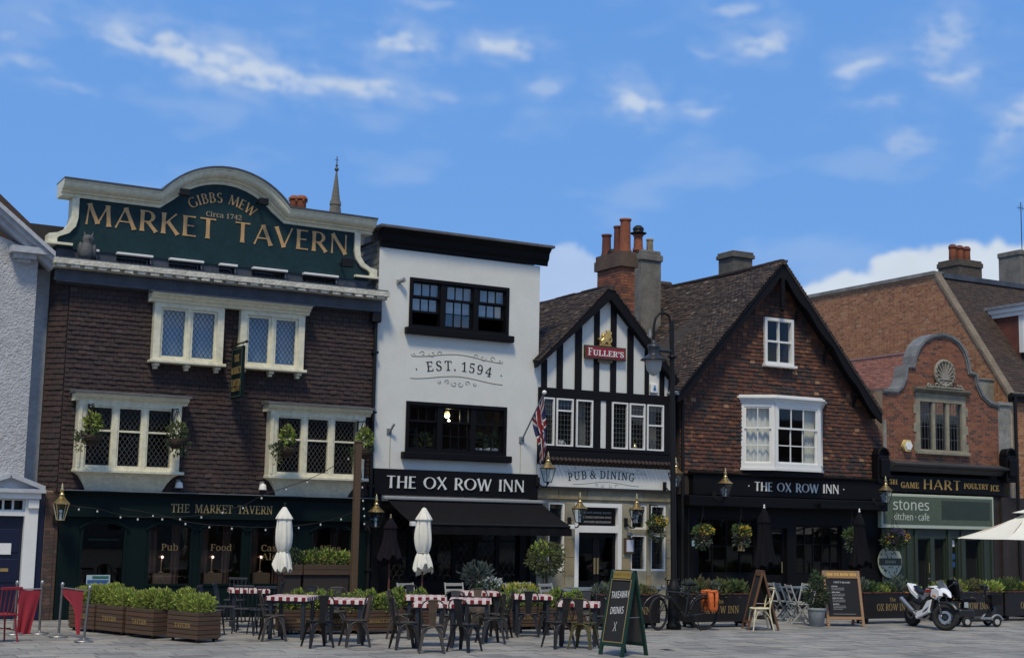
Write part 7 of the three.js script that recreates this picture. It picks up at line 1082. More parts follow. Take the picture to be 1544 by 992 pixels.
{ // raised troughs by the tavern window
  for (const [a, b, lab] of [[427, 456, 'short raised timber trough of dark herbs against tavern front'], [458, 528, 'long raised timber trough of leafy herbs beside the timber post']]) { const z = 1.5, p = at(a, 858, z), q = at(b, 858, z), t = thing('raised_trough', lab, 'planter'), y0 = at(a, 867, z).y, y1 = at(a, 851, z).y; for (let k = 0; k < 2; k++) part('board', rbox(p.x, q.x, y0 + k * (y1 - y0) / 2 + 0.003, y0 + (k + 1) * (y1 - y0) / 2 - 0.003, z - 0.02, z + rr(0, 0.006), 0.004), MT.brownWood, t); part('box', box(p.x + 0.01, q.x - 0.01, y0, y1 - 0.02, z - 0.4, z - 0.02), MT.brownWood, t); part('stand', box(p.x + 0.02, q.x - 0.02, 0, y0 - 0.002, z - 0.38, z - 0.04), mat([0.025, 0.02, 0.018], { r: 0.8 }), t); const bl = []; for (let x = p.x + 0.12; x < q.x; x += 0.22) bl.push({ c: [x, y1 + 0.1, z - 0.2], r: [0.17, rr(0.14, 0.24), 0.18], n: 170, s: 0.1, cols: b > 480 ? LF.green.concat(LF.lime) : LF.dark, up: 0.6 }); mesh('foliage', leaves(bl), MT.leaf, t); }
}

// ---------------------------------------------------------------- tables, cloths, chairs
const gingham = canvasTex(64, 64, (c) => { c.fillStyle = '#cfc6c2'; c.fillRect(0, 0, 64, 64); c.fillStyle = '#b08a8a'; c.fillRect(0, 0, 32, 32); c.fillRect(32, 32, 32, 32); c.fillStyle = '#6b0f1c'; c.fillRect(0, 0, 32, 32); }); gingham.wrapS = gingham.wrapT = THREE.RepeatWrapping; gingham.repeat.set(7, 7);
const clothM = print(gingham, 0.9);
function makeTable(w, d) { const g = new THREE.Group(); part('table_top', rbox(-w / 2, w / 2, 0.72, 0.75, -d / 2, d / 2, 0.01), MT.tableNavy, g); for (const [x, z] of [[-1, -1], [1, -1], [1, 1], [-1, 1]]) part('leg', rbox(x * (w / 2 - 0.06) - 0.032, x * (w / 2 - 0.06) + 0.032, 0, 0.72, z * (d / 2 - 0.06) - 0.032, z * (d / 2 - 0.06) + 0.032, 0.006), MT.tableNavy, g); part('apron', [box(-w / 2 + 0.09, w / 2 - 0.09, 0.63, 0.72, d / 2 - 0.07, d / 2 - 0.05), box(-w / 2 + 0.09, w / 2 - 0.09, 0.63, 0.72, -d / 2 + 0.05, -d / 2 + 0.07), box(w / 2 - 0.07, w / 2 - 0.05, 0.63, 0.72, -d / 2 + 0.09, d / 2 - 0.09), box(-w / 2 + 0.05, -w / 2 + 0.07, 0.63, 0.72, -d / 2 + 0.09, d / 2 - 0.09)], MT.tableNavy, g); return g; }
function makeCloth(w, d, drop) { const rings = [], R = (e, y, wv) => { const o = [], n = 12; const ed = [[-1, -1, 1, -1], [1, -1, 1, 1], [1, 1, -1, 1], [-1, 1, -1, -1]]; for (const [ax, az, bx, bz] of ed) for (let i = 0; i < n; i++) { const q = i / n, x = ax + (bx - ax) * q, z = az + (bz - az) * q, k = wv * Math.sin(i * 2.1 + ax * 3); o.push([x * (w / 2 + e + k), y + wv * 0.6 * Math.cos(i * 1.7), z * (d / 2 + e + k)]); } return o.reverse(); }; rings.push(R(0.018, -drop, 0.006), R(0.014, -0.01, 0.001), R(0.004, 0.006, 0)); return M(loft(rings)); }
const clothG = makeCloth(0.74, 0.74, 0.07), tableP = makeTable(0.72, 0.72);
const TURN = -0.55;
const tables = [[519, 968, 'T3'], [655, 975, 'T5'], [438, 962, 'T2'], [640, 960, 'T4'], [708, 966, 'T6'], [872, 972, 'T8'], [800, 956, 'T7'], [372, 946, 'T1'], [722, 949, 'T9']].map(([px, py, id], i) => {
  const q = gnd(px, py), turn = TURN + [0, 0.05, -0.1, 0.1, 0.05, -0.05, 0.12, 0.3, 0.2][i];
  const where = ['in front of the timber post', 'in front of the awning parasol', 'beside the parasol before the tavern', 'behind the awning parasol table', 'next to the grey shrub', 'beside the green chalkboard', 'below the round bay tree', 'next to the tavern windows', 'behind the grey shrub chairs'][i];
  copy(tableP, 'square_table', q, turn, 'dark square table under checked cloth ' + where, 'checked tables before the tavern', 'table');
  const c = mesh('tablecloth', clothG, clothM); tag(c, 'red and white checked cloth on the table ' + where, 'tablecloth', 'checked tablecloths'); c.position.set(q.x, 0.752, q.z); c.rotation.y = turn; return { ...q, turn };
});
function makeMetalChair(m, splatM) {
  const g = new THREE.Group();
  part('seat', [rbox(-0.18, 0.18, 0.435, 0.455, -0.18, 0.18, 0.01), band(Array.from({ length: 9 }, (_, i) => [-0.165 + 0.33 * i / 8, 0.435]), 0, 0.035, 0.15, 0.165)], m, g);
  for (const [x, z] of [[-1, 1], [1, 1], [-1, -1], [1, -1]]) { // folded sheet legs, splayed
    const T0 = [x * 0.155, 0.44, z * 0.155], B0 = [x * 0.225, 0, z * 0.23]; const rg = (p, w, t) => [[p[0] - x * w, p[1], p[2]], [p[0], p[1], p[2]], [p[0], p[1], p[2] - z * w], [p[0] - x * t, p[1], p[2] - z * t]]; const a = rg(T0, 0.12, 0.02), b = rg(B0, 0.038, 0.012), md = rg([T0[0] * 0.6 + B0[0] * 0.4, 0.28, T0[2] * 0.6 + B0[2] * 0.4], 0.058, 0.014); const flip = x * z > 0; part('leg', loft([b, md, a].map((r) => flip ? r : r.slice().reverse())), m, g);
  }
  for (const s of [-1, 1]) { part('arch_rail', [tube([[-0.16, 0.30, s * 0.175], [-0.1, 0.40, s * 0.17], [0, 0.43, s * 0.168], [0.1, 0.40, s * 0.17], [0.16, 0.30, s * 0.175]], 0.012, 14, 5), tube([[s * 0.175, 0.30, -0.16], [s * 0.17, 0.40, -0.1], [s * 0.168, 0.43, 0], [s * 0.17, 0.40, 0.1], [s * 0.175, 0.30, 0.16]], 0.012, 14, 5)], m, g); }
  part('back_frame', tube([[-0.17, 0.44, -0.15], [-0.185, 0.62, -0.2], [-0.18, 0.78, -0.235], [-0.12, 0.85, -0.25], [0, 0.865, -0.255], [0.12, 0.85, -0.25], [0.18, 0.78, -0.235], [0.185, 0.62, -0.2], [0.17, 0.44, -0.15]], 0.0125, 36, 7), m, g);
  part('back_splat', loft([[[-0.05, 0.44, -0.17], [0.05, 0.44, -0.17], [0.05, 0.44, -0.178], [-0.05, 0.44, -0.178]], [[-0.065, 0.68, -0.222], [0.065, 0.68, -0.222], [0.065, 0.68, -0.23], [-0.065, 0.68, -0.23]], [[-0.085, 0.855, -0.25], [0.085, 0.855, -0.25], [0.085, 0.855, -0.258], [-0.085, 0.855, -0.258]]].map((r) => r.reverse())), splatM, g);
  return g;
}
const chG = makeMetalChair(MT.gunmetal, MT.gunmetal), chR = makeMetalChair(mat([0.085, 0.078, 0.07], { r: 0.45, m: 0.65, map: T.metal }), MT.rusty), chO = makeMetalChair(MT.olive, MT.gunmetal), chD = makeMetalChair(mat([0.035, 0.035, 0.036], { r: 0.4, m: 0.6, map: T.metal }), mat([0.03, 0.03, 0.032], { r: 0.4, m: 0.5 }));
const face = (dx, dz) => Math.atan2(dx, dz), RIGHT = face(0.87, 0.48), LEFT = face(-0.87, -0.48), AWAY = face(0.5, -0.87), TO = face(-0.5, 0.87);
const GC = 'gunmetal sheet-steel cafe chairs', lab = { g: 'grey gunmetal sheet-steel cafe chair at a checked table', r: 'sheet-steel cafe chair with rusty brown backrest at checked table', o: 'sheet-steel cafe chair with olive seat beside green chalkboard', d: 'blackened sheet-steel cafe chair at a checked table' };
for (const [px, py, d, k] of [[410, 966, RIGHT + 0.3, 'r'], [478, 976, AWAY + 0.5, 'd'], [534, 975, LEFT + 0.4, 'r'], [460, 954, TO - 0.2, 'd'], [505, 957, TO + 0.1, 'g'], [604, 963, RIGHT - 0.2, 'r'], [610, 979, RIGHT + 0.35, 'g'], [650, 984, AWAY + 0.1, 'r'], [700, 982, AWAY - 0.5, 'd'], [684, 964, TO, 'g'], [739, 970, LEFT + 0.3, 'g'], [752, 962, LEFT - 0.2, 'g'], [722, 958, TO + 0.2, 'r'], [796, 960, AWAY, 'd'], [828, 957, LEFT, 'd'], [770, 953, RIGHT, 'd'], [842, 977, AWAY + 0.55, 'g'], [880, 982 - 4, AWAY - 0.4, 'o'], [885, 960, TO, 'g'], [912, 966, LEFT, 'd'], [620, 950, TO + 0.3, 'd']]) copy({ g: chG, r: chR, o: chO, d: chD }[k], 'metal_cafe_chair', gnd(px, py), d, lab[k], { g: GC, r: 'rusty-backed sheet-steel cafe chairs', o: undefined, d: 'blackened sheet-steel cafe chairs' }[k], 'chair');
function makeSpindleChair(m, h = 0.9) { const g = new THREE.Group(); part('seat', rbox(-0.2, 0.2, 0.44, 0.47, -0.19, 0.2, 0.012), m, g); for (const [x, z] of [[-1, 1], [1, 1], [-1, -1], [1, -1]]) part('leg', bar([x * 0.15, 0.45, z * 0.15], [x * 0.2, 0, z * 0.2], 0.018, 0.014), m, g); part('stretcher', [bar([-0.18, 0.2, 0.18], [-0.18, 0.2, -0.18], 0.01), bar([0.18, 0.2, 0.18], [0.18, 0.2, -0.18], 0.01), bar([-0.18, 0.22, 0], [0.18, 0.22, 0], 0.01)], m, g); for (let i = 0; i < 5; i++) part('spindle', bar([-0.15 + i * 0.075, 0.47, -0.16], [-0.17 + i * 0.085, h - 0.03, -0.25], 0.009), m, g); part('top_rail', rbox(-0.2, 0.2, h - 0.05, h, -0.27, -0.24, 0.01), m, g); return g; }
const chS = makeSpindleChair(MT.tableNavy);
for (const [px, py, d] of [[340, 951, RIGHT], [368, 955, AWAY], [392, 957, AWAY + 0.5], [404, 947, LEFT], [352, 938, TO], [318, 958, RIGHT]]) copy(chS, 'spindle_chair', gnd(px, py), d, 'black spindle-back chair at the table by the tavern front', 'black spindle chairs by the tavern front', 'chair');
// pale folding seats and blue-grey tables of the inn terrace
function makeSlatChair(m) { const g = new THREE.Group(); for (let i = 0; i < 5; i++) part('seat_slat', rbox(-0.2, 0.2, 0.44, 0.455, -0.19 + i * 0.08, -0.125 + i * 0.08, 0.004), m, g); for (const s of [-1, 1]) { part('leg', plank([s * 0.2, 0, 0.22], [s * 0.2, 0.5, -0.14], 0.03, 0.022, [1, 0, 0]), m, g); part('leg', plank([s * 0.175, 0, -0.26], [s * 0.175, 0.45, 0.16], 0.03, 0.022, [1, 0, 0]), m, g); part('back_post', plank([s * 0.2, 0.44, -0.1], [s * 0.2, 0.88, -0.26], 0.03, 0.022, [1, 0, 0]), m, g); } for (const [y, z] of [[0.84, -0.245], [0.72, -0.205]]) part('back_slat', rbox(-0.2, 0.2, y - 0.03, y + 0.03, z - 0.008, z + 0.008, 0.005), m, g); part('cross_bar', [bar([-0.2, 0.12, 0.13], [0.2, 0.12, 0.13], 0.01), bar([-0.175, 0.12, -0.15], [0.175, 0.12, -0.15], 0.01)], m, g); return g; }
const slatW = makeSlatChair(MT.greyWood), slatB = makeSlatChair(MT.blueGrey);
const terr = (px, z) => ({ x: at(px, 900, z).x, y: 0, z });
for (const [px, z, d, k] of [[621, 3.6, 0.2, 0], [690, 3.6, -0.1, 0], [796, 3.4, 0, 0], [783, 4.0, 0, 0], [835, 4.0, 0.3, 0], [1212, 4.3, -1.3, 0], [1188, 4.0, 1.2, 1], [1176, 3.8, 1.3, 0], [1205, 4.9, 1.2, 0]]) copy(k ? slatB : slatW, 'slatted_folding_chair', terr(px, z), d, k ? 'blue-grey slatted folding chair beside the wooden easel' : 'pale grey slatted folding chair on the inn terrace', k ? undefined : 'pale slatted chairs on the inn terrace', 'chair');
{
  const g = new THREE.Group(); for (let i = 0; i < 6; i++) part('top_slat', rbox(-0.45, 0.45, 0.73, 0.75, -0.33 + i * 0.112, -0.23 + i * 0.112, 0.005), MT.blueGrey, g); part('frame', [box(-0.36, -0.32, 0.7, 0.73, -0.3, 0.3), box(0.32, 0.36, 0.7, 0.73, -0.3, 0.3)], MT.blueGrey, g); for (const s of [-1, 1]) for (const q of [-1, 1]) part('leg', plank([s * 0.34, 0, q * 0.3], [s * 0.34, 0.71, -q * 0.25], 0.04, 0.025, [1, 0, 0]), MT.blueGrey, g);
  for (const [px, z, d] of [[862, 3.9, 0.1], [890, 3.2, -0.1], [1206, 3.3, 0.2], [1340, 3.2, 0], [1000, 3.3, 0.1]]) copy(g, 'slatted_table', terr(px, z), d, 'blue-grey slatted folding table on the inn terrace', 'slatted tables on the inn terrace', 'table');
}

// ---------------------------------------------------------------- terrace plants
{
  const p = terr(823, 3.0), t = thing('topiary_tree', 'round-headed potted bay tree before the sandstone front', 'tree'), c = at(822, 845, 3.0);
  part('trunk', [tube([[p.x, 0.3, 3], [p.x + 0.02, 0.8, 3], [p.x - 0.01, 1.15, 3], [p.x, c.y, 3]], 0.028, 12, 7), bar([p.x, 1.15, 3], [p.x - 0.2, c.y + 0.1, 3.1], 0.014, 0.006), bar([p.x, 1.15, 3], [p.x + 0.22, c.y + 0.12, 2.95], 0.014, 0.006), bar([p.x, 1.2, 3], [p.x + 0.05, c.y + 0.2, 3.2], 0.012, 0.005)], MT.brownWood, t);
  mesh('crown', leaves([{ c: [c.x, c.y + 0.03, 3], r: [0.40, 0.34, 0.38], n: 900, s: 0.085, w: 0.45, cols: LF.olive, shell: 0.45 }, { c: [c.x - 0.12, c.y + 0.25, 3.05], r: [0.2, 0.16, 0.2], n: 160, s: 0.085, cols: LF.lime }, { c: [c.x + 0.2, c.y + 0.22, 3.05], r: [0.18, 0.16, 0.2], n: 150, s: 0.085, cols: LF.olive }, { c: [c.x - 0.28, c.y - 0.05, 3.05], r: [0.16, 0.16, 0.2], n: 120, s: 0.085, cols: LF.olive }, { c: [c.x, c.y - 0.24, 3], r: [0.26, 0.12, 0.24], n: 130, s: 0.08, cols: LF.dark }]), MT.leaf, t);
  part('pot', lathe([[0, 0], [0.17, 0], [0.22, 0.34], [0.24, 0.36], [0.2, 0.36], [0.19, 0.31], [0, 0.31]], 18).translate(p.x, 0, 3), MT.cement, t);
}
{
  const p = terr(724, 3.3), t = thing('grey_shrub', 'grey-green leafy shrub with pale flowers before the black awning', 'shrub'), c = at(722, 868, 3.3), d = at(738, 880, 3.4);
  part('tub', lathe([[0, 0], [0.3, 0], [0.36, 0.5], [0.32, 0.5], [0.3, 0.44], [0, 0.44]], 18).translate(p.x, 0, 3.3), MT.cement, t);
  part('stem', [0, 1, 2].map((k) => bar([p.x - 0.1 + k * 0.1, 0.42, 3.3], [c.x - 0.2 + k * 0.2, c.y + 0.1, 3.3], 0.012, 0.006)), MT.brownWood, t);
  mesh('foliage', leaves([{ c: [c.x - 0.02, c.y + 0.02, 3.3], r: [0.34, 0.26, 0.28], n: 480, s: 0.11, w: 0.25, cols: [[0.06, 0.085, 0.075], [0.045, 0.07, 0.06], [0.08, 0.11, 0.095]], up: 0.4 }, { c: [d.x, d.y, 3.5], r: [0.24, 0.14, 0.2], n: 130, s: 0.07, w: 0.8, cols: LF.white }, { c: [d.x - 0.02, d.y - 0.12, 3.45], r: [0.34, 0.18, 0.2], n: 200, s: 0.09, cols: LF.green }]), MT.leaf, t);
}
{
  const t = thing('yellow_bedding', 'low tub of bright yellow-green bedding plants behind a table', 'plant'), p = terr(790, 4.1), c = at(783, 887, 4.2); part('tub', lathe([[0, 0], [0.26, 0], [0.32, 0.5], [0.28, 0.5], [0, 0.46]], 16).translate(p.x, 0, 4.1), MT.brownWood, t); mesh('foliage', leaves([{ c: [c.x, c.y - 0.05, 4.2], r: [0.42, 0.14, 0.2], n: 330, s: 0.09, cols: LF.yellowGreen.concat([[0.5, 0.42, 0.04]]) }, { c: [p.x, 0.52, 4.1], r: [0.3, 0.16, 0.26], n: 150, s: 0.09, cols: LF.green }]), MT.leaf, t);
}
// ---------------------------------------------------------------- rope posts, red cloths, red chair
{
  const g = new THREE.Group(); part('base', lathe([[0, 0], [0.16, 0], [0.165, 0.015], [0.14, 0.03], [0.03, 0.05], [0.024, 0.07], [0, 0.07]], 24), MT.steel, g); part('post', bar([0, 0.05, 0], [0, 0.9, 0], 0.022, 0.022, 12), mat([0.26, 0.25, 0.23], { r: 0.32, m: 0.9 }), g); part('cap', lathe([[0.022, 0], [0.032, 0.01], [0.032, 0.05], [0.015, 0.07], [0, 0.075]], 12).translate(0, 0.88, 0), MT.steel, g);
  const S = [[20, 957], [58, 956], [87, 960.5], [125, 968]].map(([x, y]) => gnd(x, y));
  S.forEach((q, i) => { const o = copy(g, 'rope_post', q, 0, 'brushed steel rope post on a round base by blue door', 'steel rope posts by the blue door', 'rope post'); if (i === 3) o.rotation.z = -0.06; if (i === 2) o.rotation.z = -0.02; });
  const cloth = (A, B, top, prof, label) => { const nu = 14, nv = 14, gg = new THREE.PlaneGeometry(1, 1, nu, nv), p = gg.attributes.position; for (let i = 0; i < p.count; i++) { const u = p.getX(i) + 0.5, v = 0.5 - p.getY(i), [ua, ub, dr] = prof(u, v); const q = ua + (ub - ua) * u; p.setXYZ(i, A.x + (B.x - A.x) * q + 0.02 * Math.sin(u * 9) * v, top - dr * v - 0.02 * Math.sin(u * 3.14), A.z + (B.z - A.z) * q + 0.035 * Math.sin(u * 11 + v * 2) * v); } gg.computeVertexNormals(); const t = thing('red_cloth', label, 'banner', 'red cloths on the rope posts'); part('cloth', gg, MT.redCloth, t); part('rail', bar([A.x, top, A.z], [B.x, top, B.z], 0.012), MT.steel, t); };
  cloth(S[0], S[1], 0.80, (u, v) => [0.08 + 0.02 * v, 0.98 - 0.38 * v, 0.80], 'red cloth hanging to the ground between the first rope posts');
  cloth(S[2], S[3], 0.86, (u, v) => [0.06 + 0.42 * sst(0.3, 1, v), 0.9 - 0.08 * v, 0.3 + 0.45 * sst(0.3, 0.75, u)], 'crumpled red cloth slung between the rope posts beside the planters');
  const rc = makeSpindleChair(MT.red, 0.92); copy(rc, 'red_chair', gnd(-1, 968), AWAY + 0.9, 'dark red spindle chair beside the steel rope posts', undefined, 'chair');
}
// ---------------------------------------------------------------- chalkboards
function aBoard(F, ang, w, h, spread, o) { // front board leans back from its foot F; ang turns its face
  const g = thing(o.name, o.label, 'chalkboard', undefined, false); g.position.set(F.x, 0, F.z); g.rotation.y = ang;
  const lean = Math.atan2(spread / 2, h), L = Math.hypot(h, spread / 2), fr = 0.06;
  const put = (m, back) => { if (back) { m.rotation.y = Math.PI; m.position.z = -spread; } return m; };
  const tilt = (geos) => M(geos).clone().rotateX(-lean);
  for (const back of [false, true]) {
    const y0 = o.leg; const f = put(mesh(back ? 'back_panel' : 'front_panel', boxUV(tilt([box(-w / 2, -w / 2 + fr, 0, L, -0.02, 0.02), box(w / 2 - fr, w / 2, 0, L, -0.02, 0.02), box(-w / 2 + fr, w / 2 - fr, L - (back ? fr : o.head), L, -0.02, 0.02), box(-w / 2 + fr, w / 2 - fr, y0, y0 + fr, -0.02, 0.02)])), o.frame, g), back);
    mesh('slate', boxUV(tilt([box(-w / 2 + fr, w / 2 - fr, y0 + fr, L - (back ? fr : o.head), -0.012, 0.004)])), back ? (o.backM ?? MT.board) : MT.board, f);
    if (!back) { const bw = w - 2 * fr, by0 = y0 + fr, bh = L - o.head - by0; const gsheet = new THREE.PlaneGeometry(bw - 0.01, bh - 0.01).translate(0, by0 + bh / 2, 0.0055).rotateX(-lean); mesh('chalk_writing', gsheet, print(canvasTex(512, Math.round(512 * bh / bw), o.draw), 0.9), f); if (o.headDraw) { const hs = new THREE.PlaneGeometry(bw, o.head - 0.02).translate(0, L - o.head / 2, 0.0215).rotateX(-lean); mesh('head_print', hs, print(canvasTex(512, Math.round(512 * (o.head - 0.02) / bw), o.headDraw), 0.7), f); } if (o.trim) mesh('gold_trim', boxUV(tilt([box(-w / 2 + fr, w / 2 - fr, by0, by0 + 0.012, 0.02, 0.023), box(-w / 2 + fr, w / 2 - fr, by0 + bh - 0.012, by0 + bh, 0.02, 0.023), box(-w / 2 + fr - 0.012, -w / 2 + fr, by0, by0 + bh, 0.02, 0.023), box(w / 2 - fr, w / 2 - fr + 0.012, by0, by0 + bh, 0.02, 0.023)])), MT.dullGold, f); }
  }
  part('hinge', [box(-w / 2 + 0.05, -w / 2 + 0.12, h - 0.03, h - 0.005, -spread / 2 - 0.03, -spread / 2 + 0.03), box(w / 2 - 0.12, w / 2 - 0.05, h - 0.03, h - 0.005, -spread / 2 - 0.03, -spread / 2 + 0.03)], MT.steel, g);
  part('chain', bar([w / 2 - 0.03, h * 0.45, -spread * 0.25], [w / 2 - 0.03, h * 0.45, -spread * 0.75], 0.006), MT.steel, g);
  return g;
}
const chalkText = (c, s, x, y, size, sx = 1) => { c.save(); c.translate(x, y); c.scale(sx, 1); c.rotate(-0.05); c.font = size + 'px sans-serif'; c.fillText(s, 0, 0); c.restore(); };
{ const a = gnd(902, 986), b = gnd(941, 992), ang = Math.atan2(-(b.z - a.z), b.x - a.x); aBoard({ x: (a.x + b.x) / 2, z: (a.z + b.z) / 2 }, -1.34, 0.55, 1.40, 0.6, { name: 'green_chalkboard', label: 'dark green A-board chalked with takeaway drinks', leg: 0.16, head: 0.16, frame: mat([0.010, 0.036, 0.026], { r: 0.5, sp: 0.5 }), backM: mat([0.06, 0.062, 0.06], { r: 0.7 }), trim: true, draw: (c, w, h) => { c.fillStyle = '#1d1f21'; c.fillRect(0, 0, w, h); c.fillStyle = '#d5d8d8'; c.strokeStyle = '#d5d8d8'; chalkText(c, 'TAKEAWAY', w * 0.04, h * 0.31, h * 0.155, 0.52); chalkText(c, 'DRINKS', w * 0.1, h * 0.56, h * 0.155, 0.56); c.lineWidth = 9; c.beginPath(); c.moveTo(w * 0.42, h * 0.68); c.lineTo(w * 0.56, h * 0.82); c.moveTo(w * 0.56, h * 0.67); c.lineTo(w * 0.41, h * 0.83); c.stroke(); }, headDraw: (c, w, h) => { c.fillStyle = '#0d2a22'; c.fillRect(0, 0, w, h); c.fillStyle = '#8d742f'; c.fillRect(14, 10, w - 28, h - 20); c.fillStyle = '#15241a'; c.font = (h * 0.5) + 'px serif'; c.textAlign = 'center'; c.fillText('MARKET TAVERN', w / 2, h * 0.68, w - 50); } }); }
{ const a = gnd(1249, 945), b = gnd(1304, 945); aBoard({ x: (a.x + b.x) / 2, z: (a.z + b.z) / 2 }, -0.34, Math.hypot(b.x - a.x, b.z - a.z) * 0.98, 1.22, 0.6, { name: 'menu_board', label: 'oak framed A-board menu with white chalk lettering beside grey pot', leg: 0.16, head: 0.17, frame: MT.oak, draw: (c, w, h) => { c.fillStyle = '#14171d'; c.fillRect(0, 0, w, h); c.fillStyle = '#cfd3d6'; c.font = 'italic ' + (h * 0.062) + 'px serif'; c.textAlign = 'center'; c.fillText("CHEF'S Specials", w / 2, h * 0.12, w * 0.8); c.textAlign = 'left'; let y = 0.22; for (const [t, n] of [['STARTERS', 2], ['MAIN MENU', 2], ['FROM THE GRILL', 2], ['DESSERTS', 3]]) { c.font = 'bold ' + (h * 0.038) + 'px sans-serif'; c.fillText(t, w * 0.16, h * y); c.font = (h * 0.028) + 'px sans-serif'; for (let i = 0; i < n; i++) { y += 0.042; c.fillText(['fresh soup and warm bread', 'served with seasonal greens', 'please ask at the bar'][i], w * 0.16, h * y, w * 0.6); } y += 0.072; } c.fillRect(w * 0.14, h * 0.93, w * 0.7, 3); }, headDraw: (c, w, h) => { c.fillStyle = '#8a6a44'; c.fillRect(0, 0, w, h); c.fillStyle = '#e0b860'; c.font = 'bold ' + (h * 0.56) + 'px serif'; c.textAlign = 'center'; c.fillText('THE OX ROW INN', w / 2, h * 0.7, w - 30); } }); }
{ const a = gnd(1123, 950); aBoard({ x: a.x + 0.14, z: a.z - 0.16 }, -2.02, 0.6, 1.25, 0.66, { name: 'wooden_easel', label: 'brown wooden A-board seen edge-on behind the cream chair', leg: 0.14, head: 0.12, frame: mat([0.16, 0.075, 0.035], { r: 0.6, map: T.wood }), draw: (c, w, h) => { c.fillStyle = '#15171a'; c.fillRect(0, 0, w, h); } }); }
// ---------------------------------------------------------------- cream bentwood chair
{
  const g = thing('cream_chair', 'cream bentwood cross-back chair in front of wooden easel', 'chair', undefined, false), m = MT.creamChair; part('seat', lathe([[0, 0.45], [0.2, 0.45], [0.215, 0.46], [0.215, 0.475], [0.2, 0.485], [0, 0.48]], 24), m, g);
  for (const [x, z, X, Z] of [[-0.15, 0.14, -0.18, 0.2], [0.15, 0.14, 0.18, 0.2]]) part('leg', bar([x, 0.455, z], [X, 0, Z], 0.018, 0.014), m, g);
  for (const s of [-1, 1]) part('back_leg', tube([[s * 0.17, 0, -0.26], [s * 0.16, 0.25, -0.2], [s * 0.165, 0.47, -0.17], [s * 0.19, 0.7, -0.22], [s * 0.175, 0.86, -0.26]], 0.016, 20, 7), m, g);
  part('top_rail', [tube([[-0.185, 0.86, -0.255], [-0.08, 0.88, -0.285], [0.08, 0.88, -0.285], [0.185, 0.86, -0.255]], 0.024, 14, 8)], m, g); part('cross_back', [tube([[-0.165, 0.5, -0.18], [0.0, 0.66, -0.24], [0.17, 0.83, -0.26]], 0.01, 14, 6), tube([[0.165, 0.5, -0.18], [0.0, 0.67, -0.225], [-0.17, 0.83, -0.26]], 0.01, 14, 6)], m, g);
  part('leg_brace', [tube([[-0.175, 0.2, 0.18], [-0.12, 0.4, 0.15], [0, 0.44, 0.14], [0.12, 0.4, 0.15], [0.175, 0.2, 0.18]], 0.009, 18, 6), ...[-1, 1].map((s) => tube([[s * 0.17, 0.2, 0.17], [s * 0.165, 0.4, 0.06], [s * 0.165, 0.4, -0.08], [s * 0.165, 0.22, -0.2]], 0.009, 16, 6))], m, g);
  const q = gnd(1146, 951); g.position.set(q.x, 0, q.z); g.rotation.y = LEFT + 0.15;
}
// ---------------------------------------------------------------- potted shrub
{
  const q = gnd(1232, 944.5), t = thing('potted_laurel', 'dark leafy shrub in a pale grey pot beside the oak menu board', 'plant'); part('pot', [lathe([[0, 0], [0.16, 0], [0.2, 0.36], [0.215, 0.36], [0.215, 0.41], [0.19, 0.41], [0.185, 0.36], [0, 0.36]], 24).translate(q.x, 0, q.z)], MT.potGrey, t);
  part('stem', [bar([q.x, 0.34, q.z], [q.x, 1.0, q.z], 0.02, 0.008), bar([q.x, 0.5, q.z], [q.x + 0.12, 0.85, q.z], 0.01, 0.005), bar([q.x, 0.5, q.z], [q.x - 0.12, 0.8, q.z], 0.01, 0.005)], MT.brownWood, t);
  mesh('foliage', leaves([{ c: [q.x, 0.68, q.z], r: [0.25, 0.3, 0.25], n: 460, s: 0.1, w: 0.42, cols: LF.dark }, { c: [q.x + 0.02, 0.98, q.z], r: [0.13, 0.2, 0.13], n: 150, s: 0.1, w: 0.42, cols: LF.dark.concat(LF.green) }]), MT.leaf, t);
}
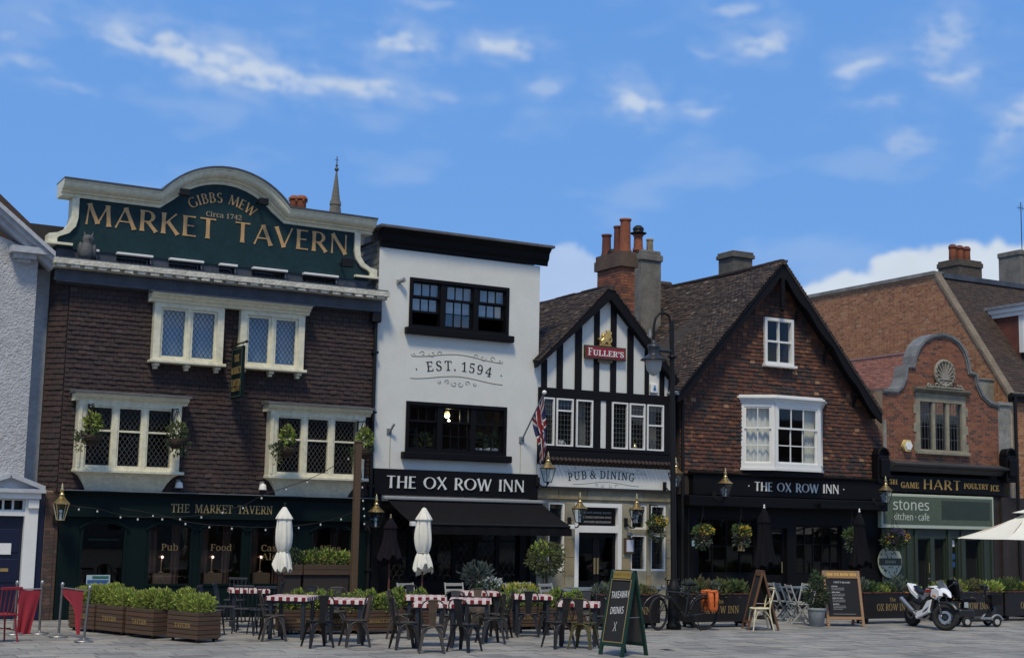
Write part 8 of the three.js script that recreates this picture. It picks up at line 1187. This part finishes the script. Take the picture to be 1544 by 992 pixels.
// ---------------------------------------------------------------- black planter barriers with gilt name
{
  const barrier = (px0, px1, label, plants, clip) => {
    const z = 5.35, x0 = at(px0, 930, z).x, x1 = at(px1, 930, z).x, H = 0.70, t = thing('barrier_planter', label, 'planter', undefined);
    part('trough', [rbox(x0, x1, 0.12, H, z - 0.4, z, 0.012)], mat([0.013, 0.011, 0.012], { r: 0.45, map: T.grain }), t); part('rim', [box(x0 - 0.01, x1 + 0.01, H, H + 0.025, z - 0.41, z - 0.38), box(x0 - 0.01, x1 + 0.01, H, H + 0.025, z - 0.025, z + 0.012), box(x0 - 0.01, x0 + 0.02, H, H + 0.025, z - 0.38, z - 0.025), box(x1 - 0.02, x1 + 0.01, H, H + 0.025, z - 0.38, z - 0.025)], MT.terraDark, t);
    for (const x of [x0 + 0.12, x1 - 0.12]) part('foot', [rbox(x - 0.05, x + 0.05, 0.06, 0.12, z - 0.36, z - 0.04, 0.01), new THREE.CylinderGeometry(0.035, 0.035, 0.03, 10).rotateX(1.57).translate(x, 0.035, z - 0.06), new THREE.CylinderGeometry(0.035, 0.035, 0.03, 10).rotateX(1.57).translate(x, 0.035, z - 0.34)], MT.iron, t);
    const c = (x0 + x1) / 2, w = Math.min(0.5, (x1 - x0) * 0.43); const lm = mat([0.34, 0.25, 0.11], { r: 0.45, m: 0.2 }); part('gilt_letters', [text('OX ROW INN', FT.sr, c - w, c + w, 0.30, 0.46, z, 0.005), text('The', FT.sr, c - 0.1, c + 0.08, 0.51, 0.6, z, 0.004)], lm, t);
    const bl = []; for (let x = x0 + 0.12; x < x1; x += 0.2) { const [cols, hh, s] = plants[Math.floor(rnd() * plants.length)]; bl.push({ c: [x, H + hh * 0.4, z - 0.2 + rr(-0.05, 0.05)], r: [0.17, hh * rr(0.7, 1.1), 0.2], n: 190, s, w: s > 0.13 ? 0.12 : 0.4, cols, up: 0.8, shell: 0.2 }); } mesh('foliage', leaves(bl), MT.leaf, t);
  };
  barrier(905, 996, 'black barrier planter with gilt letters between chalkboard and bicycle', [[LF.olive, 0.14, 0.1], [LF.straw, 0.13, 0.09], [LF.grey, 0.15, 0.1]]);
  barrier(1040, 1132, 'black barrier planter with gilt letters behind the orange pannier', [[LF.green, 0.18, 0.16], [LF.straw, 0.2, 0.15], [LF.grey, 0.2, 0.1], [LF.olive, 0.17, 0.12]]);
  barrier(1304, 1390, 'black barrier planter with gilt letters between menu board and motorcycle', [[LF.grey, 0.26, 0.11], [LF.green, 0.16, 0.1], [LF.lime, 0.12, 0.08]]);
  barrier(1424, 1514, 'black barrier planter with gilt letters behind the mobility scooter', [[LF.olive, 0.18, 0.12], [LF.lime, 0.16, 0.12], [LF.straw, 0.16, 0.12]]);
  barrier(1517.5, 1605, 'black barrier planter with yellow flowers beyond the mobility scooter', [[LF.green, 0.2, 0.14], [LF.yellowGreen, 0.17, 0.09], [LF.olive, 0.2, 0.12]]);
}
// ---------------------------------------------------------------- bicycle
const wheel = (R, tr, tyreM, rimM, spokes = 18) => { const g = new THREE.Group(); return [part('tyre', new THREE.TorusGeometry(R - tr, tr, 10, 40), tyreM, g), part('rim', new THREE.TorusGeometry(R - tr * 2.1, tr * 0.55, 6, 40), rimM, g), part('spokes', [...Array.from({ length: spokes }, (_, i) => { const a = i / spokes * 6.283; return bar([0.02 * Math.cos(a + 1.5), 0.02 * Math.sin(a + 1.5), i % 2 ? 0.025 : -0.025], [Math.cos(a) * (R - tr * 2.2), Math.sin(a) * (R - tr * 2.2), 0], 0.0022, 0.0022, 4); }), bar([0, 0, -0.04], [0, 0, 0.04], 0.02)], rimM, g)]; };
{
  const t = thing('touring_bicycle', 'black bicycle with orange pannier leaning by the lamp post', 'bicycle', undefined, false), q = gnd(1019, 949); t.position.set(q.x - 0.06, 0, q.z + 0.28); t.rotation.y = Math.PI - 0.12; t.rotation.x = 0;
  const m = mat([0.012, 0.013, 0.015], { r: 0.35, coat: 0.5 }), R = 0.35;
  const wh = (x, turn) => { const g = new THREE.Group(); g.name = 'wheel'; t.add(g); for (const o of wheel(R, 0.024, MT.tyre, MT.iron)) g.add(o); g.position.set(x, R, 0); g.rotation.y = turn; };
  wh(0.54, 0.5); wh(-0.54, 0);
  part('frame', [bar([-0.09, 0.29, 0], [-0.19, 0.83, 0], 0.018), bar([-0.09, 0.29, 0], [0.34, 0.72, 0], 0.026), bar([-0.17, 0.76, 0], [0.33, 0.8, 0], 0.018), bar([0.33, 0.88, 0], [0.36, 0.66, 0], 0.024), ...[-1, 1].flatMap((s) => [bar([-0.09, 0.29, s * 0.03], [-0.54, R, s * 0.06], 0.011), bar([-0.18, 0.76, s * 0.02], [-0.54, R, s * 0.06], 0.009)])], m, t);
  part('battery', rbox(-0.04, 0.04, -0.2, 0.2, -0.035, 0.035, 0.02).rotateZ(-0.79).translate(0.15, 0.55, 0), MT.iron, t);
  part('fork', [-1, 1].map((s) => tube([[0.36, 0.68, s * 0.03], [0.43, 0.52, s * 0.055], [0.54, R, s * 0.06]], 0.012, 12, 6)), m, t);
  part('handlebar', [tube([[0.2, 1.06, -0.3], [0.28, 1.05, -0.2], [0.33, 1.03, 0], [0.28, 1.05, 0.2], [0.2, 1.06, 0.3]], 0.013, 24, 7), bar([0.33, 0.86, 0], [0.33, 1.03, 0], 0.016)], MT.iron, t);
  part('saddle', [ball(0.13, 0, 0, 0, 14, 8).scale(1.15, 0.3, 0.6).translate(-0.22, 0.95, 0), ball(0.07, 0, 0, 0, 10, 6).scale(1.6, 0.4, 0.6).translate(-0.08, 0.95, 0), bar([-0.19, 0.8, 0], [-0.22, 0.94, 0], 0.014)], MT.satin, t);
  part('crank', [new THREE.TorusGeometry(0.09, 0.008, 6, 24).translate(-0.09, 0.29, 0.06), bar([-0.09, 0.29, 0.07], [0.02, 0.16, 0.07], 0.01), bar([-0.09, 0.29, -0.07], [-0.2, 0.42, -0.07], 0.01), rbox(-0.02, 0.07, 0.145, 0.17, 0.07, 0.15, 0.006), rbox(-0.25, -0.16, 0.41, 0.435, -0.15, -0.07, 0.006)], MT.iron, t);
  part('mudguard', [[0.54, 0.3, 2.0], [-0.54, 0.5, 2.6]].map(([x, a, l]) => new THREE.TorusGeometry(R + 0.025, 0.02, 5, 24, l).rotateZ(a).translate(x, R, 0)), m, t);
  part('rack', [bar([-0.3, 0.76, 0.05], [-0.78, 0.76, 0.05], 0.007), bar([-0.3, 0.76, -0.05], [-0.78, 0.76, -0.05], 0.007), ...[-1, 1].map((s) => bar([-0.54, R, s * 0.07], [-0.64, 0.76, s * 0.06], 0.007))], MT.iron, t);
  for (const s of [-1, 1]) part('pannier', [loft([[0.40, 0.07, 0.045], [0.44, 0.095, 0.06], [0.6, 0.11, 0.07], [0.7, 0.12, 0.055], [0.78, 0.13, 0.022], [0.81, 0.125, 0.03], [0.825, 0.1, 0.012]].map(([y, w, d], k) => Array.from({ length: 14 }, (_, i) => { const a = -i / 14 * 6.283, c = Math.cos(a), sn = Math.sin(a); return [-0.68 + w * Math.sign(c) * Math.abs(c) ** 0.5 * (1 + 0.04 * Math.sin(k * 3 + i)), y + 0.012 * Math.sin(i * 2 + k), s * 0.14 + d * Math.sign(sn) * Math.abs(sn) ** 0.5]; })))], MT.orange, t);
  part('pannier_strap', [-1, 1].map((s) => box(-0.69, -0.67, 0.5, 0.78, s * 0.14 - 0.078, s * 0.14 + 0.078)), MT.iron, t);
  part('front_lamp', bar([0.4, 0.9, 0], [0.46, 0.89, 0], 0.035, 0.04, 12), MT.steel, t);
  part('stand', bar([-0.3, 0.3, -0.06], [-0.36, 0.0, -0.2], 0.01), MT.iron, t);
}
// ---------------------------------------------------------------- motorcycle
{
  const t = thing('sport_motorcycle', 'white and black sport motorcycle parked on its stand', 'motorcycle', undefined, false), A = gnd(1372, 946), B = gnd(1423, 951);
  const Q = gnd(1400, 947.5); t.position.set(Q.x, 0, Q.z); t.scale.setScalar(0.97); t.rotation.order = 'YXZ'; t.rotation.y = -Math.PI / 2 - 0.24; t.rotation.x = -0.12;
  const Wm = MT.pearl, K = mat([0.013, 0.013, 0.014], { r: 0.35, coat: 0.3 }), R = 0.30, Rd = mat([0.30, 0.03, 0.02], { r: 0.3, coat: 0.6 });
  const mwheel = (x, turn, tr) => { const g = new THREE.Group(); g.name = 'wheel'; t.add(g); g.position.set(x, R, 0); g.rotation.y = turn; part('tyre', new THREE.TorusGeometry(R - tr, tr, 12, 40).scale(1, 1, 1.15), MT.tyre, g); part('rim', [new THREE.TorusGeometry(R - tr * 1.95, 0.022, 8, 36), bar([0, 0, -0.06], [0, 0, 0.06], 0.045, 0.045, 14), ...Array.from({ length: 5 }, (_, i) => { const a = i * 1.2566; return plank([0.03 * Math.cos(a), 0.03 * Math.sin(a), 0], [Math.cos(a) * (R - tr * 2), Math.sin(a) * (R - tr * 2), 0], 0.035, 0.03); })], K, g); for (const s of [-1, 1]) part('brake_disc', new THREE.RingGeometry(0.085, 0.14, 28).translate(0, 0, s * 0.062), Object.assign(MT.steel.clone(), { side: THREE.DoubleSide }), g); return g; };
  const fw = mwheel(0.68, 0.78, 0.06); mwheel(-0.68, 0, 0.085);
  part('fork', [-1, 1].map((s) => bar([0.44, 0.86, s * 0.1], [0.68, R, s * 0.11], 0.028, 0.024, 10)), MT.steel, t);
  part('front_mudguard', new THREE.TorusGeometry(R + 0.02, 0.055, 6, 20, 1.7).scale(1, 1, 1.3).rotateZ(0.6).rotateY(0.5).translate(0.68, R, 0), K, t);
  const side = (pts, z0, z1, m, nm) => { for (const s of [-1, 1]) part(nm, poly(pts, 0, z1 - z0, [], 0.015).translate(0, 0, z0).scale(1, 1, s), m, t); };
  part('engine', [rbox(-0.22, 0.3, 0.28, 0.62, -0.16, 0.16, 0.04), rbox(-0.1, 0.2, 0.2, 0.34, -0.12, 0.12, 0.03)], K, t);
  side([[0.64, 0.88], [0.68, 0.76], [0.5, 0.66], [0.3, 0.72], [0.3, 0.82], [0.44, 0.94]], 0.1, 0.2, Wm, 'upper_fairing'); side([[0.36, 0.66], [0.3, 0.36], [-0.2, 0.18], [-0.34, 0.3], [0.02, 0.42], [0.18, 0.62]], 0.14, 0.21, Wm, 'belly_fairing'); side([[0.46, 0.7], [0.4, 0.42], [0.05, 0.44], [0.16, 0.66]], 0.12, 0.185, K, 'dark_fairing');
  const nose = [[0.42, 0.82, 0.14, 0.08], [0.56, 0.82, 0.135, 0.1], [0.68, 0.79, 0.1, 0.075], [0.78, 0.74, 0.05, 0.04], [0.83, 0.71, 0.015, 0.015]].map(([x, y, w, h]) => Array.from({ length: 12 }, (_, i) => { const a = i / 12 * 6.283; return [x, y + h * Math.sin(a) + 0.04, w * Math.cos(a)]; })); part('nose_cowl', smooth(loft(nose)), Wm, t);
  part('headlight', [1, -1].map((s) => ball(0.06, 0, 0, 0, 12, 8).scale(1.5, 0.45, 0.8).rotateZ(-0.35).translate(0.705, 0.80, s * 0.08)), MT.satin, t);
  part('windscreen', loft([[0.5, 0.92, 0.13], [0.42, 1.02, 0.12], [0.34, 1.1, 0.08]].map(([x, y, w]) => [[x, y, -w], [x + 0.09, y + 0.01, 0], [x, y, w], [x - 0.01, y, 0]])), mat([0.16, 0.18, 0.2], { r: 0.1, trans: 0.6, side: THREE.DoubleSide }), t);
  const tank = [[0.36, 0.84, 0.09, 0.07], [0.22, 0.88, 0.16, 0.11], [0.02, 0.86, 0.16, 0.11], [-0.16, 0.78, 0.09, 0.06]].map(([x, y, w, h]) => Array.from({ length: 14 }, (_, i) => { const a = -i / 14 * 6.283; return [x, y + h * Math.sin(a), w * Math.cos(a)]; })); part('fuel_tank', smooth(loft(tank)), Wm, t);
  side([[0.26, 0.9], [0.2, 0.8], [-0.04, 0.8], [0.02, 0.88]], 0.13, 0.165, Rd, 'red_stripe');
  part('seat', loft([[-0.1, 0.8, 0.11, 0.03], [-0.3, 0.78, 0.13, 0.04], [-0.45, 0.84, 0.12, 0.04], [-0.62, 0.92, 0.1, 0.035]].map(([x, y, w, h]) => Array.from({ length: 12 }, (_, i) => { const a = -i / 12 * 6.283; return [x, y + h * Math.sin(a), w * Math.cos(a)]; })).reverse().reverse()), MT.satin, t);
  part('tail_cowl', [poly([[-0.38, 0.74], [-0.62, 0.84], [-0.86, 0.99], [-0.9, 0.95], [-0.7, 0.76], [-0.42, 0.64]], 0.05, 0.12, [], 0.015), poly([[-0.38, 0.74], [-0.62, 0.84], [-0.86, 0.99], [-0.9, 0.95], [-0.7, 0.76], [-0.42, 0.64]], -0.12, -0.05, [], 0.015), poly([[-0.6, 0.86], [-0.86, 0.99], [-0.9, 0.95], [-0.7, 0.82]], -0.05, 0.05)], Wm, t);
  part('swing_arm', [-1, 1].map((s) => plank([-0.15, 0.38, s * 0.12], [-0.68, R, s * 0.12], 0.07, 0.035)), K, t);
  part('exhaust', [tube([[0.3, 0.4, 0.1], [0.1, 0.2, 0.14], [-0.2, 0.24, 0.18], [-0.36, 0.34, 0.2]], 0.03, 20, 8), bar([-0.36, 0.34, 0.2], [-0.86, 0.6, 0.24], 0.055, 0.062, 14)], MT.steel, t);
  part('handlebar', [-1, 1].map((s) => bar([0.42, 0.92, s * 0.1], [0.3, 0.9, s * 0.34], 0.018)), MT.iron, t); for (const s of [-1, 1]) part('mirror', [bar([0.5, 0.98, s * 0.12], [0.44, 1.1, s * 0.3], 0.01), ball(0.06, 0, 0, 0, 10, 6).scale(0.4, 0.6, 1).translate(0.44, 1.1, s * 0.33)], K, t);
  part('radiator', rbox(0.30, 0.36, 0.42, 0.66, -0.13, 0.13, 0.01), MT.gunmetal, t); for (let k = 0; k < 5; k++) part('engine_fin', rbox(-0.12 + k * 0.005, 0.16, 0.36 + k * 0.045, 0.375 + k * 0.045, -0.185, 0.185, 0.004), MT.gunmetal, t);
  for (const s of [-1, 1]) { part('indicator', bar([0.52, 0.74, s * 0.19], [0.52, 0.745, s * 0.27], 0.02, 0.028, 8), mat([0.5, 0.18, 0.03], { r: 0.3 }), t); part('fork_cover', bar([0.6, 0.52, s * 0.112], [0.67, 0.34, s * 0.115], 0.036, 0.03, 10), K, t); part('brake_hose', tube([[0.42, 0.9, s * 0.14], [0.56, 0.76, s * 0.19], [0.6, 0.5, s * 0.15], [0.62, 0.36, s * 0.13]], 0.007, 16, 5), MT.iron, t); part('brake_caliper', rbox(0.60, 0.66, 0.24, 0.34, s * 0.09 - 0.02, s * 0.09 + 0.02, 0.01), MT.goldLeaf, t); part('rear_indicator', bar([-0.84, 0.76, s * 0.06], [-0.84, 0.76, s * 0.16], 0.012, 0.02, 8), mat([0.5, 0.18, 0.03], { r: 0.3 }), t); part('foot_peg', [bar([-0.2, 0.36, s * 0.14], [-0.2, 0.36, s * 0.26], 0.014), plank([-0.16, 0.5, s * 0.15], [-0.24, 0.34, s * 0.15], 0.05, 0.02)], MT.steel, t); part('side_decal', poly([[0.30, 0.50], [0.22, 0.40], [0.05, 0.34], [0.1, 0.39]], 0, 0.004).translate(0, 0, s > 0 ? 0.212 : -0.216), mat([0.03, 0.05, 0.09], { r: 0.3 }), t); }
  part('drive_chain', [bar([-0.15, 0.42, -0.1], [-0.68, 0.36, -0.1], 0.008), bar([-0.15, 0.34, -0.1], [-0.68, 0.24, -0.1], 0.008)], MT.iron, t); part('rear_shock', bar([-0.28, 0.62, 0], [-0.36, 0.4, 0], 0.035), Rd, t);
  part('side_stand', bar([-0.1, 0.26, -0.1], [0.04, 0.0, -0.34], 0.014), MT.iron, t); part('rear_fender', [plank([-0.7, 0.78, 0], [-0.96, 0.56, 0], 0.16, 0.02, [0, 1, 0]), box(-0.97, -0.95, 0.52, 0.66, -0.1, 0.1)], K, t); part('frame_spar', [-1, 1].map((s) => plank([0.4, 0.82, s * 0.12], [-0.2, 0.5, s * 0.14], 0.1, 0.03)), K, t);
}
// ---------------------------------------------------------------- mobility scooter
{
  const t = thing('mobility_scooter', 'dark mobility scooter with silver trim parked before black planter', 'scooter', undefined, false), q = gnd(1478, 945); t.position.set(q.x + 0.0, 0, q.z - 0.1); t.rotation.y = -0.25;
  const K = mat([0.014, 0.015, 0.018], { r: 0.4, coat: 0.3 });
  for (const [x, z] of [[-0.38, 0.22], [-0.38, -0.22], [0.42, 0.18], [0.42, -0.18]]) { const g = new THREE.Group(); g.name = 'wheel'; t.add(g); g.position.set(x, 0.12, z); part('tyre', new THREE.TorusGeometry(0.088, 0.032, 8, 24).scale(1, 1, 1.2), MT.tyre, g); part('hub', new THREE.CylinderGeometry(0.062, 0.062, 0.06, 16).rotateX(1.57), mat([0.42, 0.42, 0.42], { r: 0.4 }), g); }
  part('deck', [rbox(-0.3, 0.5, 0.13, 0.2, -0.2, 0.2, 0.03)], K, t); part('rear_body', [new RoundedBoxGeometry(0.42, 0.22, 0.44, 3, 0.06).translate(-0.36, 0.3, 0)], K, t); part('wing', [0.22, -0.22].map((z) => new THREE.TorusGeometry(0.145, 0.03, 6, 16, 2.6).scale(1, 1, 1.4).rotateZ(0.3).translate(0.42, 0.12, z * 0.85)), MT.leadPale, t); part('bumper', [rbox(-0.02, 0.3, 0.17, 0.22, 0.195, 0.225, 0.01), rbox(-0.6, -0.56, 0.2, 0.26, -0.2, 0.2, 0.01)], MT.leadPale, t);
  part('seat_post', bar([-0.34, 0.38, 0], [-0.34, 0.56, 0], 0.035), MT.iron, t); part('seat', new RoundedBoxGeometry(0.44, 0.1, 0.44, 3, 0.045).translate(-0.32, 0.6, 0), MT.satin, t); part('backrest', new RoundedBoxGeometry(0.1, 0.46, 0.42, 3, 0.045).rotateZ(0.16).translate(-0.57, 0.84, 0), MT.satin, t); for (const z of [0.26, -0.26]) part('armrest', [rbox(-0.5, -0.18, 0.76, 0.8, z - 0.03, z + 0.03, 0.015), bar([-0.5, 0.6, z], [-0.5, 0.78, z], 0.014)], K, t);
  part('tiller', [bar([0.42, 0.2, 0], [0.24, 0.86, 0], 0.03), rbox(0.17, 0.29, 0.82, 0.94, -0.09, 0.09, 0.03), tube([[0.14, 0.9, -0.24], [0.2, 0.92, -0.1], [0.2, 0.92, 0.1], [0.14, 0.9, 0.24]], 0.014, 14, 6)], K, t); part('front_shroud', loft([[0.34, 0.2, 0.14], [0.46, 0.4, 0.1], [0.34, 0.62, 0.06]].map(([x, y, w]) => [[x - 0.05, y, -w], [x + 0.05, y, -w * 0.6], [x + 0.05, y, w * 0.6], [x - 0.05, y, w]].reverse())), K, t);
  part('basket', [box(0.34, 0.6, 0.5, 0.51, -0.14, 0.14), box(0.34, 0.345, 0.51, 0.72, -0.14, 0.14), box(0.595, 0.6, 0.51, 0.72, -0.14, 0.14), box(0.345, 0.595, 0.51, 0.72, -0.14, -0.135), box(0.345, 0.595, 0.51, 0.72, 0.135, 0.14)], MT.iron, t); part('side_label', box(-0.44, -0.34, 0.44, 0.56, 0.222, 0.226), mat([0.35, 0.42, 0.46], { r: 0.5 }), t); part('headlight', bar([0.3, 0.86, 0], [0.33, 0.85, 0], 0.04, 0.04, 12), MT.steel, t);
}
{ const q = gnd(1006, 980), t = thing('drain_cover', 'small dark iron drain cover set in the paving', 'drain cover'); part('cover', rbox(q.x - 0.09, q.x + 0.09, -0.012, 0.006, q.z - 0.12, q.z + 0.12, 0.003), MT.iron, t); part('slots', [-1, 0, 1].map((k) => box(q.x - 0.07, q.x + 0.07, 0.006, 0.0075, q.z + k * 0.07 - 0.012, q.z + k * 0.07 + 0.012)), MT.satin, t); }

{ // small things on the sills of the timbered pub
  const a = at(845, 672, -0.12), t = thing('white_mug', 'pale mug standing on the sill inside a timbered pub window', 'mug'); part('cup', lathe([[0, 0], [0.07, 0], [0.085, 0.16], [0.075, 0.16], [0.062, 0.02], [0, 0.02]], 16).translate(a.x, 4.06, -0.12), MT.whitePaint, t); part('handle', new THREE.TorusGeometry(0.045, 0.012, 6, 12).translate(a.x + 0.1, 4.14, -0.12), MT.whitePaint, t);
  const b = at(957, 676, -0.12), v = thing('brass_vase', 'little round brass vase with sprig inside a timbered pub window', 'vase'); part('body', lathe([[0, 0], [0.05, 0], [0.085, 0.06], [0.07, 0.12], [0.035, 0.16], [0.045, 0.19]], 16).translate(b.x, 4.06, -0.12), MT.brass, v); mesh('sprig', leaves([{ c: [b.x, 4.32, -0.12], r: [0.08, 0.1, 0.06], n: 26, s: 0.07, cols: LF.olive }]), MT.leaf, v);
  for (const p of [[a, 0.35], [b, 0.4]]) { const s = thing('window_shelf', p[0] === a ? 'narrow dark sill shelf under the pale mug' : 'narrow dark sill shelf under the brass vase', 'shelf'); part('board', box(p[0].x - p[1] / 2, p[0].x + p[1] / 2, 4.03, 4.058, -0.29, 0.0), MT.brownWood, s); part('batten', box(p[0].x - 0.1, p[0].x + 0.1, 4.0, 4.03, -0.29, -0.2), MT.brownWood, s); }
}

for (const g of rebased) rebase(g);
renderer.render(scene, camera);
